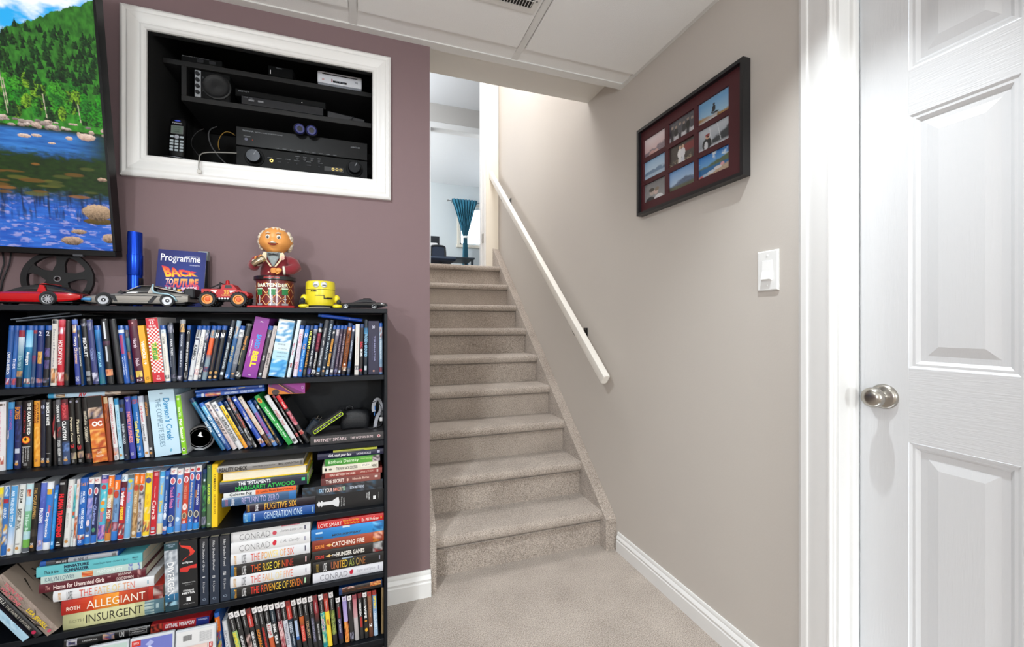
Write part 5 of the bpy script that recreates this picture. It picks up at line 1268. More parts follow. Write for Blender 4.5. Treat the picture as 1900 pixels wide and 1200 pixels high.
stack([
 ('book', 580, 711, .033, '#d2d3da', [T('CONRAD', .1, .48, '#6a6a74', .26, .82, -.01), E(.535, .5, .026, .22, '#b81f3a'), E(.545, .4, .018, .16, '#b81f3a'), T('Sugar and Spice', .61, .88, '#9a9aa4', .3, .66, 0, .3), R(.925, .94, .3, .7, '#99a')], 'white hardback with grey capitals and crimson heart', '#d2d3da'),
 ('book', 580, 712, .036, '#1a1919', [T('PITTACUS', .05, .08, '#a88a3a', .15, .9), T('LORE', .14, .19, '#e0e0e0', .15, .9, 0), T('UNITED AS ONE', .25, .73, ['#a8604a', '#c8742a', '#d8b83a', '#8aa04a', '#a8844a', '#a85a2a'], .16, .84, 0), R(.93, .945, .3, .7, '#99a'), R(.4, .55, .0, .1, '#8a9aa8')], 'black hardback with rust and gold title', '#1a1919'),
 ('book', 579, 712, .034, '#1d1a19', [T('COLLINS', .04, .16, '#c8382a', .42, .74, .03), G([(.18, .58), (.24, .42), (.24, .54), (.27, .54), (.27, .62), (.24, .62), (.24, .74)], '#d8b06a'), T('THE', .27, .32, '#ddd', .5, .68), T('HUNGER GAMES', .33, .72, '#e0dcd4', .36, .78, .03), P(.84, .98, ['#4a4a4a', '#aaa', '#8a2a2a', '#2a2a2a'])], 'charcoal hardback with silver title and arrow', '#1d1a19'),
 ('book', 579, 712, .034, '#8a3420', [B(0, 1, '#7a2a1a', '#a8482a'), T('COLLINS', .04, .16, '#e08a3a', .44, .76, .03), G([(.18, .58), (.24, .42), (.24, .54), (.27, .54), (.27, .62), (.24, .62), (.24, .74)], '#e0b060'), T('CATCHING FIRE', .27, .72, '#ecdcd0', .34, .8, .02), P(.84, .98, ['#c8742a', '#8a2a1c', '#d8a08a'])], 'rust red hardback with cream title and arrow', '#8a3420'),
 ('book', 577, 712, .036, '#1f77bc', [B(0, 1, '#1a6ab0', '#2f8fd0'), T('COLLINS', .05, .16, '#4a4a3a', .66, .84), R(.06, .15, .25, .4, '#b8d4e4'), T('MOCKINGJAY', .28, .68, '#3a3f44', .6, .84, .03), P(.84, .99, ['#2f8fd0', '#1a5a94', '#6ab4e0']), R(.42, .52, .0, .16, '#b8c4c8')], 'shiny azure hardback with dark title', '#1f6fb4'),
 ('book', 588, 712, .024, '#c0181c', [T('LOVE SMART', .02, .36, '#f0e4de', .3, .82, .0), T('Find the One You Want', .38, .62, '#e8a83a', .14, .4), T('Fix the One You Got', .4, .62, '#e8a83a', .5, .8), T('Dr. Phil McGraw', .66, .92, '#f0dcd4', .3, .75, .01), E(.96, .5, .01, .2, '#e0a03a')], 'scarlet hardback with white serif title', '#b0161a'),
], ZS[4], 1.612, 1.075, 'the right fourth-shelf stack', 'books in the right stack of the fourth shelf')

# books leaning at the left end of the fourth shelf
def leaner(kind, xbl, w, ang, L, base, ops, label, Y, cover, cat='book', name='hardback_book', dep=.14):
    return make_item(name, kind, L, w, base, ops, (PX(xbl, Y), Y, ZS[4] + .0008), ang, label, cat, 'books leaning on the fourth shelf', dep, 0, cover)
lb = leaner('book', 86.5, .030, -.585, .222, '#8f8076', [P(0, 1, ['#8f8076', '#9a8a80', '#85776c'])] + [G([(s_, t_), (s_ + .03, t_ + .06), (min(s_ + l_, .99), min(max(t_ + d_, .01), .99))], '#2a2420') for s_, t_, l_, d_ in ((.02, .1, .2, .5), (.1, .9, .25, -.5), (.3, .95, .3, -.4), (.35, .05, .25, .6), (.5, .9, .4, -.2), (.55, .98, .3, -.5), (.6, .1, .2, .8), (.05, .6, .3, .3), (.75, .95, .2, -.7), (.2, .3, .15, .6))] + [T('THEN SHE', .12, .42, '#d06a74', .14, .42, .02), T('WAS GONE', .14, .46, '#d06a74', .54, .84, .02), T('LISA JEWELL', .56, .9, '#e0c02a', .3, .74, .03), E(.95, .5, .018, .16, '#c84a64')], 'taupe hardback with pink title leaning beside the left stack', 1.60, '#9a8c80')
# bare branches printed on its jacket front
br_ = PB(.222, .14, None, 1)
for k in range(26):
    s0, t0 = random.random() * .8, random.random() * .8
    ln, an = .12 + random.random() * .25, random.uniform(-.9, .9)
    s1, t1 = s0 + ln * math.cos(an), t0 + ln * math.sin(an)
    wd = .012 + random.random() * .014
    br_.poly([(s0, t0 - wd), (s0, t0 + wd), (min(s1, .98), min(max(t1, .02), .98))], '#2a2420')
bo = br_.build('printed_jacket', m_card, lb)
bo.rotation_euler = (0, 0, PI / 2); bo.location = (.0303, .0, 0)
leaner('book', 64, .0185, -.585, .215, '#15161a', [T('LISA', .02, .14, '#e0dfd8', .2, .8, 0), T('JEWELL', .16, .4, '#e0dfd8', .2, .8, 0), T('THE FAMILY UPSTAIRS', .42, .86, '#b9b4a8', .32, .68, 0), E(.92, .5, .025, .28, '#b01f4a')], 'black hardback with tall white serif lettering, second of the leaning books', 1.602, '#15161a')
leaner('paper', 42, .0175, -.585, .20, '#9fc0d4', [P(.2, .8, ['#9fc0d4', '#8ab0c8', '#b4d0e0'])], 'pale blue paperback with flowered dark cover at the far left', 1.598, '#27222c', name='paperback_book')

# single cases laid on top of the standing rows
for k, (xa, ya, xb, yb) in enumerate([(20, 599.5, 130, 583.5), (30, 601.5, 152, 584)]):
    Y = 1.70 + k * .012
    zl, zr = 1.2035 - k * 0, 1.2265
    lie('paper', PX(xa, Y), zl + .006 - k * .0055, PX(xb, Y), zr + .004 - k * .0055, .0045, '#3a3f48', [R(0, 1, .0, .5, '#7a828c')],
        ['thin silver grey sleeve slanting over the leftmost cases, upper of two', 'thin silver grey sleeve slanting over the leftmost cases, lower of two'][k], Y, 'card_sleeve', 'disc case', 'sleeves on the top shelf', .12, '#2a2e34', '#777')
Y = 1.672
lie('br', PX(590, Y), PZ(590, 587.5, Y), PX(672, Y), PZ(672, 597.5, Y), .0125, '#1d4bb4', [B(0, 1, '#1f55c8', '#1a45a8'), R(.68, .7, .45, .55, '#bcd')], 'plain blue disc case slanting across the right end of the top shelf', Y, 'disc_case', 'disc case', None, .12)
Y = 1.645
lie('dvd', PX(87, Y), ZS[2] + .2044, PX(258, Y), ZS[2] + .2058, .0145, '#a8c4d8', [B(0, .06, '#3a9ac8'), P(.08, .18, ['#d8b070', '#6a4a3a', '#e0d0b0']), B(.2, .62, '#b8d4e8'), T('RV', .33, .42, '#b3202c', .08, .92, .05, .25), P(.62, .8, ['#c0a890', '#4a3a34', '#d8c8b8', '#8a7a70']), B(.8, 1, '#5a4a40', '#15120f')], 'pale blue disc case lying across the second row with red letters', Y, 'disc_case', 'disc case', None, .13)
Y = 1.655
lie('blu', PX(364, Y), PZ(364, 738, Y), PX(491, Y), PZ(491, 726, Y), .0132, '#3f62b8', [B(0, .04, '#d8e0f0'), P(.06, .3, ['#d8904a', '#c84a3a', '#3a4a8a', '#e0c8a0']), T('CAPTAIN UNDERPANTS', .36, .58, '#d4e0f4', .2, .8, .03), T('DOUBLE FEATURE', .62, .84, '#d4e0f4', .2, .8, .03)], 'blue disc case with cartoon faces, lower of two lying over the leaning cases', Y, 'disc_case', 'disc case', 'disc cases lying over the leaning ones', .13)
lie('br', PX(362, Y), PZ(364, 738, Y) + .0138, PX(490, Y), PZ(491, 726, Y) + .0138, .0112, '#23428f', [R(0, 1, .0, .3, '#3a62b8'), T('MAGIC MOUNTAIN', .42, .56, '#b8c4e0', .3, .8), R(.6, .7, .3, .6, '#c8b060'), R(.93, .98, .2, .8, '#9ab0d8')], 'dark blue disc case, upper of two lying over the leaning cases', Y, 'disc_case', 'disc case', 'disc cases lying over the leaning ones', .13)
Y = 1.66
lie('box', PX(497, Y), PZ(497, 732, Y), PX(566, Y), PZ(566, 729.5, Y), .0400, '#e0852a', [G([(0, 0), (.4, 0), (1.0, .98), (.62, .98), (.0, .3)], '#7a2a70'), G([(.35, 0), (1, 0), (1, .98)], '#a03a98'), G([(.24, 0), (.32, 0), (.76, .98), (.68, .98)], '#4a1a3a'), G([(.22, 0), (.24, 0), (.68, .98), (.66, .98)], '#f0b050'), E(.08, .2, .03, .1, '#5a4a6a'), E(.2, .8, .1, .24, '#4a3a3a'), H('CS', .9, .96, '#d8c0e0', .3, .6)], 'orange and purple carton wedged under the top shelf board', Y, 'gift_carton', 'box', None, .15, '#7a1a1e')
Y = 1.632
lie('blu', PX(244, Y), ZS[3] + .2140, PX(388, Y), ZS[3] + .2140, .0085, '#5f9ccc', [P(0, 1, ['#5f9ccc', '#7ab4dc', '#5590c0']), T('HOT WHEELS', .2, .36, '#c8742a', .2, .8, .03), T('ROBOT REVOLUTION', .42, .58, '#3a5a84', .3, .7), T('HOT WHEELS', .62, .8, '#c8542a', .15, .8, .03), B(.96, 1, '#b8c4cc')], 'sky blue disc case lying across the third row', Y, 'disc_case', 'disc case', None, .12)
Y = 1.622
lie('brd', PX(629, Y), ZS[5] + .1775, PX(709, Y), ZS[5] + .1795, .026, '#241a14', [P(0, .75, ['#3a2414', '#241a14', '#6a3a1a', '#4a2a14'], .2, .62), P(.7, .98, ['#d8883a', '#8a3a1c', '#e0b060', '#c0602a'], .0, .5), R(0, 1, .62, 1, '#15161a'), P(0, .3, ['#8a2a2a', '#c8b0a0', '#1d1d20'], 0, .2)], 'dark game with a fiery picture slanting over the right-hand games', Y, 'game_case', 'game case', None, .12)

# bottom shelf, left: lying sets, clear cases and an orange spine
Y = 1.655
zb = ZS[5]
zl = PZ(150, 1196, Y)
lie('dvd', PX(118, Y), PZ(118, 1203, Y), PX(277, Y), PZ(277, 1174, Y), .024, '#1b1b1d', [R(.02, .14, .05, .9, '#b8b8c4'), P(.04, .12, ['#4a4a7a', '#ccc', '#334'], .1, .8), T('UNIVERSAL', .2, .38, '#ccc', .4, .6), P(.44, .58, ['#a83028', '#4a5a8a', '#c8a080'], .1, .9), T('UN', .64, .7, '#ccc', .15, .85), R(.76, .98, .1, .9, '#aaa'), R(.765, .975, .13, .87, '#1b1b1d'), T('UNIVERSAL', .78, .96, '#bbb', .42, .6)], 'long black disc set with studio emblems lying under the fourth shelf', Y, 'disc_case', 'disc case', None, .15)
lie('box', PX(279, Y), PZ(279, 1175, Y), PX(388, Y), PZ(388, 1157, Y), .027, '#b3262c', [P(0, .2, ['#8a1f22', '#2a1414', '#c84a34']), T('LETHAL WEAPON', .24, .74, '#e8e0e4', .2, .68, .04, .2), T('DIRECTORS EDITION', .3, .74, '#5a1418', .76, .9), B(.77, 1, '#1f2f7c'), T('WARNER', .8, .97, '#b8c0e0', .15, .35)], 'red and dark blue box set with slanted white title under the fourth shelf', Y, 'box_set', 'box set', None, .15)
# a pile that carries them (hidden below the picture)
zz = zb + .0005
for k in range(5):
    th = .0205
    lie('dvd', PX(150, Y + .01), zz, PX(290, Y + .01), zz, th, '#22242a', [R(.05, .9, .2, .8, ['#5a6a8a', '#8a3a34', '#3a5a4a', '#7a7a80', '#4a3a6a'][k])], 'dark film case, ' + ORD[k] + ' from the shelf in the low left pile', Y + .01, 'disc_case', 'disc case', 'pile on the bottom shelf', .12)
    zz += th + .0004
m_clear = mat('clear_plastic', '#cfd4da', .12, coat=.5)
def clear_case(xl, xr, ytop, paint, label, Y, tilt=-.06):
    x0, x1 = PX(xl, Y), PX(xr, Y)
    L = PZ((xl + xr) / 2, ytop, Y) - zb - .001
    t = thing('clear_game_case', label, 'game case', (x0, Y, zb + .0006), (tilt, 0, 0), 'clear cases on the bottom shelf')
    w = x1 - x0
    MB().box(0, w, 0, .011, 0, L, .002).build('plastic_case', m_clear, t, smooth=SM)
    pb = PB(L, w, None, 1)
    paint(pb)
    pb.build('printed_cover', m_gloss, t)
def paint_purple(pb):
    f = lambda c: (lambda a, b: C(c))
    pb.patch(.04, .97, .04, .96, f('#7078c0'))
    pb.patch(.04, .14, .76, .96, f('#d0342c'))
    pb.text('SWITCH', .07, .11, .8, .92, '#f0e0e0', across=True)
    for k in range(9):
        s, t = random.uniform(.1, .8), random.uniform(.1, .75)
        pb.poly([(s, t), (s + .06, t + .1), (s + .02, t + .2), (s - .05, t + .08)], random.choice(['#d8dcf0', '#a8b0e0', '#8a94d8']))
def paint_back(pb):
    f = lambda c: (lambda a, b: C(c))
    pb.patch(.03, .97, .04, .97, f('#dcdcdc'))
    for k in range(26):
        t = .60 + .008 * k
        pb.patch(.1, .2, t, t + .003 + .003 * (k % 3 == 0), f('#333'))
    for k in range(9):
        pb.text('information notice text', .08 + .02 * k, .092 + .02 * k, .1, .4, '#8a8a90', across=True)
    pb.patch(.3, .8, .2, .95, f('#e0c4bc'))
    pb.patch(.3, .4, .07, .16, f('#c8342c'))
    pb.text('E', .32, .38, .09, .14, '#f0e0e0', across=True)
def paint_mint(pb):
    f = lambda c: (lambda a, b: C(c))
    pb.patch(.03, .97, .04, .97, f('#b8ccc4'))
    pb.patch(.2, .7, .2, .8, f('#d0dcd6'))
clear_case(238, 321, 1182, paint_purple, 'clear game case with violet picture and red corner', 1.608)
clear_case(323, 399, 1168, paint_back, 'clear game case showing its white printed back with barcode', 1.606)
clear_case(160, 236, 1198, paint_mint, 'clear game case with a pale mint cover', 1.612)
make_item('game_case', 'blu', .192, .0145, '#2a7ac0', [B(0, .28, '#f0781c'), T('nickelodeon', .04, .24, '#f8e0cc', .3, .7), P(.28, 1, ['#2a86c8', '#c84a3a', '#3a5a9c', '#d8c040']), T('TOON', .5, .8, '#e0d03a', .2, .6, .04)], (PX(406, 1.64), 1.64, zb + .0006), -.075, 'orange headed game beside the leaning black games', 'game case', 'games on the bottom shelf')
make_item('game_case', 'wht', .155, .014, '#dcdde0', [T('SPORTS', .2, .7, '#8a8a94', .3, .7)], (PX(423, 1.65), 1.65, zb + .0006), -.12, 'short white game at the left end of the leaning games', 'game case', 'games on the bottom shelf')

# second shelf, right: black round tin, book, charger, hub, pouch, strap
m_black = mat('black_plastic', '#131418', .35, coat=.2)
m_dark = mat('dark_rubber', '#1b1c20', .6)
tz = .066
ti = thing('round_tin', 'black round disc tin standing under the leaning cases', 'tin', (PX(372.5, 1.69), 1.69, ZS[2] + tz * .64 + .0005))
ti.scale = (.64, .64, .64)
MB().lathe([(0, .0), (.05, .0), (.052, -.002), (.058, -.002), (.060, 0), (.0655, .003), (.066, .006), (.066, .022), (.0645, .0225), (.0645, .024), (.066, .0245), (.066, .042), (0, .042)], (0, 0, 0), 'y', 48).build('tin_body', m_black, ti, smooth=SM)
for r in (.0475, .0555, .0625):
    MB().lathe([(r, -.0028), (r + .0016, -.0032), (r + .0016, .003), (r, .003)], (0, 0, 0), 'y', 48).build('ring', mat('tin_ring', '#7d8084', .25, .9), ti, smooth=SM)
MB().prism([(-.012, .012), (-.002, .03), (.004, .03), (.004, .012), (.012, .006), (.002, .004)], -.0035, -.0005, 'y').build('printed_figure', mat('white_print', '#e6e6e6', .5), ti)

Y = 1.625
lie('paper', PX(576, Y), ZS[2] + .0006, PX(714, Y), ZS[2] + .0006, .029, '#3a3839', [B(0, .4, '#333132', '#3f3d3e'), T('BRITNEY SPEARS', .05, .48, '#dcc8c8', .3, .68, .0), T('THE WOMAN IN ME', .53, .85, '#dcc8c8', .34, .64, .0), E(.93, .5, .025, .2, '#c8a8a8'), E(.93, .5, .012, .1, '#8a2a34')], 'charcoal book with pinkish capitals lying under the pouch', Y, 'hardback_book', 'book', None, .16, '#3a3839')
zt2 = ZS[2] + .0302
ch = thing('phone_charger', 'dark plug-in charger with metal prongs and coiled lead', 'charger', (PX(577, 1.70), 1.70, zt2 + .012))
q = MB().box(-.015, .015, -.012, .012, -.028, .028, .004)
q.xf(Matrix.Rotation(.62, 4, 'Y') @ Matrix.Translation((0, 0, .01))).build('charger_body', mat('charger_blue_black', '#1c2733', .35), ch, smooth=SM)
q = MB()
for s in (-.006, .006):
    q.box(s - .0008, s + .0008, -.003, .003, .038, .054, .0004)
q.xf(Matrix.Rotation(.62, 4, 'Y')).build('prong', mat('prong_metal', '#b8b09c', .3, 1.0), ch)
pts = [(.02 + .022 * math.cos(a) + .004 * math.sin(3 * a), -.01 + .012 * math.sin(a * .7), .004 + .018 * math.sin(a) + .0004 * k) for k, a in enumerate(np.linspace(-2.2, 9.5, 60))]
MB().tube(pts, .0016, 6).build('lead', m_dark, ch, smooth=True)
x0, z0, x1, z1 = PX(583, 1.635), PZ(583, 797, 1.635), PX(640, 1.635), PZ(640, 758, 1.635)
hb = thing('usb_hub', 'black hub with lime green trim around four ports', 'usb hub', (x0, 1.635, zt2 + .002), (0, -math.atan2(z1 - z0, x1 - x0), 0))
HL = math.hypot(x1 - x0, z1 - z0)
MB().box(0, HL, 0.002, .046, .0, .024, .003).build('housing', m_black, hb, smooth=SM)
q = MB()
for (a, b_, c_, d_) in ((.003, HL - .003, .002, .0042), (.003, HL - .003, .0128, .0146), (.003, .0052, .002, .0146), (HL - .0052, HL - .003, .002, .0146)):
    q.box(a, b_, .0, .004, c_, d_)
for k in range(1, 4):
    xx = .003 + (HL - .006) * k / 4
    q.box(xx - .001, xx + .001, .0, .004, .004, .013)
q.build('lime_trim', mat('lime_plastic', '#b4d42a', .4), hb)
for k in range(4):
    xx = .003 + (HL - .006) * (k + .5) / 4
    p_ = MB().box(xx - .0072, xx + .0072, .0008, .003, .0052, .0118).build('port', mat('port_black', '#050505', .5), hb)
    MB().box(xx - .005, xx + .005, .0002, .0012, .0078, .0092).build('tongue', mat('port_tongue', '#c8c8c8', .4), p_)
# pouch
po = thing('camera_pouch', 'soft black zipped pouch on the charcoal book', 'pouch', (PX(659, 1.722), 1.722, zt2 + .0006))
rings = []
for (z, sx, sy) in ((0, .046, .03), (.006, .052, .034), (.03, .054, .035), (.052, .052, .034), (.064, .045, .028), (.069, .03, .018)):
    rings.append([(sx * (abs(math.cos(a)) ** .5) * (1 if math.cos(a) > 0 else -1), sy * (abs(math.sin(a)) ** .5) * (1 if math.sin(a) > 0 else -1), z + .003 * math.sin(3 * a)) for a in np.linspace(0, 2 * PI, 28, endpoint=False)])
MB().loft(rings).build('pouch_body', mat('black_nylon', '#14161a', .55, bump=(260, .25)), po, smooth=True)
MB().tube([(.0545 * math.cos(a), .036 * math.sin(a), .046) for a in np.linspace(PI, 2 * PI, 20)], .0014, 6).build('zip', mat('zip_grey', '#2c2f34', .3), po, smooth=True)
MB().tube([(-.02 + .012 * math.cos(a), 0, .074 + .008 * math.sin(a)) for a in np.linspace(-.6, PI + .6, 14)], .004, 8).build('loop', m_dark, po, smooth=True)
# grey strap and usb lead
sx, sz = PX(702, 1.68), zt2
stp = thing('wrist_strap', 'grey woven strap looping up at the right end of the second shelf', 'strap', (sx, 1.68, sz + .001))
b = MB()
path = []
for k in range(34):
    a = -2.0 + 5.6 * k / 33
    path.append((-.004 + .020 * math.cos(a) * .7, .0, .078 + .030 * math.sin(a)))
path = [(-.012, 0, .002), (-.010, 0, .02), (-.006, 0, .036), (-.002, .0, .047)] + path[3:]
V, F = [], []
for i, (x, y, z) in enumerate(path):
    a_, b_ = path[max(i - 1, 0)], path[min(i + 1, len(path) - 1)]
    tx, tz = b_[0] - a_[0], b_[2] - a_[2]
    l_ = math.hypot(tx, tz)
    nx, nz, yy = -tz / l_ * .0062, tx / l_ * .0062, .012 * math.sin(i * .12)
    V += [(x - nx, yy - .0012, z - nz), (x + nx, yy - .0004, z + nz), (x + nx, yy + .0008, z + nz), (x - nx, yy, z - nz)]
    if i:
        k = 4 * i
        F += [(k - 4 + j, k - 4 + (j + 1) % 4, k + (j + 1) % 4, k + j) for j in range(4)]
b.add(V, F)
b.build('webbing', mat('grey_webbing', '#9c9da4', .8, bump=(600, .3)), stp)
MB().box(-.014, -.011, -.009, -.006, .062, .085).box(-.016, -.013, -.009, -.006, .05, .06).build('coloured_tag', mat('coloured_tag', '#2a6ab0', .5), stp)
ul = thing('usb_lead', 'black usb lead with white plug tag beside the grey strap', 'cable', (PX(706, 1.66), 1.66, sz + .001))
MB().tube([(-.06, .02, .004), (-.03, -.005, .006), (0, 0, .012), (.008, 0, .03), (.006, .0, .055), (.002, .0, .085), (-.01, 0, .108), (-.03, .005, .10)], .0016, 6).build('lead', m_dark, ul, smooth=True)
MB().box(-.003, .007, -.006, .0, .030, .0445, .001).build('plug', mat('white_tag', '#d8d8d8', .4), ul)
MB().box(.000, .010, -.005, .001, .046, .066, .002).build('plug_grip', mat('grey_grip', '#3a3c40', .5), ul)
# ================================================================== ON TOP OF THE BOOKCASE
ZT = BT
m_tyre = mat('toy_tyre', '#17181a', .6)
m_chrome = mat('toy_chrome', '#b4b7bc', .38, .55)
m_glass_d = mat('toy_dark_glass', '#0c0e12', .08, coat=.6)

def wheel(parent, x, y, z, r, w, rim, spokes=8, hub='#c9ccd0', face=-1):
    """wheel on an axle along y; tyre with rim and spokes as sub-parts"""
    t = MB().lathe([(r * .70, -w / 2 + .001), (r * .78, -w / 2), (r * .95, -w / 2), (r, -w / 2 + w * .18), (r, w / 2 - w * .18), (r * .95, w / 2), (r * .70, w / 2), (r * .68, w * .1), (r * .70, -w / 2 + .001)], (0, 0, 0), 'y', 28).build('wheel', m_tyre, parent, smooth=SM, loc=(x, y, z))
    q = MB()
    ye = face * w / 2
    q.lathe([(r * .70, 0), (r * .70, ye * .96), (r * .63, ye * .9), (r * .62, ye * .2), (0, ye * .15)], (0, 0, 0), 'y', 28)
    for k in range(spokes):
        a = 2 * PI * k / spokes
        c, s_ = math.cos(a), math.sin(a)
        hw = r * .07
        P_ = [(c * r * .12 - s_ * hw, s_ * r * .12 + c * hw), (c * r * .66 - s_ * hw * .8, s_ * r * .66 + c * hw * .8), (c * r * .66 + s_ * hw * .8, s_ * r * .66 - c * hw * .8), (c * r * .12 + s_ * hw, s_ * r * .12 - c * hw)]
        q.prism(P_, min(ye * .5, ye * .85), max(ye * .5, ye * .85), 'y')
    q.lathe([(0, ye * .92), (r * .14, ye * .9), (r * .17, ye * .6), (r * .17, 0)], (0, 0, 0), 'y', 16)
    q.build('rim', rim, t, smooth=SM)
    return t

def car_shell(sections, n=8):
    """loft of car cross sections: (x, z_low, z_shoulder, z_top, half width low, half width shoulder, half width top)"""
    rings = []
    for (x, zl, zs, zt, wl, ws, wt) in sections:
        half = [(wl, zl), (ws, zl + (zs - zl) * .35), (ws, zs), (wt + (ws - wt) * .35, zs + (zt - zs) * .75), (wt * .8, zt), (0, zt + .0006)]
        ring = [(x, -y, z) for y, z in half] + [(x, y, z) for y, z in half[::-1][1:]]
        rings.append(ring)
    return MB().loft(rings)

# ---- red coupe at the left edge (faces left)
Y = 1.70
xa = PX(167.5, Y)
m_red = mat('toy_red_paint', '#c00810', .16, coat=.8)
rc = thing('toy_car', 'glossy red toy coupe with silver wheels at the left end', 'toy car', (xa, Y, ZT), (0, 0, -.02))
Lc = .29
s = [(-Lc, .016, .026, .030, .040, .046, .036), (-.275, .012, .028, .036, .048, .052, .044), (-.20, .011, .032, .040, .052, .055, .046), (-.155, .011, .034, .042, .053, .056, .046), (-.09, .011, .035, .0435, .053, .056, .044), (-.04, .013, .036, .042, .052, .055, .042), (-.012, .018, .036, .0385, .048, .052, .040), (-.001, .022, .033, .035, .044, .047, .036)]
car_shell(s).build('body', m_red, rc, smooth=SM)
s = [(-.178, .040, .0405, .0415, .044, .043, .040), (-.150, .040, .048, .0565, .044, .041, .034), (-.118, .0405, .054, .0655, .044, .039, .032), (-.088, .0405, .054, .0665, .044, .039, .032), (-.05, .0405, .047, .055, .042, .038, .031), (-.018, .0385, .0395, .041, .038, .036, .030)]
car_shell(s).build('cabin_glass', m_glass_d, rc, smooth=SM)
q = MB()
for sg in (-1, 1):
    q.prism([(-.104, .042), (-.082, .042), (-.089, .062), (-.098, .063)], sg * .0425 - .0022, sg * .0425 + .0022, 'y')
q.box(-.102, -.088, -.033, .033, .0655, .0682, .001)
q.build('roof_pillar', m_red, rc)
MB().box(-.006, .0004, -.036, .036, .026, .034, .001).build('tail_light', mat('toy_dark_red', '#3a0a0c', .2), rc)
for sg in (-1, 1):
    for xx in (-.072, -.222):
        wheel(rc, xx, sg * .0502, .0195, .0195, .017, m_chrome, 10, face=sg)
        MB().lathe([(0, -.001), (.0212, -.001), (.0212, .001), (0, .001)], (0, 0, 0), 'y', 28).build('wheel_arch', m_dark, rc, loc=(xx, sg * .0552, .0222))
MB().box(-.27, -.02, -.045, .045, .0085, .013, .001).build('chassis', m_dark, rc)

# ---- silver wedge coupe
Y = 1.70
x0, x1 = PX(170, Y), PX(362, Y)
Lc = x1 - x0
m_silver = mat('toy_brushed_steel', '#96918a', .4, .3)
dl = thing('toy_car', 'silver wedge-shaped toy coupe with pale blue engine pods behind the cabin', 'toy car', (x0, Y, ZT))
k = Lc
s = [(.0, .018, .024, .027, .036, .040, .034), (.02 * k, .014, .026, .031, .046, .050, .042), (.12 * k, .011, .031, .036, .050, .053, .045), (.32 * k, .010, .036, .042, .052, .055, .046), (.55 * k, .010, .038, .044, .052, .055, .046), (.78 * k, .011, .039, .045, .052, .055, .046), (.93 * k, .014, .036, .043, .050, .053, .044), (.985 * k, .018, .034, .040, .048, .050, .042)]
car_shell(s).build('body', m_silver, dl, smooth=SM)
s = [(.33 * k, .042, .0425, .043, .044, .043, .040), (.44 * k, .042, .051, .060, .043, .040, .034), (.50 * k, .042, .054, .0665, .043, .038, .032), (.62 * k, .042, .054, .0665, .043, .038, .032), (.66 * k, .043, .052, .064, .043, .038, .033), (.90 * k, .042, .044, .047, .041, .039, .034)]
car_shell(s).build('cabin_glass', m_glass_d, dl, smooth=SM)
q = MB()
for sg in (-1, 1):
    yy = sg * .0418
    q.prism([(.335 * k, .042), (.35 * k, .042), (.505 * k, .066), (.49 * k, .066)], yy - .002 - sg * .003, yy + .002 - sg * .003, 'y')
    q.prism([(.58 * k, .042), (.63 * k, .042), (.645 * k, .066), (.62 * k, .066)], yy - .002 - sg * .003, yy + .002 - sg * .003, 'y')
    q.prism([(.64 * k, .066), (.655 * k, .0635), (.92 * k, .045), (.92 * k, .049)], yy - .002 - sg * .002, yy + .002 - sg * .002, 'y')
q.box(.49 * k, .655 * k, -.033, .033, .0665, .0685, .001)
q.build('roof_frame', m_silver, dl)
q = MB()
for sg in (-1, 1):
    yy = sg * .0562
    q.box(.10 * k, .93 * k, yy - .0006, yy + .0006, .0335, .0350)
    q.prism([(.27 * k, .034), (.30 * k, .034), (.33 * k, .014), (.30 * k, .014)], yy - .0008, yy + .0008, 'y')
    q.prism([(.70 * k, .034), (.66 * k, .034), (.60 * k, .012), (.64 * k, .012)], yy - .0008, yy + .0008, 'y')
q.build('body_moulding', m_dark, dl)
m_ice = mat('toy_ice_blue', '#9fc0cc', .3, .3)
for sg in (-1, 1):
    MB().tube([(.645 * k, sg * .047, .072), (.64 * k, sg * .05, .058), (.66 * k, sg * .053, .046), (.72 * k, sg * .056, .0425), (.80 * k, sg * .0565, .0405), (.855 * k, sg * .0565, .032), (.885 * k, sg * .0565, .018)], .0028, 8).build('pod_piping', m_ice, dl, smooth=True)
MB().tube([(.0, -.045, .0205), (.03 * k, -.051, .0215), (.09 * k, -.054, .0205)], .005, 8).build('nose_light', mat('toy_blue_light', '#4a90c8', .15, coat=.6), dl, smooth=True)
for sg in (-1, 1):
    MB().lathe([(0, -.014), (.002, -.014), (.002, .014), (0, .014)], (0, 0, 0), 'x', 10).xf(Matrix.Scale(3.2, 4, (1, 0, 0))).build('side_tube', m_silver, dl, loc=(.45 * k, sg * .056, .013))
for sg in (-1, 1):
    for xx in (.205 * k, .795 * k):
        wheel(dl, xx, sg * .0502, .0195, .0195, .018, m_chrome, 22, face=sg)
        MB().lathe([(0, -.001), (.0212, -.001), (.0212, .001), (0, .001)], (0, 0, 0), 'y', 28).build('wheel_arch', m_dark, dl, loc=(xx, sg * .0552, .0222))
q = MB()
q.box(.80 * k, .83 * k, -.02, -.008, .056, .066, .001).box(.74 * k, .77 * k, -.012, .01, .06, .068, .001)
q.build('engine_detail', mat('toy_engine', '#8a8d90', .4, .6), dl)
MB().box(.855 * k, .885 * k, -.03, -.018, .052, .060, .001).build('yellow_unit', mat('toy_yellow', '#e0a818', .4), dl)
MB().box(.92 * k, 1.03 * k, -.034, .034, .03, .062, .004).build('rear_vent', m_dark, dl)
MB().prism([(.33 * k, .042), (.36 * k, .05), (.385 * k, .044), (.37 * k, .040)], -.06, -.054, 'y').build('mirror', m_dark, dl)
MB().box(.05 * k, .95 * k, -.045, .045, .008, .012, .001).build('chassis', m_dark, dl)

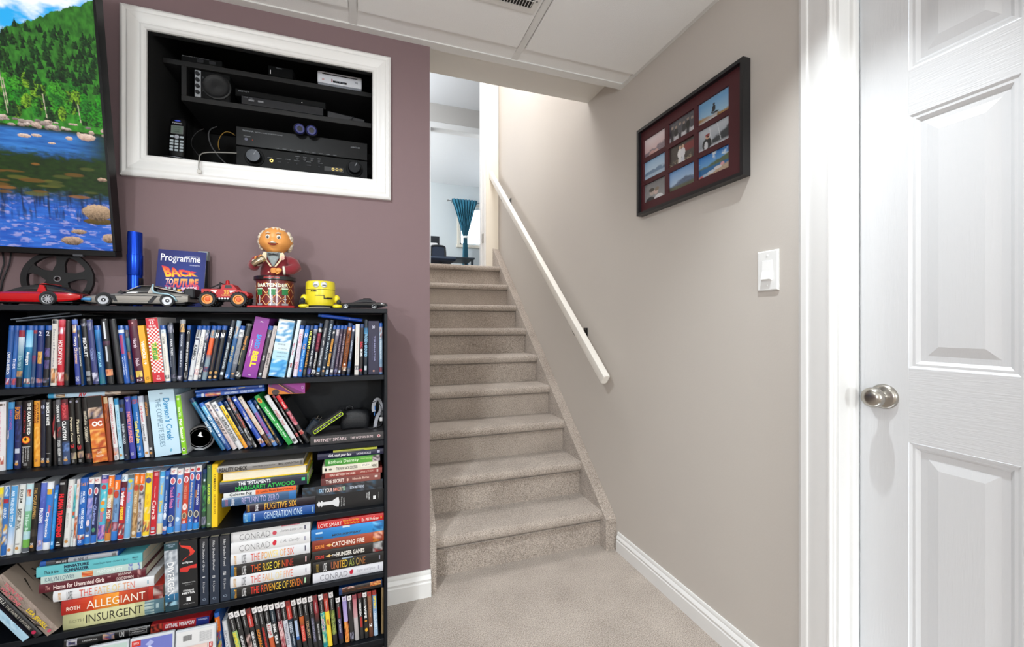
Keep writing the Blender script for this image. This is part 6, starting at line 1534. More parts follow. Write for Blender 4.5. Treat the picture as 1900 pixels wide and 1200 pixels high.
# ---- red monster truck (faces right)
Y = 1.70
x0, x1 = PX(377, Y), PX(466, Y)
k = x1 - x0
mt = thing('toy_truck', 'red toy pickup on oversized tyres with orange wheels', 'toy truck', (x0, Y, ZT))
q = MB()
q.prism([(.04 * k, .036), (.035 * k, .062), (.42 * k, .063), (.46 * k, .078), (.66 * k, .080), (.76 * k, .062), (.96 * k, .055), (1.0 * k, .044), (.97 * k, .036), (.86 * k, .034), (.84 * k, .046), (.70 * k, .046), (.66 * k, .034), (.34 * k, .034), (.32 * k, .046), (.15 * k, .046), (.12 * k, .036)], -.034, .034, 'y')
q.build('body', mat('toy_truck_red', '#b0161a', .5), mt)
MB().box(.07 * k, .40 * k, -.029, .029, .0600, .0636).build('bed', m_dark, mt)
MB().prism([(.50 * k, .066), (.66 * k, .066), (.635 * k, .077), (.52 * k, .077)], -.0346, .0346, 'y').build('window', mat('toy_window', '#0c0e12', .45), mt)
q = MB()
for yy in (-.03, .03):
    q.tube([(.16 * k, yy, .062), (.40 * k, yy, .080)], .0022, 6).tube([(.40 * k, yy, .062), (.405 * k, yy, .086)], .0022, 6)
q.tube([(.40 * k, -.03, .083), (.40 * k, .03, .083)], .0022, 6)
q.build('roll_bar', m_dark, mt, smooth=True)
MB().lathe([(0, .018), (.0055, .015), (.0062, .006), (.007, 0), (0, 0)], (.52 * k, -.01, .078), 'z', 16).build('beacon', mat('toy_beacon', '#a81418', .2), mt, smooth=SM)
pb = PB(.03, .6 * k, None, 1)
pb.text('35', .12, .62, .35, .52, '#e8a02a', .04, 0, True)
pb.text('RACING TEAM', .66, .8, .28, .6, '#e0b05a', .02, 0, True)
pb.poly([(.2, .97), (.5, .8), (.2, .75)], '#f0e8e0'); pb.poly([(.2, .1), (.45, .3), (.2, .34)], '#f0e8e0')
o = pb.build('decal', m_card, mt); o.location = (.2 * k, -.0343, .034)
m_or = mat('toy_orange_wheel', '#e88a1a', .35)
m_or2 = mat('toy_orange_hub', '#d85a1a', .35)
for sg in (-1, 1):
    for xx in (.17 * k, .80 * k):
        w_ = MB()
        r, w = .0255, .026
        w_.lathe([(r * .6, -w / 2 + .002), (r * .66, -w / 2), (r * .9, -w / 2), (r, -w / 2 + .004), (r, w / 2 - .004), (r * .9, w / 2), (r * .6, w / 2), (r * .6, -w / 2 + .002)], (0, 0, 0), 'y', 30)
        for a in range(18):
            an = 2 * PI * a / 18
            w_.box(-.0014, .0014, -w * .42, w * .42, r * .985, r * 1.07)
            for i in range(len(w_.v) - 8, len(w_.v)):
                w_.v[i] = tuple(Matrix.Rotation(an, 3, 'Y') @ Vector(w_.v[i]))
        wh = w_.build('wheel', m_tyre, mt, smooth=SM, loc=(xx, sg * .031, .0275))
        MB().lathe([(r * .62, 0), (r * .62, sg * w * .5), (r * .5, sg * w * .5), (r * .44, sg * w * .3), (0, sg * w * .3)], (0, 0, 0), 'y', 28).build('rim', m_or, wh, smooth=SM)
        MB().lathe([(r * .3, sg * w * .3), (r * .28, sg * w * .42), (r * .1, sg * w * .46), (0, sg * w * .46)], (0, 0, 0), 'y', 20).build('hub', m_or2, wh, smooth=SM)
q = MB().box(.12 * k, .86 * k, -.016, .016, .022, .036, .002)
for xx in (.17 * k, .80 * k):
    q.tube([(xx, -.03, .0275), (xx, .03, .0275)], .003, 8)
q.build('chassis', m_dark, mt)
q = MB()
for j in range(4):
    q.lathe([(0, -.003), (.0032, -.002), (.0032, .002), (0, .002)], (.40 * k + .0082 * j, -.0355, .0305), 'y', 10)
q.build('exhaust_tips', m_chrome, mt, smooth=SM)

# ---- small black coupe at the right end
Y = 1.70
x0, x1 = PX(628, Y), PX(719, Y)
k = x1 - x0
bk = thing('toy_car', 'small black toy roadster with white wheels at the right end', 'toy car', (x0, Y + .01, ZT), (0, 0, -.06))
s = [(0, .008, .014, .017, .02, .024, .02), (.05 * k, .006, .016, .021, .028, .031, .026), (.28 * k, .0055, .021, .026, .031, .033, .027), (.55 * k, .0055, .0225, .027, .031, .034, .027), (.82 * k, .006, .023, .0275, .031, .033, .027), (.96 * k, .010, .021, .0255, .028, .030, .024), (1.0 * k, .013, .019, .021, .025, .027, .022)]
car_shell(s).build('body', mat('toy_black_paint', '#0d0f14', .12, coat=.8), bk, smooth=SM)
s = [(.30 * k, .025, .0255, .026, .026, .025, .023), (.42 * k, .025, .031, .0365, .026, .023, .019), (.52 * k, .026, .033, .0405, .026, .022, .018), (.64 * k, .026, .033, .0405, .026, .022, .018), (.76 * k, .026, .0275, .0285, .025, .023, .019)]
car_shell(s).build('cabin_glass', mat('toy_smoke_glass', '#22242a', .1, coat=.5), bk, smooth=SM)
MB().box(.50 * k, .66 * k, -.0185, .0185, .0400, .0420, .001).build('roof', mat('toy_black_paint', '#0d0f14'), bk)
MB().box(.985 * k, 1.006 * k, -.02, .02, .0155, .0195, .0008).build('tail_light', mat('toy_tail_red', '#6a1a1e', .25), bk)
m_wht = mat('toy_white_wheel', '#d8dadd', .3)
for sg in (-1, 1):
    for xx in (.16 * k, .73 * k):
        wheel(bk, xx, sg * .029, .0105, .0105, .010, m_wht, 5, face=sg)

# ---- film reel leaning on the wall
xr_, zr_ = PX(103, 1.81), 1.349
rl = thing('film_reel', 'black metal film reel leaning against the wall under the screen', 'film reel', (xr_, 1.825, zr_ - .0005), (-.05, 0, 0))
m_reel = mat('reel_black', '#0c0d0f', .45, .3, bump=(300, .04))
Ro, Ri = .094, .078
MB().lathe([(Ri, -.006), (Ro, -.006), (Ro, .006), (Ri, .006), (Ri, -.006)], (0, 0, 0), 'y', 64).build('rim', m_reel, rl, smooth=SM)
hub = MB().lathe([(.0075, -.0058), (.030, -.0058), (.030, .0058), (.0075, .0058), (.0075, -.0058)], (0, 0, 0), 'y', 40).build('hub', m_reel, rl, smooth=SM)
MB().lathe([(.0072, -.007), (.0095, -.007), (.0095, .0), (.0072, .0), (.0072, -.007)], (0, 0, 0), 'y', 20).build('bushing', mat('reel_bushing', '#8a8d90', .3, 1.0), hub, smooth=SM)
for j in range(5):
    a = PI / 2 - .12 + 2 * PI * j / 5
    c, s_ = math.cos(a), math.sin(a)
    pts = [(.026, .0165), (.050, .0105), (.070, .0135), (.0785, .022), (.0785, -.022), (.070, -.0135), (.050, -.0105), (.026, -.0165)]
    MB().prism([(c * p - s_ * q_, s_ * p + c * q_) for p, q_ in pts], -.0055, .0055, 'y').build('spoke', m_reel, rl)

# ---- blue anodised tube
Y = 1.79
xc = (PX(236, Y) + PX(265, Y)) / 2
rt = (PX(265, Y) - PX(236, Y)) / 2 * .98
zt3 = PZ(250, 431, Y) - ZT
tb = thing('metal_tube', 'tall shiny blue metal tube standing beside the screen', 'tube', (xc, Y, ZT))
MB().lathe([(0, 0), (rt * .95, 0), (rt * .95, .11), (rt * 1.0, .111), (rt * 1.02, .112), (rt * 1.02, .181), (rt * .95, .182), (rt * .95, zt3 - .004), (rt * .92, zt3), (rt * .86, zt3), (rt * .84, zt3 - .006), (0, zt3 - .006)], (0, 0, 0), 'z', 40).build('tube_body', mat('blue_anodised', '#1a46c4', .24, .85), tb, smooth=SM)
MB().lathe([(rt * 1.0, .072), (rt * 1.06, .074), (rt * 1.06, .100), (rt * 1.0, .102)], (0, 0, 0), 'z', 16, a0=-.7, a1=.5).build('grip_strip', m_black, tb, smooth=SM)

# ---- theatre programme and the slim cassette box behind it
Y = 1.815
x0, x1 = PX(290, Y), PX(379, Y)
ztp = PZ(330, 465, Y)
hp, wp = ztp - ZT + .004, x1 - x0
pg = thing('programme', 'deep blue theatre programme with white heading leaning against the wall', 'programme', (x0, 1.792, ZT + .0006), (-.11, .035, .03))
MB().box(0, wp, 0, .0030, 0, hp, .0006).build('pages', mat('programme_pages', '#d8d8dc', .6), pg)
pb = PB(hp, wp, None, 1)
pb.patch(0, 1, 0, 1, lambda a, b: (lambda p: (.002 + .004 * p, .006 + .028 * p, .12 + .13 * p, 1))(max(0, 1 - math.hypot((a - .5) * 1.6, (b - .4) * 1.8))), 14, 12)
def across(txt, s0, s1, xl, xr, col, bold=.02, sh=0.):
    pb.text(txt, s0, s1, 1 - xr, 1 - xl, col, bold, sh, True)
across('Programme', .07, .23, .06, .88, '#f0f0f4', .012)
across('THEATRE PRODUCTION', .085, .105, .54, .86, '#d8dcf0', 0)
across('WINTER SEASON', .235, .255, .66, .87, '#d8dcf0', 0)
def slant_word(txt, q00, q01, q10, q11, col, bold):
    """lettering squeezed into a slanted quadrilateral: corners (s,x) top-left, top-right, bottom-left, bottom-right"""
    V, F, _ = glyphs(txt, bold)
    k0 = len(pb.v)
    pb.flat = True
    for (x, y) in V:
        tl = [q00[i] * (1 - x) + q01[i] * x for i in (0, 1)]
        bl = [q10[i] * (1 - x) + q11[i] * x for i in (0, 1)]
        pb.v.append(pb.pt(bl[0] * (1 - y) + tl[0] * y, 1 - (bl[1] * (1 - y) + tl[1] * y)))
        pb.c.append(mixc(col, x, y))
    pb.f += [tuple(i + k0 for i in f) for f in F]
    pb.k += 1
    pb.flat = False
slant_word('BACK', (.275, .09), (.36, .84), (.475, .2), (.43, .86), '#d8304a', .10)
slant_word('BACK', (.28, .10), (.365, .83), (.47, .2), (.43, .85), ('#d8202a', '#f08a2a', '#f4e02a'), .03)
slant_word('TO', (.49, .20), (.49, .36), (.6, .19), (.6, .35), ('#e8d8c0', '#e0607a'), .04)
slant_word('THE', (.61, .19), (.61, .36), (.66, .18), (.66, .36), '#c8407a', .04)
slant_word('FUTURE', (.49, .37), (.475, .87), (.655, .35), (.61, .87), ('#f0c060', '#e8503a', '#c8306a'), .06)
pb.poly([(.63, .42), (.6, .1), (.66, .1), (.7, .56)], '#c02a50')
slant_word('THE MUSICAL', (.635, .52), (.605, .86), (.69, .51), (.655, .85), '#f0ecf4', .03)
pb.poly([(.64, 1.0), (.72, .9), (.74, .87), (.82, .86), (.74, .885), (.70, .93)], '#a8c0f0')
for (s_, x_, ds, dx) in ((.72, .40, .05, .06), (.78, .5, .04, .05), (.76, .68, .14, .012), (.80, .3, .1, .01), (.88, .56, .05, .04)):
    pb.poly([(s_, 1 - x_), (s_ + ds, 1 - x_ + dx * .6), (s_ + ds * .9, 1 - x_ - dx)], '#7fa0e0')
pb.build('printed_cover', m_paper, pg)
bx = thing('cassette_box', 'slim grey and black cassette box behind the blue programme', 'box', (PX(369, 1.842), 1.832, ZT + .0005), (0, 0, 0))
hb_ = PZ(383, 467, 1.835) - ZT
wb_ = PX(385, 1.83) - PX(369, 1.842)
MB().box(0, wb_, 0, .022, 0, hb_ * .84, .001).build('box_body', m_black, bx)
MB().box(0, wb_ + .0004, -.0002, .0222, hb_ * .84, hb_, .001).build('box_cap', mat('cassette_grey', '#8f9a9a', .5), bx)
pb = PB(hb_ * .8, wb_, None, 1)
pb.patch(.05, .95, .1, .9, lambda a, b: C('#232529'))
pb.text('MOVIE', .15, .4, .3, .7, '#777'); pb.text('NIGHT', .5, .75, .3, .7, '#777')
pb.build('printed_label', m_card, bx)

# ================================================================== TIN-TOY BARTENDER
Y = 1.715
xb_ = PX(511, Y)
sc = .00193                                # metres per photograph pixel at this depth
m_tinred = mat('tin_red', '#b01c22', .3, coat=.4)
m_jacket = mat('red_felt_jacket', '#7a1420', .9, bump=(400, .35), sheen=.3)
m_skin = mat('vinyl_skin', '#d8924a', .45)
m_hair = mat('white_plush_hair', '#d8c8b0', .95, bump=(350, .6), sheen=.4)
m_shirt = mat('grey_dotted_shirt', '#9ba3a3', .8, vary=(700, '#6f7878'))
bt = thing('bartender_toy', 'vintage battery toy of a white-haired bartender in a red jacket behind a round bar', 'toy figure', (xb_, Y, ZT))
MB().box(-.075, .072, -.07, .07, 0, .0075, .003).build('base_plate', m_tinred, bt)
rd, zd0, zd1 = .0605, .0078, .098
dr_ = MB().lathe([(rd, zd0), (rd, zd1)], (0, 0, 0), 'z', 48).build('bar_drum', mat('tin_maroon', '#6a1c1c', .35, coat=.3), bt, smooth=SM)
# lattice, stools and lettering lithographed round the drum
pr = MB()
def on_drum(u, z, k=0):
    a = -PI / 2 + u / rd
    return ((rd + .0006 + .00015 * k) * math.cos(a), (rd + .0006 + .00015 * k) * math.sin(a), z)
def strip(u0, z0, u1, z1, w, col, k):
    n = 5
    dx, dz = u1 - u0, z1 - z0
    l = math.hypot(dx, dz); nx, nz = -dz / l * w, dx / l * w
    V = []
    for i in range(n + 1):
        f = i / n
        V += [on_drum(u0 + dx * f + nx, z0 + dz * f + nz, k), on_drum(u0 + dx * f - nx, z0 + dz * f - nz, k)]
    pr.add(V, [(2 * i, 2 * i + 1, 2 * i + 3, 2 * i + 2) for i in range(n)], col)
def drect(u0, u1, z0, z1, col, k, n=6):
    strip(u0, (z0 + z1) / 2, u1, (z0 + z1) / 2, (z1 - z0) / 2, col, k)
for i in range(-5, 6):
    for j in range(4):
        u0, z0 = i * .0165, .012 + j * .0205
        if (i + j) % 2:
            strip(u0, z0, u0 + .013, z0 + .016, .0011, '#e8a050', 0)
        else:
            strip(u0 + .013, z0, u0, z0 + .016, .0011, '#f0c890', 0)
for u in (-.044, 0.0, .042):
    drect(u - .011, u + .011, .046, .068, '#1f7a44', 1)
    drect(u - .012, u + .012, .066, .0705, '#c8d8c0', 2)
    drect(u - .0022, u + .0022, .016, .046, '#b8bcc0', 1, 2)
    drect(u - .006, u + .006, .030, .0325, '#c9ccd0', 2)
    drect(u - .0115, u + .0115, .0095, .0165, '#9a9da2', 2)
V, F, _ = glyphs('BARTENDER', .03)
pr.add([on_drum(-.052 + p[0] * .104, .074 + p[1] * .0125, 4) for p in V], F, '#e8ecd8')
pr.build('printed_litho', print_mat('tin_litho', .35, .3), dr_)
MB().lathe([(0, .098), (.0655, .098), (.0675, .1), (.0675, .1115), (.0655, .113), (0, .113)], (0, 0, 0), 'z', 56).build('bar_top', mat('bar_top_black', '#1a1617', .3, coat=.4), bt, smooth=SM)
q = MB()
V, F, _ = glyphs("JOHNNY'S BAR", .03)
q.add([((.0682) * math.cos(-PI / 2 + (p[0] - .5) * .75), .0682 * math.sin(-PI / 2 + (p[0] - .5) * .75), .1025 + p[1] * .006) for p in V], F)
q.build('bar_lettering', mat('bar_letter_red', '#d84a4a', .4), bt)
# torso: one lofted jacket
rings = []
for (z, rx, ry, cx) in ((.1132, .046, .036, 0), (.125, .048, .038, 0), (.15, .044, .036, 0), (.172, .047, .037, 0), (.186, .044, .034, 0), (.196, .030, .026, 0), (.202, .02, .02, 0)):
    rings.append([(cx + rx * math.cos(a), ry * math.sin(a), z) for a in np.linspace(0, 2 * PI, 28, endpoint=False)])
MB().loft(rings).build('jacket', m_jacket, bt, smooth=True)
def limb(name, pts, rad, m):
    return MB().tube(pts, rad, 14).build(name, m, bt, smooth=True)
limb('sleeve', [(-.040, .0, .180), (-.058, -.006, .168), (-.066, -.018, .148), (-.060, -.034, .146), (-.050, -.046, .158)], [.0165, .019, .0185, .0165, .014], m_jacket)
limb('sleeve', [(.040, .0, .178), (.060, -.006, .165), (.068, -.016, .148), (.056, -.032, .138), (.036, -.042, .134)], [.0165, .019, .0195, .018, .0145], m_jacket)
limb('cuff', [(-.051, -.045, .157), (-.048, -.0475, .160)], [.0152, .0148], m_hair)
limb('cuff', [(.037, -.0415, .134), (.031, -.043, .1335)], [.0162, .0155], mat('white_felt', '#d8d0c0', .9))
# shirt front, lapels, bow tie, buttons, carnation
rings = []
for f in np.linspace(0, 1, 7):
    z = .148 + .052 * f
    hw = .003 + .021 * min(1, f * 1.25)
    yy = -(.0385 - .009 * max(0, f - .55) / .45 * 1.6)
    rings.append([(hw * t_, yy - .003 * (1 - t_ * t_), z) for t_ in (-1, -.5, 0, .5, 1)] + [(hw * .9, yy + .006, z), (-hw * .9, yy + .006, z)])
MB().loft(rings).build('shirt_front', m_shirt, bt, smooth=True)
q = MB()
for sg in (-1, 1):
    q.add([(sg * .004, -.0415, .147), (sg * .010, -.0425, .147), (sg * .036, -.036, .186), (sg * .030, -.034, .199), (sg * .021, -.036, .196), (sg * .020, -.0415, .170)], [(0, 1, 2, 3, 4, 5)])
    q.add([(sg * .004, -.0395, .147), (sg * .010, -.0405, .147), (sg * .036, -.034, .186), (sg * .030, -.032, .199), (sg * .021, -.034, .196), (sg * .020, -.0395, .170)], [(0, 1, 2, 3, 4, 5)])
q.build('lapel', mat('cream_felt', '#dcc8a8', .9), bt)
q = MB()
for sg in (-1, 1):
    q.prism([(0, .1905), (sg * .016, .196), (sg * .016, .186), (0, .1925)], -.041, -.037, 'y')
q.ball((0, -.040, .1912), .0035, 10, 6)
q.build('bow_tie', mat('black_satin', '#15151a', .4), bt)
q = MB()
for x_ in (-.014, .006):
    q.lathe([(0, -.0018), (.0028, -.001), (.003, 0)], (x_, -.0388, .1265), 'y', 10)
q.build('button', mat('pearl_button', '#d8a890', .3), bt, smooth=SM)
q = MB()
for j in range(7):
    a = 2 * PI * j / 7
    q.ball((.030 + .004 * math.cos(a), -.0395, .178 + .004 * math.sin(a)), (.0032, .002, .0032), 8, 6)
q.ball((.030, -.041, .178), .0022, 8, 6)
q.build('carnation', mat('carnation_pink', '#d8b0a0', .8), bt, smooth=True)
# hands with fingers: one closed round the shaker, one flat on the jacket
def hand(cx, cy, cz, M, curl, name='hand'):
    q = MB()
    q.ball((0, 0, 0), (.011, .0075, .0085), 14, 10)
    for j, ln in enumerate((.011, .0125, .012, .0095)):
        z0 = .0062 - .0041 * j
        pts = [(.006, 0, z0), (.012, -.0008, z0 * 1.1), (.012 + ln * .55, -.001 - curl * .4, z0 * 1.12), (.012 + ln * (1 - curl * 30 * .3), -.001 - curl, z0 * 1.1)]
        q.tube(pts, [.003, .0029, .0027, .0021], 8)
    q.tube([(-.002, -.002, .007), (.003, -.004, .0115), (.008, -.005, .014)], [.0034, .003, .0023], 8)
    q.xf(Matrix.Translation((cx, cy, cz)) @ M)
    return q.build(name, m_skin, bt, smooth=True)
hand(-.046, -.052, .163, Matrix.Rotation(-.75, 4, 'Y') @ Matrix.Rotation(.15, 4, 'Z'), .008)
hand(.018, -.049, .1335, Matrix.Rotation(PI, 4, 'Z') @ Matrix.Rotation(.12, 4, 'Y') @ Matrix.Rotation(PI, 4, 'X'), .003)
sh = MB().lathe([(0, -.021), (.0085, -.021), (.0095, -.018), (.0122, .004), (.0126, .008), (.0126, .011), (.0115, .012), (.0100, .021), (.0085, .0235), (0, .024)], (0, 0, 0), 'z', 24)
sh.xf(Matrix.Translation((-.041, -.063, .160)) @ Matrix.Rotation(.95, 4, 'Y')).build('cocktail_shaker', mat('shaker_metal', '#b8a88c', .22, 1.0), bt, smooth=SM)
# head: one lofted surface with cheeks, chin, nose and ears
hz0 = .2425
def head_mesh():
    bm = bmesh.new()
    bmesh.ops.create_uvsphere(bm, u_segments=40, v_segments=28, radius=1.0)
    for v in bm.verts:
        x, y, z = v.co
        fx, fy, fz = x * .050, y * .044, z * .050
        if z < 0:
            fx *= 1 - .16 * (-z) ** 1.5
            fz *= 1.0
        front = max(0.0, -y)
        fx *= 1 + .06 * math.exp(-((z + .28) / .3) ** 2)                       # cheeks
        fy -= .007 * front * math.exp(-((x - .45) / .2) ** 2 - ((z + .28) / .2) ** 2)
        fy -= .007 * front * math.exp(-((x + .45) / .2) ** 2 - ((z + .28) / .2) ** 2)
        fy -= .013 * math.exp(-(x / .13) ** 2 - ((z + .10) / .13) ** 2) * (front > .5)  # nose
        fy -= .006 * math.exp(-(x / .3) ** 2 - ((z + .78) / .16) ** 2) * (front > .2)   # chin
        fy += .004 * math.exp(-((abs(x) - .33) / .14) ** 2 - ((z - .14) / .13) ** 2) * (front > .5)  # eye sockets
        for sg in (-1, 1):                                                     # ears
            d = ((y - .02) / .2) ** 2 + ((z + .05) / .26) ** 2
            fx += sg * .005 * math.exp(-d * 1.6) * (1 if sg * x > .75 else 0)
        v.co = (fx, fy, fz + hz0)
    me = bpy.data.meshes.new('head')
    bm.to_mesh(me); bm.free()
    me.polygons.foreach_set('use_smooth', [True] * len(me.polygons))
    me.materials.append(m_skin)
    o = bpy.data.objects.new('head', me)
    COL.objects.link(o); o.parent = bt
    return o
hd = head_mesh()
# hair: plush fringe round the back and sides with a thin crown
q = MB()
for j in range(150):
    a = random.uniform(-.35, PI + .35)
    zz = random.uniform(-.028, .034)
    rr = math.sqrt(max(0, 1 - (zz / .052) ** 2))
    q.ball((.051 * rr * math.cos(a), .010 + .042 * rr * math.sin(a), hz0 + zz), random.uniform(.0055, .0085), 7, 5)
for j in range(90):
    a = random.uniform(0, 2 * PI); r_ = random.uniform(0, .026)
    q.ball((r_ * 1.3 * math.cos(a), .004 + r_ * 1.2 * math.sin(a), hz0 + .0480 - r_ * r_ * 13), .0040, 7, 5)
q.build('hair', m_hair, hd, smooth=True)
q = MB()
for sg in (-1, 1):
    q.tube([(sg * .024, -.0385, hz0 + .0215), (sg * .016, -.0420, hz0 + .0245), (sg * .009, -.0435, hz0 + .0215)], [.0016, .0026, .0014], 7)
q.build('eyebrow', m_hair, hd, smooth=True)
for sg in (-1, 1):
    e = MB().ball((sg * .0172, -.0385, hz0 + .0095), (.0072, .0042, .0078), 16, 12).build('eye', mat('eye_white', '#e8e4da', .2, coat=.5), hd, smooth=True)
    MB().ball((sg * .0172, -.0418, hz0 + .0085), (.0042, .0016, .0048), 14, 10).build('iris', mat('eye_black', '#141a1c', .12, coat=.6), e, smooth=True)
    MB().ball((sg * .0172 - .0012, -.0432, hz0 + .0105), (.0010, .0005, .0012), 8, 6).build('eye_glint', mat('eye_white', '#e8e4da'), e, smooth=True)
q = MB()
q.tube([(-.0085, -.0475, hz0 - .0125), (0, -.0545, hz0 - .0105), (.0085, -.0475, hz0 - .0125)], [.0022, .0042, .0022], 8)
q.build('moustache', mat('white_felt', '#d8d0c0', .9), hd, smooth=True)
MB().tube([(-.0150, -.0440, hz0 - .0135), (-.007, -.0490, hz0 - .0185), (0, -.0505, hz0 - .0195), (.007, -.0490, hz0 - .0185), (.0150, -.0440, hz0 - .0135)], [.0010, .0022, .0026, .0022, .0010], 8).build('mouth', mat('lip_red', '#8a1a1c', .35), hd, smooth=True)

# ================================================================== YELLOW ROBOT BANK
Y = 1.70
xr2 = (PX(566, Y) + PX(623, Y)) / 2
rr = (PX(623, Y) - PX(566, Y)) / 2 * .97
m_yel = mat('yellow_plastic', '#e8d52a', .3, coat=.5)
rb = thing('robot_bank', 'bright yellow cylindrical toy robot with two round eyes', 'toy robot', (xr2, Y, ZT), (0, 0, .12))
MB().lathe([(0, .004), (rr * .86, .004), (rr * .86, .0115), (rr * .9, .0117)], (0, 0, 0), 'z', 40).build('base_ring', m_dark, rb, smooth=SM)
H0, H1, H2_ = .0118, .068, .101
MB().lathe([(0, H0), (rr * .9, H0), (rr * .965, H0 + .012), (rr, H1), (rr * .985, H1 + .0006)], (0, 0, 0), 'z', 56).build('body', m_yel, rb, smooth=SM)
hdm = MB().lathe([(rr * .985, H1 + .0018), (rr, H1 + .0024), (rr * .99, H2_ - .008), (rr * .96, H2_ - .003), (rr * .88, H2_), (0, H2_)], (0, 0, 0), 'z', 56)
hdm.build('lid', m_yel, rb, smooth=SM)
MB().lathe([(rr * .975, H1 + .0004), (rr * .975, H1 + .0022)], (0, 0, 0), 'z', 56).build('lid_seam', m_dark, rb)
def on_body(u, z, out=0.0):
    a = -PI / 2 + u / rr
    return ((rr + out) * math.cos(a), (rr + out) * math.sin(a), z)
for u in (-.0165, .0095):
    a = -PI / 2 + u / rr
    e = MB().lathe([(0, .0), (.0098, .0), (.0105, .0015), (.0105, .0045), (.0085, .0048), (.0082, .003), (0, .003)], (0, 0, 0), 'x', 24)
    M = Matrix.Translation(((rr - .002) * math.cos(a), (rr - .002) * math.sin(a), .0865)) @ Matrix.Rotation(a, 4, 'Z')
    eo = e.xf(M).build('eye', m_chrome, rb, smooth=SM)
    MB().lathe([(0, .0042), (.0078, .0042), (.0080, .003), (0, .003)], (0, 0, 0), 'x', 20).xf(M).build('eye_dial', mat('dial_white', '#e4e4e0', .3), eo)
    MB().prism([(-.007, -.002), (.007, -.002), (.006, .0015), (-.006, .0015)], .0044, .0050, 'x').xf(M @ Matrix.Translation((0, 0, -.002))).build('eye_lid_print', mat('dial_dark', '#2a2a2a', .4), eo)
q = MB()
V, F, _ = glyphs('ROBIE', .05, .2)
q.add([on_body(-.036 + p[0] * .022, .0605 + p[1] * .006, .0006) for p in V], F)
def ring_strip(u0, u1, z0, z1, n=6):
    V = []
    for i in range(n + 1):
        u = u0 + (u1 - u0) * i / n
        V += [on_body(u, z0, .0008), on_body(u, z1, .0008)]
    q.add(V, [(2 * i, 2 * i + 1, 2 * i + 3, 2 * i + 2) for i in range(n)])
ring_strip(-.021, .011, .0462, .0485)
ring_strip(.0085, .011, .036, .0485)
ring_strip(.0085, .044, .0355, .039)
ring_strip(.0185, .044, .0345, .0402)
q.build('printed_mouth', mat('robot_print', '#1f1a10', .4), rb)
for sg in (-1, 1):
    MB().ball((sg * (rr + .004), -.006, .036), (.0125, .015, .0165), 18, 12).build('shoulder', m_yel, rb, smooth=True)
    MB().ball((sg * (rr + .006), -.026, .0085), (.0175, .017, .0088), 18, 10).build('foot', m_yel, rb, smooth=True)
q = MB()
for sg in (-1,):
    q.ball((sg * (rr + .009), -.03, .028), (.009, .007, .011), 12, 8)
    for j in range(4):
        q.box(sg * (rr + .009) - .012 + j * .006, sg * (rr + .009) - .009 + j * .006, -.041, -.033, .016, .029, .001)
q.build('claw', m_dark, rb, smooth=SM)
MB().ball((rr + .010, -.03, .024), (.008, .006, .010), 12, 8).build('claw', m_dark, rb, smooth=True)
MB().prism([(-rr * .98, -.036), (-rr * 1.15, -.02), (rr * .7, -.02), (rr * .6, -.05)], .0004, .0032, 'z').build('base_card', mat('cream_card', '#d8ccae', .7), rb)

# ================================================================== WALL-MOUNTED SCREEN
def vnoise(x, y, seed=0):
    xi, yi = np.floor(x).astype(np.int64), np.floor(y).astype(np.int64)
    xf, yf = x - xi, y - yi
    def h(a, b):
        n = (a * 374761393 + b * 668265263 + seed * 1442695041) & 0xffffffff
        n = ((n ^ (n >> 13)) * 1274126177) & 0xffffffff
        return ((n ^ (n >> 16)) & 0xffff) / 65535.0
    u, v = xf * xf * (3 - 2 * xf), yf * yf * (3 - 2 * yf)
    return (h(xi, yi) * (1 - u) + h(xi + 1, yi) * u) * (1 - v) + (h(xi, yi + 1) * (1 - u) + h(xi + 1, yi + 1) * u) * v

def fbm(x, y, seed=0, o=4):
    a, s = 0.5, 0.0
    for k in range(o):
        s = s + a * vnoise(x * 2 ** k, y * 2 ** k, seed + k)
        a *= .5
    return s / (1 - .5 ** o)

def rgb(h):
    return np.array(C(h)[:3])

def blend(img, m, c):
    m = np.clip(m, 0, 1)[..., None]
    return img * (1 - m) + np.asarray(c) * m

def sstep(a, b, x):
    t = np.clip((x - a) / (b - a), 0, 1)
    return t * t * (3 - 2 * t)

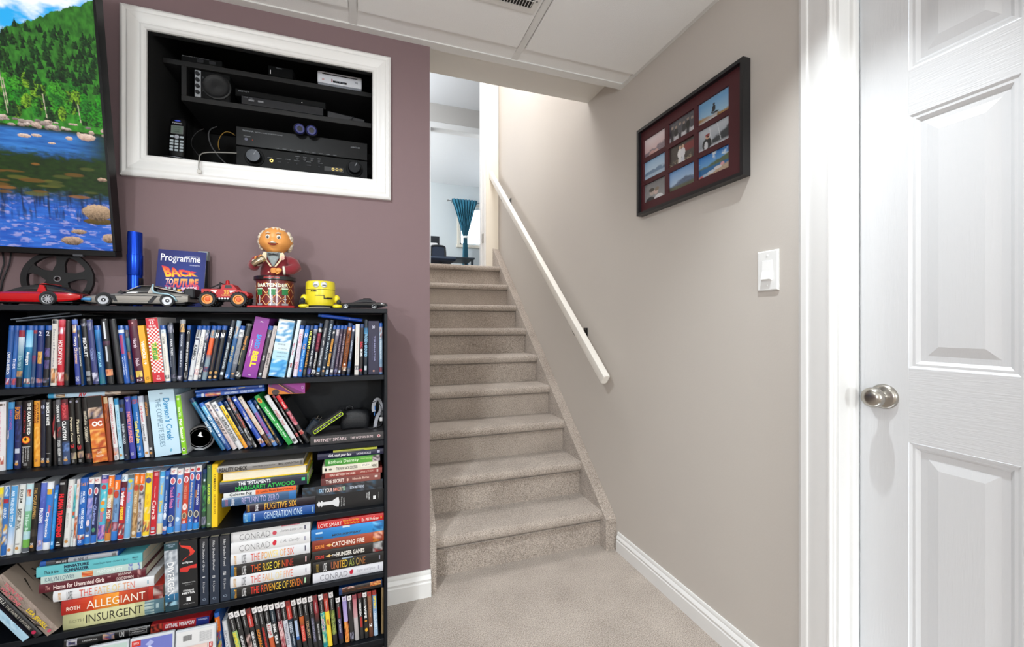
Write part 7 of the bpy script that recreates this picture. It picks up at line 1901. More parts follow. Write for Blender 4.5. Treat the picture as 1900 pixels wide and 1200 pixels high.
def paint_lake(U, V):
    """the mountain lake on the screen; U = distance from the right edge, V = height from the top of the picture part in view (picture units of about a photo pixel)"""
    X = 215 - U
    img = np.zeros(U.shape + (3,))
    # sky and clouds
    cl = fbm(X / 55, V / 30, 3, 5)
    img[:] = rgb('#27a6e6')
    img = blend(img, sstep(.36, .62, cl), rgb('#eef3f8'))
    # hillside
    hill = 82 - X * .54 + 6 * (fbm(X / 9, X * 0, 8, 3) - .5) * 2
    trees = fbm(X / 5, V / 9, 11, 5)
    t2 = fbm(X / 22, V / 26, 15, 4)
    m = V > hill
    g = rgb('#0d2c10') * (1 - trees[..., None]) + rgb('#3f8a2a') * trees[..., None]
    low = sstep(70, 200, V + 40 * (t2 - .5))
    g = g * (1 - low[..., None] * .55) + (rgb('#0a3a10') * (1 - trees[..., None]) + rgb('#46b02a') * trees[..., None]) * low[..., None] * .55
    img = np.where(m[..., None], g, img)
    rng = np.random.default_rng(5)
    for k in range(900):
        x0, yb = rng.uniform(-240, 225), rng.uniform(40, 212)
        top = 82 - x0 * .54
        if yb < top + 4: continue
        h = rng.uniform(10, 26) * (.55 + yb / 260); w = h * rng.uniform(.22, .36)
        conif = yb < 150 or rng.random() < .3
        t = (yb - V) / h
        inside = (t > 0) & (t < 1)
        wid = w * (1 - t) if conif else w * 1.1 * np.sqrt(np.clip(1 - (2 * t - 1) ** 2, 0, 1))
        jag = .75 + .5 * vnoise(X / 1.6 + k, V / 1.8, k % 7)
        mm = inside & (np.abs(X - x0) < wid * jag)
        if not mm.any(): continue
        a, b_ = (rgb('#040f05'), rgb(['#1c4a1c', '#143c14', '#2a5a1e'][k % 3])) if conif else (rgb('#0a3008'), rgb(['#2f9a1c', '#4aa828', '#86b828', '#2a8424'][k % 4]))
        sh = np.clip(.42 + (X - x0) / (2 * w) * -.5 + 1.1 * (vnoise(X / 2.2, V / 2.0, 3) - .5), 0, 1)
        img[mm] = (a * (1 - sh[mm][:, None]) + b_ * sh[mm][:, None])
    for (x0, y0, y1) in ((45, 120, 205), (10, 150, 205), (170, 170, 206), (112, 160, 205), (50, 140, 190)):
        mm = (np.abs(X - x0 - (V - y0) * .08) < .8) & (V > y0) & (V < y1)
        img[mm] = rgb('#b0a890')
    # water
    wv = fbm(X / 26, V / 3.2, 21, 4)
    w2 = fbm(X / 9, V / 4, 27, 4)
    wm = V > 224
    deep = rgb('#0a1506') * (1 - w2[..., None]) + rgb('#24400e') * w2[..., None]
    blue = rgb('#0f3f8a') * (1 - wv[..., None]) + rgb('#3f86d0') * wv[..., None]
    near = rgb('#0f3498') * (1 - wv[..., None]) + rgb('#3476d4') * wv[..., None]
    b1 = np.clip(sstep(226, 236, V) * (1 - sstep(262, 285, V + 20 * (w2 - .5))) * sstep(.1, .5, 1.15 - X / 215), 0, 1)
    wat = deep * (1 - b1[..., None]) + blue * b1[..., None]
    b2 = sstep(345, 385, V + 26 * (w2 - .5))
    wat = wat * (1 - b2[..., None]) + near * b2[..., None]
    spk = sstep(.60, .74, fbm(X / 11, V / 4.2, 33, 4)) * b2
    wat = blend(wat, spk * .6, rgb('#b0a8d4'))
    refl = sstep(.45, .75, fbm(X / 4, V / 40, 41, 3)) * (1 - sstep(385, 420, V)) * sstep(340, 350, V)
    wat = blend(wat, refl * .8, rgb('#10182a'))
    img = np.where(wm[..., None], wat, img)
    rng = np.random.default_rng(9)
    for k in range(46):                                    # drowned stones
        x0, y0 = rng.uniform(-230, 210), rng.uniform(292, 362)
        rx, ry = rng.uniform(8, 26), rng.uniform(2, 5)
        d = ((X - x0) / rx) ** 2 + ((V - y0) / ry) ** 2
        img = blend(img, (1 - sstep(.5, 1.1, d)) * .75, rgb(['#6a4a1c', '#5a5a20', '#8a5a24', '#4a5020'][k % 4]))
    def rock(x0, y0, rx, ry, c1, c2):
        nonlocal img
        d = ((X - x0) / rx) ** 2 + ((V - y0) / ry) ** 2 + .5 * (fbm(X / 4, V / 4, 55, 3) - .5)
        sh = np.clip((V - (y0 - ry)) / (2 * ry) + .5 * (vnoise(X / 1.5, V / 1.5, 6) - .5), 0, 1)
        col = rgb(c1) * (1 - sh[..., None]) + rgb(c2) * sh[..., None]
        mm = np.clip((1.05 - d) * 6, 0, 1)[..., None]
        img = img * (1 - mm) + col * mm
    for k in range(90):                                    # shore line
        x0 = rng.uniform(-240, 222)
        rock(x0, rng.uniform(211, 226) + (x0 > 160) * rng.uniform(0, 10), rng.uniform(3, 9), rng.uniform(2, 5), ['#d8c0b0', '#b8a8a0', '#e0cfc4', '#8f8684'][k % 4], '#5a4a44')
    for (x0, y0, rx, ry) in ((8, 237, 9, 4), (75, 244, 11, 4), (95, 241, 9, 3), (150, 240, 6, 4), (120, 253, 7, 2), (180, 234, 16, 7)):
        rock(x0, y0, rx, ry, '#e8d0c0', '#9a7a6a')
    rock(190, 404, 28, 7, '#6a5020', '#3a3416')
    rock(189, 386, 28, 17, '#c8a888', '#4a3a2a')
    for (x0, y0, rx, ry) in ((139, 447, 20, 9), (152, 428, 14, 5), (208, 439, 15, 10), (202, 317, 9, 4)):
        rock(x0, y0, rx, ry, '#c8a890', '#3a2a1c')
    return np.clip(img, 0, 1)

TVX1, TVZ0 = PX(219, 1.80), 1.427
TW, TH, TILT = 1.46, .86, math.radians(8.4)
tv = thing('television', 'wide thin black television tilted down, showing a mountain lake', 'television', (TVX1, 1.80, TVZ0), (TILT, 0, 0))
m_bez = mat('screen_bezel', '#060607', .4, spec=.25)
q = MB()
q.box(-TW, 0, -.012, .03, 0, .020, .002).box(-TW, 0, -.012, .03, TH - .012, TH, .002).box(-TW, -TW + .010, -.012, .03, .020, TH - .012).box(-.007, 0, -.012, .03, .020, TH - .012)
q.build('bezel', m_bez, tv)
MB().box(-TW + .002, -.002, .0, .028, .002, TH - .002).box(-TW + .25, -.25, .028, .045, .1, .55, .006).build('back_shell', m_bez, tv)
MB().box(-.114, -.088, -.013, .004, -.0035, .0045, .001).build('brand_tab', mat('tab_grey', '#4a4c50', .4, .5), tv)
MB().box(-.95, -.5, .046, .068, .2, .5, .002).build('wall_bracket', m_dark, tv)
us = np.concatenate([np.arange(0, .40, .0016), np.arange(.40, TW - .017 + .004, .008)])
us[-1] = TW - .017
vs = np.linspace(0, TH - .032, 500)
UU, VV = np.meshgrid(us, vs)                     # metres from right edge, from the bottom
# picture coordinates: about 650 units per metre along, bottom edge at 465
img = paint_lake(UU * 690 + 2, 465 - VV * 640)
nv, nu = UU.shape
co = np.zeros((nv * nu, 3)); co[:, 0] = -.007 - UU.ravel(); co[:, 1] = -.006; co[:, 2] = .020 + VV.ravel()
i0 = (np.arange(nv - 1)[:, None] * nu + np.arange(nu - 1)[None, :]).ravel()
fa = np.stack([i0, i0 + nu, i0 + nu + 1, i0 + 1], 1)
def grid_mesh(name, co, fa, colr, m, parent):
    me = bpy.data.meshes.new(name)
    me.vertices.add(len(co)); me.vertices.foreach_set('co', co.ravel())
    me.loops.add(fa.size); me.loops.foreach_set('vertex_index', fa.ravel())
    me.polygons.add(len(fa)); me.polygons.foreach_set('loop_start', np.arange(0, fa.size, 4)); me.polygons.foreach_set('loop_total', np.full(len(fa), 4))
    me.update(calc_edges=True)
    at = me.color_attributes.new('Col', 'FLOAT_COLOR', 'POINT')
    at.data.foreach_set('color', np.concatenate([colr.reshape(-1, 3), np.ones((len(co), 1))], 1).astype(np.float32).ravel())
    me.materials.append(m)
    o = bpy.data.objects.new(name, me)
    COL.objects.link(o); o.parent = parent
    return o
grid_mesh('screen', co, fa, img, print_mat('lit_screen', .5, emit=.50), tv)
for nm, pts in (('cable', [(PX(2, 1.86), 1.862, 1.46), (PX(6, 1.86), 1.864, 1.40), (PX(-4, 1.86), 1.864, 1.34), (PX(-10, 1.86), 1.864, 1.256)]), ('cable', [(PX(22, 1.86), 1.862, 1.46), (PX(16, 1.86), 1.864, 1.40), (PX(2, 1.86), 1.866, 1.34), (PX(-6, 1.86), 1.866, 1.256)])):
    o = MB().tube(pts, .0022, 8).build(nm, m_dark, None, smooth=True)
    tag(o, 'black cable hanging down the wall from the screen' + (', outer one' if pts[0][0] < PX(10, 1.86) else ', inner one'), 'cable', 'screen cables')
# ================================================================== MEDIA NICHE
m_nblk = mat('niche_black', '#020202', .9)
m_nshelf = mat('niche_shelf', '#111112', .6, bump=(120, .05))
nb = struct(MB().box(NX0 - .012, NX1 + .012, 2.30, 2.312, NZ0 - .012, 2.412).build('wall_niche_back', m_nblk))
q = MB()
q.box(NX0 - .012, NX0, YM + .121, 2.30, NZ0 - .012, 2.412).box(NX1, NX1 + .012, YM + .121, 2.30, NZ0 - .012, 2.412)
q.box(NX0, NX1, YM + .121, 2.30, NZ0 - .012, NZ0).box(NX0, NX1, YM + .021, 2.30, 2.40, 2.412)
struct(q.build('wall_niche_sides', m_nblk))
q = MB()
q.box(NX0, NX0 + .002, YM + .004, YM + .121, NZ0, NZ1).box(NX1 - .002, NX1, YM + .004, YM + .121, NZ0, NZ1)
q.box(NX0 + .002, NX1 - .002, YM + .004, YM + .121, NZ0, NZ0 + .002).box(NX0 + .002, NX1 - .002, YM + .004, YM + .0195, NZ1 - .002, NZ1)
q.box(NX0, NX0 + .002, YM + .021, YM + .1205, NZ1, 2.4).box(NX1 - .002, NX1, YM + .021, YM + .1205, NZ1, 2.4)
struct(q.build('wall_niche_lining', m_nblk))
# white picture-frame moulding, four mitred rails
fr = thing('trim_2', 'white moulded picture frame round the media niche', None)
struct(fr)
ox0, ox1, oz0, oz1 = -.8183, .1034, 1.7266, 2.3336
Wf = ((NX0 - ox0), (ox1 - NX1), (NZ0 - oz0), (oz1 - NZ1))
prof = [(0, 0), (0, .017), (.05, .021), (.13, .023), (.2, .019), (.25, .0185), (.33, .0225), (.42, .0215), (.62, .013), (.74, .0115), (.82, .015), (.93, .014), (1.0, .009), (1.0, -.012)]
def corner(f, d, sx, sz):
    x = (ox0 + f * Wf[0]) if sx < 0 else (ox1 - f * Wf[1])
    z = (oz0 + f * Wf[2]) if sz < 0 else (oz1 - f * Wf[3])
    return (x, YM - .0002 - d, z)
for (a, b_) in (((-1, -1), (1, -1)), ((1, -1), (1, 1)), ((1, 1), (-1, 1)), ((-1, 1), (-1, -1))):
    q = MB()
    V = [corner(f, d, *a) for f, d in prof] + [corner(f, d, *b_) for f, d in prof]
    n = len(prof)
    q.add(V, [(i, i + 1, n + i + 1, n + i) for i in range(n - 1)])
    q.build('frame_rail', m_white, fr, smooth=SM)

YS = 1.985
z_up = PZ(690, 172.8, YS)
z_lo = PZ(688, 228.5, YS)
xdv0, xdv1 = PX(336, YS), PX(346, YS)
av = thing('media_shelf', 'dark two-tier shelf unit hung inside the media niche', 'shelf', (NX0, YS, 0))
o_ = lambda x: x - NX0
MB().box(.003, NX1 - NX0 - .003, 0, .30, z_up - .020, z_up, .001).build('shelf_board', m_nshelf, av)
MB().box(o_(xdv0), NX1 - NX0 - .003, 0, .30, z_lo - .021, z_lo, .001).build('shelf_board', m_nshelf, av)
MB().box(o_(xdv0), o_(xdv1), .0005, .30, z_lo + .0002, z_up - .0202, .001).build('divider_board', m_nshelf, av)

m_gear = mat('gear_black', '#060708', .55, spec=.18)
m_gear2 = mat('gear_black_matt', '#090a0b', .6, spec=.18)
m_gprint = mat('gear_print', '#7d8084', .5)
m_gloss_b = mat('gear_gloss', '#050506', .4, spec=.2)

def gear_text(q, s, x0, z0, w, h, y):
    text_mesh(q, s, x0, z0, w, h, y, None, .01)

# amplifier
Y = 1.945
x0, x1 = PX(438, Y), PX(682, Y)
w, h = x1 - x0, .178
am = thing('av_receiver', 'large black stereo receiver with two round dials at the bottom of the niche', 'receiver', (x0, Y, NZ0 + .0026))
MB().box(0, w, .004, .30, .010, h, .003).build('chassis', m_gear2, am)
MB().box(0, w, -.004, .004, .102, h, .002).build('display_panel', m_gloss_b, am)
MB().box(0, w, -.003, .004, .012, .1, .002).build('front_panel', m_gear, am)
MB().box(.012, w - .004, -.005, .002, .0035, .0062).build('trim_strip', mat('thin_silver', '#8d8f92', .3, .9), am)
for xx in (.03, w - .03):
    for yy in (.03, .26):
        MB().lathe([(0, -.0), (.014, 0), (.014, .0095), (0, .0095)], (xx, yy, 0), 'z', 14).build('foot', m_dark, am)
for (xx, r) in ((w * .131, .034), (w * .892, .033)):
    MB().lathe([(0, -.0035), (r, -.0035), (r * 1.04, -.002), (r * 1.04, .0)], (xx, -.0032, .060), 'y', 40).build('dial_ring', m_gear2, am, smooth=SM)
    kb = MB().lathe([(0, -.022), (r * .70, -.022), (r * .76, -.019), (r * .78, -.004), (r * .78, .0)], (0, 0, 0), 'y', 40).build('dial', mat('dial_black', '#1a1b1e', .3, .7), am, smooth=SM, loc=(xx, -.0068, .060))
    MB().box(-.0012, .0012, -.0226, -.0219, .004, r * .66).xf(Matrix.Rotation(.5, 4, 'Y')).build('dial_mark', m_gprint, kb)
q = MB()
gear_text(q, 'YAMAHA', w * .045, .160, w * .08, .0065, -.0046)
gear_text(q, 'NATURAL SOUND AV RECEIVER RX-V477', w * .135, .1605, w * .2, .004, -.0046)
gear_text(q, 'AVENTAGE', w * .86, .150, w * .075, .0055, -.0046)
gear_text(q, 'POWER', w * .055, .140, w * .05, .0032, -.0046)
for k in range(9):
    gear_text(q, ('TUNER', 'PRESET', 'MEMORY', 'FM', 'AM', 'INFO', 'SCENE', 'HDMI', 'USB')[k], w * (.28 + .055 * k), .107, w * .028, .0025, -.0046)
for k in range(4):
    gear_text(q, ('BD', 'TV', 'NET', 'RADIO')[k], w * (.43 + .055 * k), .0835, w * .03, .0026, -.0036)
for (t_, xx) in (('PHONES', .225), ('INPUT', .29), ('TONE', .355), ('PROGRAM', .42), ('STRAIGHT', .51), ('YPAO', .60)):
    gear_text(q, t_, w * xx, .066, w * .038, .0024, -.0036)
q.build('front_lettering', m_gprint, am)
MB().lathe([(0, -.002), (.006, -.002), (.0065, .001)], (w * .073, -.0042, .129), 'y', 16).build('power_button', mat('deep_blue_button', '#12143a', .3), am, smooth=SM)
MB().ball((w * .117, -.0045, .129), .0016, 8, 6).build('standby_light', mat('standby_red', '#a83a1a', .4, emit=.25), am)
for k in range(4):
    MB().lathe([(0, -.0035), (.0055, -.003), (.006, 0)], (w * (.445 + .055 * k), -.0031, .0745), 'y', 14).build('scene_button', m_dark, am, smooth=SM)
MB().lathe([(.0035, -.002), (.0065, -.002), (.007, 0), (.0035, 0), (.0035, -.002)], (w * .253, -.0032, .055), 'y', 18).build('phones_socket', mat('brass_ring', '#a8823a', .3, .9), am, smooth=SM)
for (xx, ww) in ((.31, .013), (.375, .006), (.44, .006), (.53, .018), (.61, .006)):
    MB().box(w * xx - ww / 2, w * xx + ww / 2, -.0042, -.002, .050, .056, .001).build('front_button', m_dark, am)
MB().box(w * .65, w * .805, -.0036, -.002, .038, .058, .001).build('socket_recess', mat('port_black', '#050505', .5), am)
for k in range(3):
    MB().lathe([(.0028, -.0022), (.0058, -.0022), (.0062, 0), (.0028, 0), (.0028, -.0022)], (w * (.72 + .031 * k), -.0036, .048), 'y', 16).build('jack_socket', mat('jack_ring', '#b8a060', .3, .9), am, smooth=SM)

# headphones lying on the amplifier, cups over its front edge
hp_ = thing('headphones', 'black headphones with blue cups resting on the receiver', 'headphones', (PX(570, Y), Y, NZ0 + .0026 + h + .0006))
for k, dx in enumerate((-.026, .020)):
    c = MB().lathe([(0, -.012), (.016, -.012), (.021, -.008), (.0225, 0), (.0225, .010), (.018, .014), (0, .014)], (0, 0, 0), 'y', 28).build('ear_cup', m_dark, hp_, smooth=SM, loc=(dx, -.030, .010), rot=(.25, 0, .3 - .2 * k))
    MB().lathe([(.010, -.0135), (.0165, -.0135), (.0195, -.0095), (.0175, -.0085), (.010, -.0115), (.010, -.0135)], (0, 0, 0), 'y', 28).build('cup_ring', mat('glossy_blue', '#0b1460', .4), c, smooth=SM)
MB().tube([(-.026, -.014, .016), (-.034, .06, .016), (-.02, .11, .012), (.0, .125, .012), (.02, .11, .012), (.03, .06, .016), (.020, -.014, .016)], .004, 8).build('headband', m_dark, hp_, smooth=True)

# cordless phone on its base
Y = 1.93
x0 = PX(329, Y)
ph = thing('cordless_phone', 'black cordless phone standing in its charging base, lit grey screen', 'phone', (x0, Y, NZ0 + .0026))
rings = []
for (z, rx, ry) in ((0, .062, .045), (.006, .066, .048), (.016, .060, .043), (.022, .045, .033)):
    rings.append([(rx * math.cos(a), ry * math.sin(a) + .01, z) for a in np.linspace(0, 2 * PI, 32, endpoint=False)])
MB().loft(rings).build('charging_base', m_gloss_b, ph, smooth=SM)
MB().tube([(.062 * math.cos(a), .01 + .045 * math.sin(a), .0125) for a in np.linspace(PI * 1.05, PI * 1.95, 18)], .0012, 6).build('base_rim', mat('thin_silver', '#8d8f92'), ph, smooth=True)
hs = MB()
rings = []
for (z, rx, ry) in ((.018, .022, .011), (.03, .0255, .013), (.10, .0262, .0135), (.16, .0272, .014), (.172, .025, .013), (.178, .018, .009)):
    rings.append([(rx * (abs(math.cos(a)) ** .6) * (1 if math.cos(a) >= 0 else -1), ry * (abs(math.sin(a)) ** .6) * (1 if math.sin(a) >= 0 else -1), z) for a in np.linspace(0, 2 * PI, 28, endpoint=False)])
hso = hs.loft(rings).build('handset', m_gloss_b, ph, smooth=SM, rot=(-.10, 0, 0))
pb = PB(.03, .036, None, 1)
pb.patch(0, 1, 0, 1, lambda a, b: C('#55625a'))
for k in range(3):
    pb.text(('10:42 AM', 'HANDSET', '2')[k], .16 + .28 * k, .3 + .28 * k, .2, .85, '#1d2620', 0, 0, True)
so = pb.build('screen', m_card, hso); so.location = (-.018, -.0150, .112)
MB().box(-.0195, .0195, -.0147, -.0139, .1105, .1435, .0004).build('screen_bezel', mat('thin_silver', '#8d8f92'), hso)
q = MB(); gear_text(q, 'Panasonic', -.015, .1505, .03, .0055, -.0152); q.build('maker_lettering', mat('light_print', '#c8c8cc', .4), hso)
MB().ball((0, -.0138, .163), (.010, .0012, .003), 12, 6).build('call_light', mat('deep_blue_light', '#2a3a9c', .3, emit=.2), hso, smooth=True)
MB().lathe([(0, -.003), (.0075, -.003), (.0085, -.001), (.0085, .001)], (0, -.0136, .098), 'y', 24).build('joystick', mat('silver_key', '#b9bec8', .25, .7), hso, smooth=SM)
m_key = mat('phone_key', '#a8b2b8', .35)
for r_ in range(5):
    for c_ in range(3):
        if r_ == 0 and c_ == 1: continue
        z_ = (.099, .082, .070, .058, .046)[r_]
        MB().box(-.0058, .0058, -.0015, .0008, -.0042, .0042, .001).build('key', m_key, hso, loc=(-.0158 + .0158 * c_, -.0136, z_))

# tangle of cables
cab = [
 ('grey flat lead hanging over the white frame edge', [(439, 284, 1.93), (415, 283, 1.91), (385, 283, 1.90), (372, 287, 1.875), (369.5, 298, 1.843), (369, 312, 1.842), (372, 318, 1.842)], .0022, '#8f8d88'),
 ('grey lead looping beside the receiver', [(420, 304, 1.93), (404, 288, 1.96), (391, 268, 1.99), (387, 250, 2.0), (391, 240, 2.02), (402, 235, 2.05)], .0024, '#4a4a4c'),
 ('yellow lead curving into the receiver', [(436, 251, 2.0), (428, 246, 2.0), (418, 245, 1.99), (409, 253, 1.98), (405, 266, 1.97), (407, 278, 1.96)], .0016, '#8a6a2a'),
 ('thin black lead behind the phone', [(378, 239, 2.05), (366, 245, 2.05), (357, 256, 2.04), (355, 268, 2.02), (362, 280, 2.0), (370, 290, 1.97)], .0014, '#3a3a3c'),
]
def smooth_path(P_, n=6):
    P_ = [Vector(p) for p in P_]
    out = []
    for i in range(len(P_) - 1):
        p0, p1, p2, p3 = P_[max(i - 1, 0)], P_[i], P_[i + 1], P_[min(i + 2, len(P_) - 1)]
        for k in range(n):
            t = k / n
            out.append(.5 * ((2 * p1) + (p2 - p0) * t + (2 * p0 - 5 * p1 + 4 * p2 - p3) * t * t + (3 * p1 - p0 - 3 * p2 + p3) * t ** 3))
    return out + [P_[-1]]
for lab, pts, r, colr in cab:
    o = MB().tube(smooth_path([(PX(x, Y), Y, max(PZ(x, y, Y), NZ0 + .006) if Y > 1.88 else PZ(x, y, Y)) for x, y, Y in pts]), r, 8).build('cable', mat('cable_' + colr, colr, .45), None, smooth=True)
    tag(o, lab, 'cable', 'loose cables in the niche')
q = MB().box(PX(366, 1.842), PX(374, 1.842), 1.838, 1.846, PZ(370, 321, 1.842), PZ(370, 315, 1.842), .001)
plug = q.build('cable_plug', mat('clear_plug', '#c9c6c0', .2), None)
tag(plug, 'small clear plug at the end of the grey lead over the frame', 'plug')

# computer subwoofer with control strip
Y = 1.995
x0, x1 = PX(361, Y), PX(427, Y)
sp = thing('small_speaker', 'small black speaker with a silver knob strip on the second niche tier', 'speaker', (x0, Y, z_lo + .0006))
hh = z_up - .0216 - z_lo
MB().box(0, x1 - x0, 0, .13, 0, hh, .003).build('cabinet', m_gear2, sp)
MB().box(.001, .022, -.003, .0, .004, hh - .003, .001).build('control_strip', mat('silver_panel', '#a8acb0', .35, .4), sp)
for k in range(4):
    MB().lathe([(0, -.009), (.0065, -.009), (.0072, -.003), (.0072, 0)], (.0115, -.003, .022 + .0245 * k), 'y', 18).build('knob', m_dark, sp, smooth=SM)
cx, cz = (x1 - x0) * .62, hh * .50
MB().lathe([(.052, 0), (.051, -.004), (.046, -.006), (.042, -.003), (.034, .0), (.018, -.001), (0, -.003)], (cx, -.0002, cz), 'y', 40).build('speaker_cone', mat('cone_black', '#0f1012', .6), sp, smooth=SM)
q = MB()
V, F, _ = glyphs('Sound Master')
q.add([(.026 + .004 * (1 - p[1]), -.0005, .03 + .06 * (1 - p[0])) for p in V], F)
q.build('strip_lettering', m_gprint, sp)

# slim players on the second tier
Y = 2.0
x0, x1 = PX(448, Y), PX(600, Y)
pl = thing('disc_player', 'slim dark blue-black player with two silver ports, lower of the pair', 'disc player', (x0, Y, z_lo + .0006))
MB().box(0, x1 - x0, 0, .2, .004, .042, .002).build('casing', m_gear, pl)
MB().box(0, x1 - x0, -.002, .0, .006, .040, .0008).build('front_panel', mat('gear_navy', '#0c1018', .2, coat=.4), pl)
for k in range(2):
    MB().box(.026 + .034 * k, .046 + .034 * k, -.003, -.001, .022, .029).build('port', mat('port_silver', '#8a8c90', .3, .8), pl)
q = MB(); gear_text(q, 'POWER', .01, .033, .014, .003, -.0022); gear_text(q, 'USB', .03, .033, .01, .003, -.0022); q.build('front_lettering', m_gprint, pl)
MB().box(.004, x1 - x0 - .004, .01, .19, 0, .004).build('foot', m_dark, pl)
x0, x1 = PX(437, Y + .02), PX(605, Y + .02)
p2 = thing('disc_player', 'slim matt black player lying on top of the lower player', 'disc player', (x0, Y + .012, z_lo + .0432))
MB().box(0, x1 - x0, 0, .2, .0, .030, .002).build('casing', m_gear2, p2)
MB().box(.002, x1 - x0 - .002, -.002, .0, .004, .027, .0008).build('front_panel', m_gear, p2)
q = MB(); gear_text(q, 'SONY', .012, .018, .04, .006, -.0022); q.build('maker_lettering', m_gprint, p2)
MB().box((x1 - x0) * .72, (x1 - x0) * .73, -.0026, -.001, .012, .014).build('indicator', mat('white_indicator', '#d8d8d8', .3, emit=.3), p2)
x0, x1 = PX(608, Y), PX(676, Y)
mo = thing('modem', 'flat dark grey box with a lead at the right end of the second tier', 'modem', (x0, Y, z_lo + .0006))
rings = [[(0, 0, .0), (x1 - x0, 0, 0), (x1 - x0, .14, 0), (0, .14, 0)], [(0, 0, .030), (x1 - x0, 0, .016), (x1 - x0, .14, .016), (0, .14, .030)], [(.004, .004, .034), (x1 - x0 - .004, .004, .019), (x1 - x0 - .004, .136, .019), (.004, .136, .034)]]
MB().loft(rings).build('casing', mat('modem_grey', '#222327', .4), mo)
MB().tube(smooth_path([(.05, .10, .03), (.085, .05, .035), (.105, .01, .03), (.10, -.004, .012), (.09, -.006, .006)]), .0014, 6).build('lead', m_dark, mo, smooth=True)

# top tier
Y = 1.99
x0, x1 = PX(497, Y), PX(544, Y)
sb = thing('small_black_box', 'small black box with white lettering on the top tier', 'adapter box', (x0, Y, z_up + .0006))
MB().box(0, x1 - x0, 0, .08, .004, .046, .003).build('casing', m_gear, sb)
q = MB(); gear_text(q, 'TRENDS', .03, .036, .022, .0045, -.0004); q.build('front_lettering', m_gprint, sb)
MB().box(.009, .0105, -.001, .0005, .010, .026).build('indicator', mat('white_indicator', '#d8d8d8'), sb)
for xx in (.012, x1 - x0 - .012):
    MB().lathe([(0, 0), (.006, 0), (.007, .004), (0, .0045)], (xx, .012, 0), 'z', 12).build('foot', m_dark, sb)
x0, x1 = PX(589, Y), PX(671, Y)
co_ = thing('game_console', 'white slot-loading game console at the right of the top tier', 'game console', (x0, Y, z_up + .0006))
w = x1 - x0
MB().box(0, w, 0, .16, .012, .062, .003).build('casing', mat('console_white', '#eceff6', .3), co_)
MB().box(.002, w - .002, -.0005, .158, .0, .0118, .001).build('stand', mat('console_grey', '#8a8e96', .4), co_)
MB().box(.018, w - .018, -.001, .002, .0495, .0535, .0006).build('disc_slot', mat('port_black', '#050505'), co_)
MB().box(.062, .118, -.001, .002, .0195, .0280, .0006).build('flap_recess', mat('port_black', '#050505'), co_)
for k in range(3):
    MB().box(.072 + .014 * k, .081 + .014 * k, -.002, .0, .0215, .0262, .0005).build('flap_tab', mat('console_tab', '#6a6e78', .4), co_)
MB().box(.018, .027, -.0014, .001, .022, .031, .001).build('power_button', mat('console_button', '#d8b8bc', .3), co_)
MB().box(.056, .060, -.0014, .001, .020, .034, .0006).build('eject_button', mat('console_red', '#8a2a34', .3), co_)
q = MB(); gear_text(q, 'Wii', w - .03, .030, .014, .009, -.0007); q.build('maker_lettering', mat('console_tab', '#6a6e78'), co_)
x0, x1 = PX(336, Y), PX(412, Y)
sw = thing('switch_box', 'low black selector box with two square buttons on the top tier', 'selector box', (x0, Y, z_up + .0006))
MB().box(0, x1 - x0, 0, .1, 0, .026, .002).build('casing', m_gear2, sw)
for k in range(2):
    MB().box((x1 - x0) * (.38 + .3 * k), (x1 - x0) * (.55 + .3 * k), -.003, .001, .005, .018, .001).build('button', m_dark, sw)
q = MB(); gear_text(q, 'Rocketfish 4 port switcher', .004, .0205, .09, .0035, -.0006); q.build('front_lettering', m_gprint, sw)

# ================================================================== PICTURE FRAME ON THE RIGHT WALL
fy0, fy1, fz0, fz1, fd = 1.1, 1.7006, 1.7134, 2.1223, .034
pf = thing('picture_frame', 'black multi-photo frame with nine small photographs on the greige wall', 'picture frame', (XR - .0008, fy1, fz0), (0, 0, -PI / 2))
FW, FH, BAR = fy1 - fy0, fz1 - fz0, .0135
m_frame = mat('frame_black', '#17171a', .35, bump=(140, .05))
def mitre(q, x0, x1, z0, z1, bar, d):
    """four mitred bars, yields one mesh per bar"""
    out = []
    O = [(x0, z0), (x1, z0), (x1, z1), (x0, z1)]
    I = [(x0 + bar, z0 + bar), (x1 - bar, z0 + bar), (x1 - bar, z1 - bar), (x0 + bar, z1 - bar)]
    for i in range(4):
        j = (i + 1) % 4
        out.append(MB().prism([O[i], O[j], I[j], I[i]], -d, 0, 'y'))
    return out
for b_ in mitre(None, 0, FW, 0, FH, BAR, fd):
    b_.build('frame_bar', m_frame, pf)
MB().box(BAR, FW - BAR, -.008, -.001, BAR, FH - BAR).build('backing', m_frame, pf)
m_matb = mat('maroon_mat', '#4a1a20', .6, bump=(200, .1))
cu = [(fy1 - PYX(a, XR - .018), fy1 - PYX(b_, XR - .018)) for a, b_ in ((1193.5, 1233), (1239.5, 1287), (1293.5, 1351.5))]
rz = [(.056 + (.0855 + .0205) * k, .056 + (.0855 + .0205) * k + .0855) for k in range(3)]
q = MB()
ux = [BAR] + [v for c in cu for v in c] + [FW - BAR]
uz = [BAR] + [v for r in rz for v in r] + [FH - BAR]
for i in range(7):
    for j in range(7):
        if i % 2 and j % 2: continue
        q.box(ux[i], ux[i + 1], -.0165, -.0085, uz[j], uz[j + 1])
q.build('mat_board', m_matb, pf)
m_photo = print_mat('photo_print', .3, coat=.15)
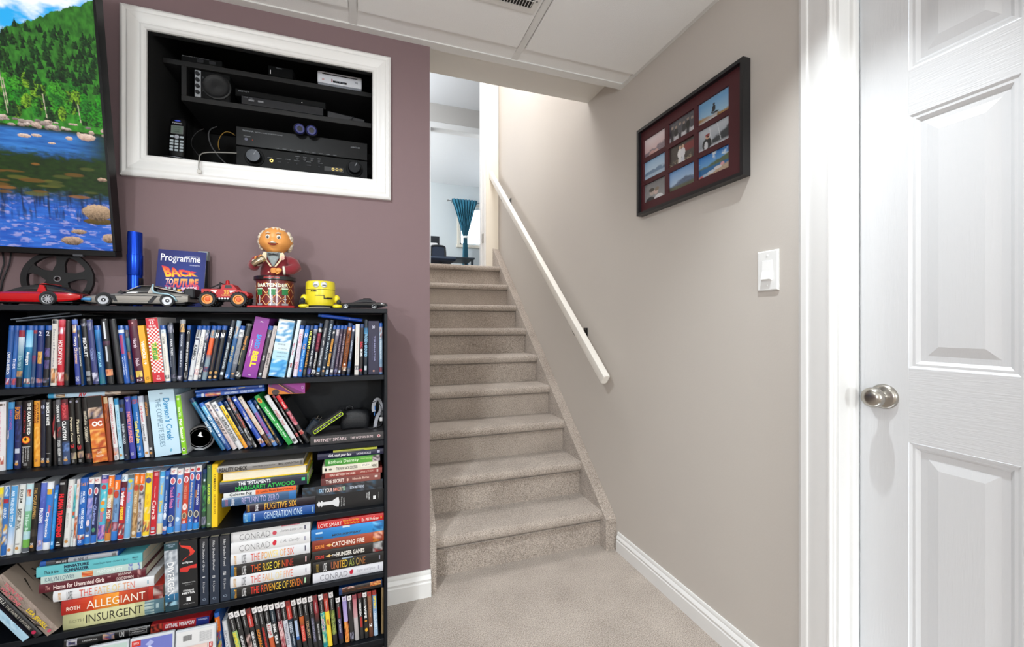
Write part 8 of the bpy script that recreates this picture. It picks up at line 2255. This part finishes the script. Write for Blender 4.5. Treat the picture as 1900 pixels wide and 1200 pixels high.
def paint_photo(k, U, V):
    """k = row*3+column from the top left; U right, V down, both 0..1"""
    n1 = fbm(U * 6 + k * 7, V * 6, 60 + k, 4)
    n2 = fbm(U * 22, V * 22, 70 + k, 3)
    S = U.shape
    def flat(h): return np.ones(S + (3,)) * rgb(h)
    def vg(a, b): return rgb(a) * (1 - V[..., None]) + rgb(b) * V[..., None]
    def ell(img, x, y, rx, ry, c): return blend(img, (1.1 - ((U - x) / rx) ** 2 - ((V - y) / ry) ** 2) * 5, rgb(c))
    def person(img, x, y, s, coat, skin='#d8b8a0', legs='#2a2a34'):
        img = ell(img, x, y + .30 * s, .05 * s, .20 * s, legs)
        img = ell(img, x, y + .02 * s, .07 * s, .17 * s, coat)
        return ell(img, x, y - .20 * s, .038 * s, .06 * s, skin)
    if k == 0:
        img = vg('#e8dce0', '#d0a8a8'); img = blend(img, (V - .62 + .3 * (n1 - .5) + .2 * (U - .5)) * 12, rgb('#8a7a84') * (.7 + .5 * n2[..., None]))
        img = ell(img, .35, .88, .12, .14, '#c89a94'); img = ell(img, .55, .9, .1, .12, '#d0a8a0')
    elif k == 1:
        img = vg('#5a5a60', '#3a3a3c') * (.7 + .6 * n2[..., None]); img = blend(img, (V - .68) * 8, rgb('#b8b8bc'))
        for i in range(6): img = person(img, .12 + .15 * i, .5 + .05 * (i % 2), 1.1, ['#2a2a30', '#17171c', '#4a4a52'][i % 3], '#9a8a80', '#c8c8cc' if i % 2 else '#2a2a30')
    elif k == 2:
        img = vg('#5a9ad0', '#a8cce0'); img = blend(img, sstep(.2, .0, V) , rgb('#88b8dc'))
        img = blend(img, (V - .74 + .3 * (.5 - U) * .5 + .15 * (n2 - .5)) * 14, rgb('#a8824a') * (.6 + .7 * n2[..., None])); img = blend(img, (V - .78 + .1 * U) * 6 * (U < .6), rgb('#c8ccd0'))
        img = ell(img, .50, .52, .05, .15, '#1d2026'); img = ell(img, .50, .34, .03, .05, '#2a2420'); img = ell(img, .55, .72, .10, .035, '#1d2430'); img = ell(img, .45, .66, .025, .08, '#1d2430')
    elif k == 3:
        img = vg('#8ab4d8', '#d0e0ea'); img = blend(img, (V - .55 + .25 * (n1 - .5)) * 14, rgb('#6a86a4')); img = blend(img, (V - .72) * 14, rgb('#a8c0d4') * (.85 + .3 * n2[..., None]))
    elif k == 4:
        img = flat('#4a4440') * (.6 + .6 * n2[..., None]); img = blend(img, (1.1 - ((U - .8) / .4) ** 2 - ((V - .35) / .2) ** 2) * 2, rgb('#7a3030')); img = blend(img, (V - .7) * (n2 > .55) * 5, rgb('#a89a80'))
        img = person(img, .42, .48, 1.3, '#e0e0e0', '#c8a890', '#d8d8d8'); img = person(img, .53, .48, 1.3, '#d8d8dc', '#c8a890', '#c8ccd4')
    elif k == 5:
        img = vg('#c0c8d0', '#8a929c'); img = blend(img, (V - .75 + .6 * (U - .25) + .2 * (n1 - .5)) * 12, rgb('#3a3f44') * (.7 + .6 * n2[..., None])); img = blend(img, (V - .8) * 10, rgb('#c9ced4') * (.7 + .5 * n2[..., None]))
        for (x0, dx) in ((.35, .12), (.40, -.06), (.60, .14)): img = blend(img, (.010 - np.abs(U - x0 - dx * V)) * 300 * (V < .8), rgb('#d8dce0'))
        img = ell(img, .28, .72, .15, .25, '#1f2328'); img = ell(img, .25, .8, .06, .2, '#d0d4d8'); img = ell(img, .30, .42, .065, .10, '#c8a088'); img = ell(img, .30, .34, .07, .05, '#8a2a2c'); img = ell(img, .31, .42, .05, .02, '#15171a')
    elif k == 6:
        img = vg('#7a7a7c', '#9a9a9c') * (.85 + .25 * n1[..., None])
        img = ell(img, .36, .55, .11, .16, '#b8a8a0'); img = ell(img, .54, .58, .10, .15, '#c8b0a8'); img = ell(img, .34, .42, .12, .10, '#4a4440'); img = ell(img, .58, .46, .10, .10, '#8a7a6a'); img = ell(img, .28, .95, .2, .2, '#2a2a2e'); img = ell(img, .66, .95, .2, .2, '#d8d8da')
    elif k == 7:
        img = vg('#6a9ad0', '#c0d4e4'); img = blend(img, (V - .42 - .5 * np.abs(U - .6) + .2 * (n1 - .5)) * 14, rgb('#5a6a84') * (.7 + .6 * n2[..., None])); img = blend(img, (V - .75 + .05 * n2) * 10, rgb('#5a5f4a') * (.7 + .6 * n2[..., None]))
    else:
        img = vg('#2a7ac8', '#8ac0e0'); img = blend(img, (n1 - .6) * 6 * (V < .4), rgb('#e0ecf4')); img = blend(img, (V - .40 - .12 * (U < .4) * (.4 - U) + .18 * (n1 - .5) + .15 * (U - .5)) * 16 * (V < .62), rgb('#5a6a50') * (.8 + .5 * n2[..., None]))
        img = blend(img, (V - .55) * 18, rgb('#2a6aa0')); img = blend(img, (V - .74 + .2 * (U - .5)) * 14, rgb('#c0a890') * (.7 + .5 * n2[..., None]))
        for (x, y, rx, ry, c) in ((.22, .88, .12, .06, '#a8c4d8'), (.42, .82, .13, .06, '#c8d0d8'), (.62, .74, .12, .07, '#d8d4d4'), (.76, .66, .06, .07, '#d8a0a4'), (.10, .9, .06, .05, '#c8686a')): img = ell(img, x, y, rx, ry, c)
    return np.clip(img, 0, 1)
for r_ in range(3):
    for c_ in range(3):
        nu, nv = 64, 40
        (xa, xb2), (za, zb2) = cu[c_], rz[2 - r_]
        U, V = np.meshgrid(np.linspace(0, 1, nu), np.linspace(0, 1, nv))
        im = paint_photo(r_ * 3 + c_, U, V)
        co = np.zeros((nu * nv, 3)); co[:, 0] = xa - .002 + U.ravel() * (xb2 - xa + .004); co[:, 1] = -.0084; co[:, 2] = zb2 + .002 - V.ravel() * (zb2 - za + .004)
        i0 = (np.arange(nv - 1)[:, None] * nu + np.arange(nu - 1)[None, :]).ravel()
        grid_mesh('photograph', co, np.stack([i0, i0 + nu, i0 + nu + 1, i0 + 1], 1), im, m_photo, pf)

# ================================================================== LIGHT SWITCH
sy0, sy1, sz0, sz1 = .9925, 1.0690, 1.3085, 1.4415
ls = thing('light_switch', 'white rocker light switch on the greige wall beside the door casing', 'light switch', (XR - .0003, sy1, sz0), (0, 0, -PI / 2))
SW, SH = sy1 - sy0, sz1 - sz0
m_sw = mat('switch_white', '#ececea', .3)
q = MB()
rings = [[(0, 0, 0), (SW, 0, 0), (SW, 0, SH), (0, 0, SH)], [(0, -.003, 0), (SW, -.003, 0), (SW, -.003, SH), (0, -.003, SH)], [(.004, -.0068, .004), (SW - .004, -.0068, .004), (SW - .004, -.0068, SH - .004), (.004, -.0068, SH - .004)]]
q.loft(rings)
q.build('wall_plate', m_sw, ls)
cx = SW / 2
MB().box(cx - .0185, cx + .0185, -.0076, -.006, SH * .25, SH * .75, .0006).build('rocker_surround', m_sw, ls)
rk = MB().prism([(-.0076, SH * .26), (-.0165, SH * .285), (-.0105, SH * .49), (-.0085, SH * .74), (-.0076, SH * .74)], cx - .0165, cx + .0165, 'x').build('rocker', mat('switch_rocker', '#f4f4f2', .25), ls)
for zz in (SH * .13, SH * .87):
    s_ = MB().lathe([(0, -.0085), (.0028, -.0082), (.0034, -.0066), (.0034, -.006)], (cx, 0, zz), 'y', 14).build('screw', m_sw, ls, smooth=SM)

# ================================================================== HANDRAIL
A = Vector((1.186, 1.906, .905)); B_ = Vector((1.186, 4.125, .905 + 2.219 * RISE / RUN * .985))
hr = thing('handrail', 'cream painted timber handrail rising along the greige wall', 'handrail')
dirv = (B_ - A).normalized()
upv = Vector((-1, 0, 0)).cross(dirv).normalized() * 1
sec = [(-.019, -.024), (-.013, -.030), (.013, -.030), (.019, -.024), (.019, .020), (.015, .028), (.006, .0315), (-.006, .0315), (-.015, .028), (-.019, .020)]
rings = []
for P_, cut in ((A, 0), (A + dirv * .004, 0), (B_, 0)):
    k = .9 if P_ == A else 1.0
    rings.append([tuple(P_ + Vector((1, 0, 0)) * (a * k) + upv * (b_ * k)) for a, b_ in sec])
MB().loft(rings).build('rail', mat('rail_cream', '#f1ede5', .35, bump=(30, .03)), hr, smooth=SM)
m_brk = mat('black_iron', '#121214', .4, .4)
for (px_, f) in ((1087, 0), (947, 0)):
    yb = PYX(px_, 1.262)
    f = (yb - .02 - A.y) / (B_.y - A.y)
    P_ = A + (B_ - A) * f
    zb3 = P_.z - .030
    bo_ = MB().box(XR - .006, XR - .0004, yb - .020, yb + .020, zb3 - .045, zb3 + .028, .002).build('bracket', m_brk, hr)
    MB().tube(smooth_path([(XR - .004, yb, zb3 - .006), (XR - .04, yb, zb3 - .012), (1.19, yb - .01, zb3 - .006), (1.186, yb - .016, zb3 + .004)]), .006, 8).build('bracket_arm', m_brk, bo_, smooth=True)
    MB().box(1.170, 1.200, yb - .035, yb + .004, -.003, .003, .001).xf(Matrix.Translation((0, yb - .016, P_.z - .034)) @ Matrix.Rotation(math.atan2(dirv.z, dirv.y), 4, 'X') @ Matrix.Translation((0, -yb + .016, 0))).build('saddle', m_brk, bo_)
    for zz in (-.034, .018):
        MB().lathe([(0, -.0088), (.004, -.008), (.0045, -.006)], (XR, yb, zb3 + zz), 'x', 10).build('screw', mat('screw_steel', '#7a7a7a', .3, 1.0), bo_)

# ================================================================== CEILING VENT
vx0, vx1, vy0, vy1 = .352, .625, 1.398, 1.526
vt = thing('ceiling_vent', 'white louvred air vent set into the ceiling tile', 'vent', (vx0, vy0, HC - .0085))
VW, VD = vx1 - vx0, vy1 - vy0
m_vent = mat('vent_white', '#dad7d2', .4)
for b_ in mitre(None, 0, VW, 0, VD, .022, .004):
    b_.xf(Matrix(((1, 0, 0, 0), (0, 0, 1, 0), (0, 1, 0, 0), (0, 0, 0, 1)))).build('vent_frame', m_vent, vt)
MB().box(.022, VW - .022, .022, VD - .022, -.0006, .0).build('duct_shade_sheet', mat('duct_dark', '#2a2826', .9), vt)  # dark sheet painted as the shade behind the louvres
n = 20
for k in range(n):
    xx = .026 + (VW - .052) * k / (n - 1)
    MB().box(-.0008, .0008, .022, VD - .022, -.0045, .0045).xf(Matrix.Translation((xx, 0, -.003)) @ Matrix.Rotation(.6, 4, 'Y')).build('slat', m_vent, vt)
MB().box(.022, VW - .022, VD * .5 - .0015, VD * .5 + .0015, -.0078, -.0062).build('slat_bar', m_vent, vt)
for (xx, yy) in ((.012, VD / 2), (VW - .012, VD / 2)):
    MB().lathe([(0, -.0058), (.0035, -.0052), (.004, -.004)], (xx, yy, 0), 'z', 12).build('screw', mat('screw_steel', '#7a7a7a'), vt)

# ================================================================== UPSTAIRS BEDROOM
Y = 8.64
zc = PZ(860, 374.5, Y); zt_ = PZ(862, 441, Y); zb_ = H2 + .04
cr = thing('curtain_rod', 'thin curtain rod above the teal curtain upstairs', 'curtain rod', (PX(832, Y), Y, zc))
MB().tube([(0, 0, 0), (1.7, 0, 0)], .010, 10).build('rod', mat('rod_grey', '#8a8c8c', .4, .6), cr, smooth=SM)
for xx in (.08, 1.62):
    MB().tube([(xx, 0, 0), (xx, YB - Y, 0)], .006, 8).build('rod_bracket', mat('rod_grey', '#8a8c8c'), cr)
MB().ball((-.01, 0, 0), .018, 12, 8).build('finial', mat('rod_grey', '#8a8c8c'), cr, smooth=True)
ct = thing('curtain', 'teal blue curtain gathered by a white tieback upstairs', 'curtain', (0, Y, 0))
xl0, xl1, xm0, xm1, xk0, xk1 = PX(837.5, Y), PX(884, Y), PX(858.5, Y), PX(866, Y), PX(857, Y), PX(868, Y)
rings = []
levels = [(zc + .035, 0), (zc - .02, 0)] + [(zc + (zt_ - zc) * f, f) for f in (.15, .35, .55, .75, .9, 1.0)] + [(zt_ + (zb_ - zt_) * f, 1 + f) for f in (.08, .3, .6, 1.0)]
npl = 72
for (z, f) in levels:
    if f <= 1:
        g_ = f ** .9
        a0_, a1_ = xl0 + (xm0 - xl0) * g_, xl1 + (xm1 - xl1) * g_
    else:
        g_ = min(1, (f - 1) * 2.2)
        a0_, a1_ = xm0 + (xk0 - xm0) * g_, xm1 + (xk1 - xm1) * g_
    amp = .030
    fr_ = [(a0_ + (a1_ - a0_) * i / (npl - 1), -.062 + amp * math.sin(i / (npl - 1) * 2 * PI * 8.5) * (1 if f else .8), z) for i in range(npl)]
    bk_ = [(x, y + .008, z) for x, y, z in fr_[::-1]]
    rings.append(fr_ + bk_)
MB().loft(rings).build('cloth', mat('teal_cloth', '#2f7f9c', .75, bump=(80, .1), sheen=.2), ct, smooth=True)
MB().lathe([((xm1 - xm0) * .62, -.02), ((xm1 - xm0) * .66, 0), ((xm1 - xm0) * .62, .02)], ((xm0 + xm1) / 2, -.062, zt_), 'z', 24).build('tieback', mat('white_tie', '#eef0f0', .6), ct, smooth=SM)

Y = 7.3
zd = PZ(850, 476.5, Y)
dx0, dx1 = PX(770, Y), PX(881, Y)
dk = thing('desk', 'desk with a dark top upstairs, just above the stair head', 'desk', (dx0, Y, H2))
MB().box(0, dx1 - dx0, 0, .6, zd - H2 - .03, zd - H2, .004).build('desk_top', mat('desk_dark', '#2f3a44', .4), dk)
for xx in (.02, dx1 - dx0 - .06):
    for yy in (.02, .54):
        MB().box(xx, xx + .04, yy, yy + .04, 0, zd - H2 - .0302).build('leg', mat('desk_dark', '#2f3a44'), dk)
mn = thing('monitor', 'small black computer monitor on the upstairs desk', 'monitor', (PX(801, Y + .3), Y + .30, zd + .0005))
mw, mh = PX(815.5, Y + .3) - PX(801, Y + .3), PZ(808, 438, Y + .3) - zd
MB().box(-.30, mw, 0, .03, mh * .5, mh, .004).build('display', mat('monitor_black', '#1a2028', .3), mn)
MB().box(mw - .045, mw - .005, .03, .05, .01, mh * .8).build('stand', mat('monitor_black', '#1a2028'), mn)
MB().box(mw - .16, mw + .02, -.02, .12, 0, .012, .003).build('foot', mat('monitor_black', '#1a2028'), mn)
pc = thing('white_box', 'white printer-like box on the upstairs desk in front of the monitor', 'box', (PX(784, Y + .06), Y + .05, zd + .0005))
MB().box(0, PX(812, Y + .06) - PX(784, Y + .06), 0, .2, 0, PZ(805, 450.5, Y + .06) - zd, .01).build('box_body', mat('box_white', '#eceef0', .5), pc)
MB().box(.01, .10, .02, .12, PZ(805, 450.5, Y + .06) - zd, PZ(805, 448.5, Y + .06) - zd, .003).build('box_tray', mat('monitor_black', '#1a2028'), pc)
Yc = 6.95
cx0, cx1 = PX(811, Yc), PX(826, Yc)
ch2 = thing('desk_chair', 'dark mesh-backed office chair at the upstairs desk', 'chair', ((cx0 + cx1) / 2 - .05, Yc, H2))
zc1 = PZ(818, 457, Yc) - H2
m_ch = mat('chair_navy', '#2c3a50', .6)
hw = (cx1 - cx0) / 2 + .05
outl = [(-hw, zc1 - .42), (hw * .9, zc1 - .42), (hw, zc1 - .2), (hw * .97, zc1 - .06), (hw * .75, zc1), (-hw * .75, zc1), (-hw * .97, zc1 - .06), (-hw, zc1 - .2)]
MB().tube(smooth_path([(x, 0, z) for x, z in outl + outl[:1]], 5), .018, 8).build('back_frame', mat('chair_black', '#161a20', .4), ch2, smooth=True)
MB().prism(outl, -.006, .006, 'y').build('back_mesh', m_ch, ch2)
MB().box(-.22, .22, -.46, -.02, .44, .50, .03).build('seat', m_ch, ch2)
MB().tube([(0, .03, zc1 - .35), (0, .04, .52), (0, -.2, .42)], .02, 8).build('back_post', mat('chair_black', '#161a20'), ch2)
MB().lathe([(.025, .06), (.025, .44)], (0, -.24, 0), 'z', 14).build('gas_post', mat('chair_black', '#161a20'), ch2)
for k in range(5):
    a = 2 * PI * k / 5
    lg = MB().tube([(0, -.24, .09), (.27 * math.cos(a), -.24 + .27 * math.sin(a), .06)], [.022, .014], 8).build('leg', mat('chair_black', '#161a20'), ch2)
    MB().lathe([(.027, -.012), (.027, .012)], (.27 * math.cos(a), -.24 + .27 * math.sin(a), .0275), 'x', 14).build('castor', mat('chair_black', '#161a20'), lg)
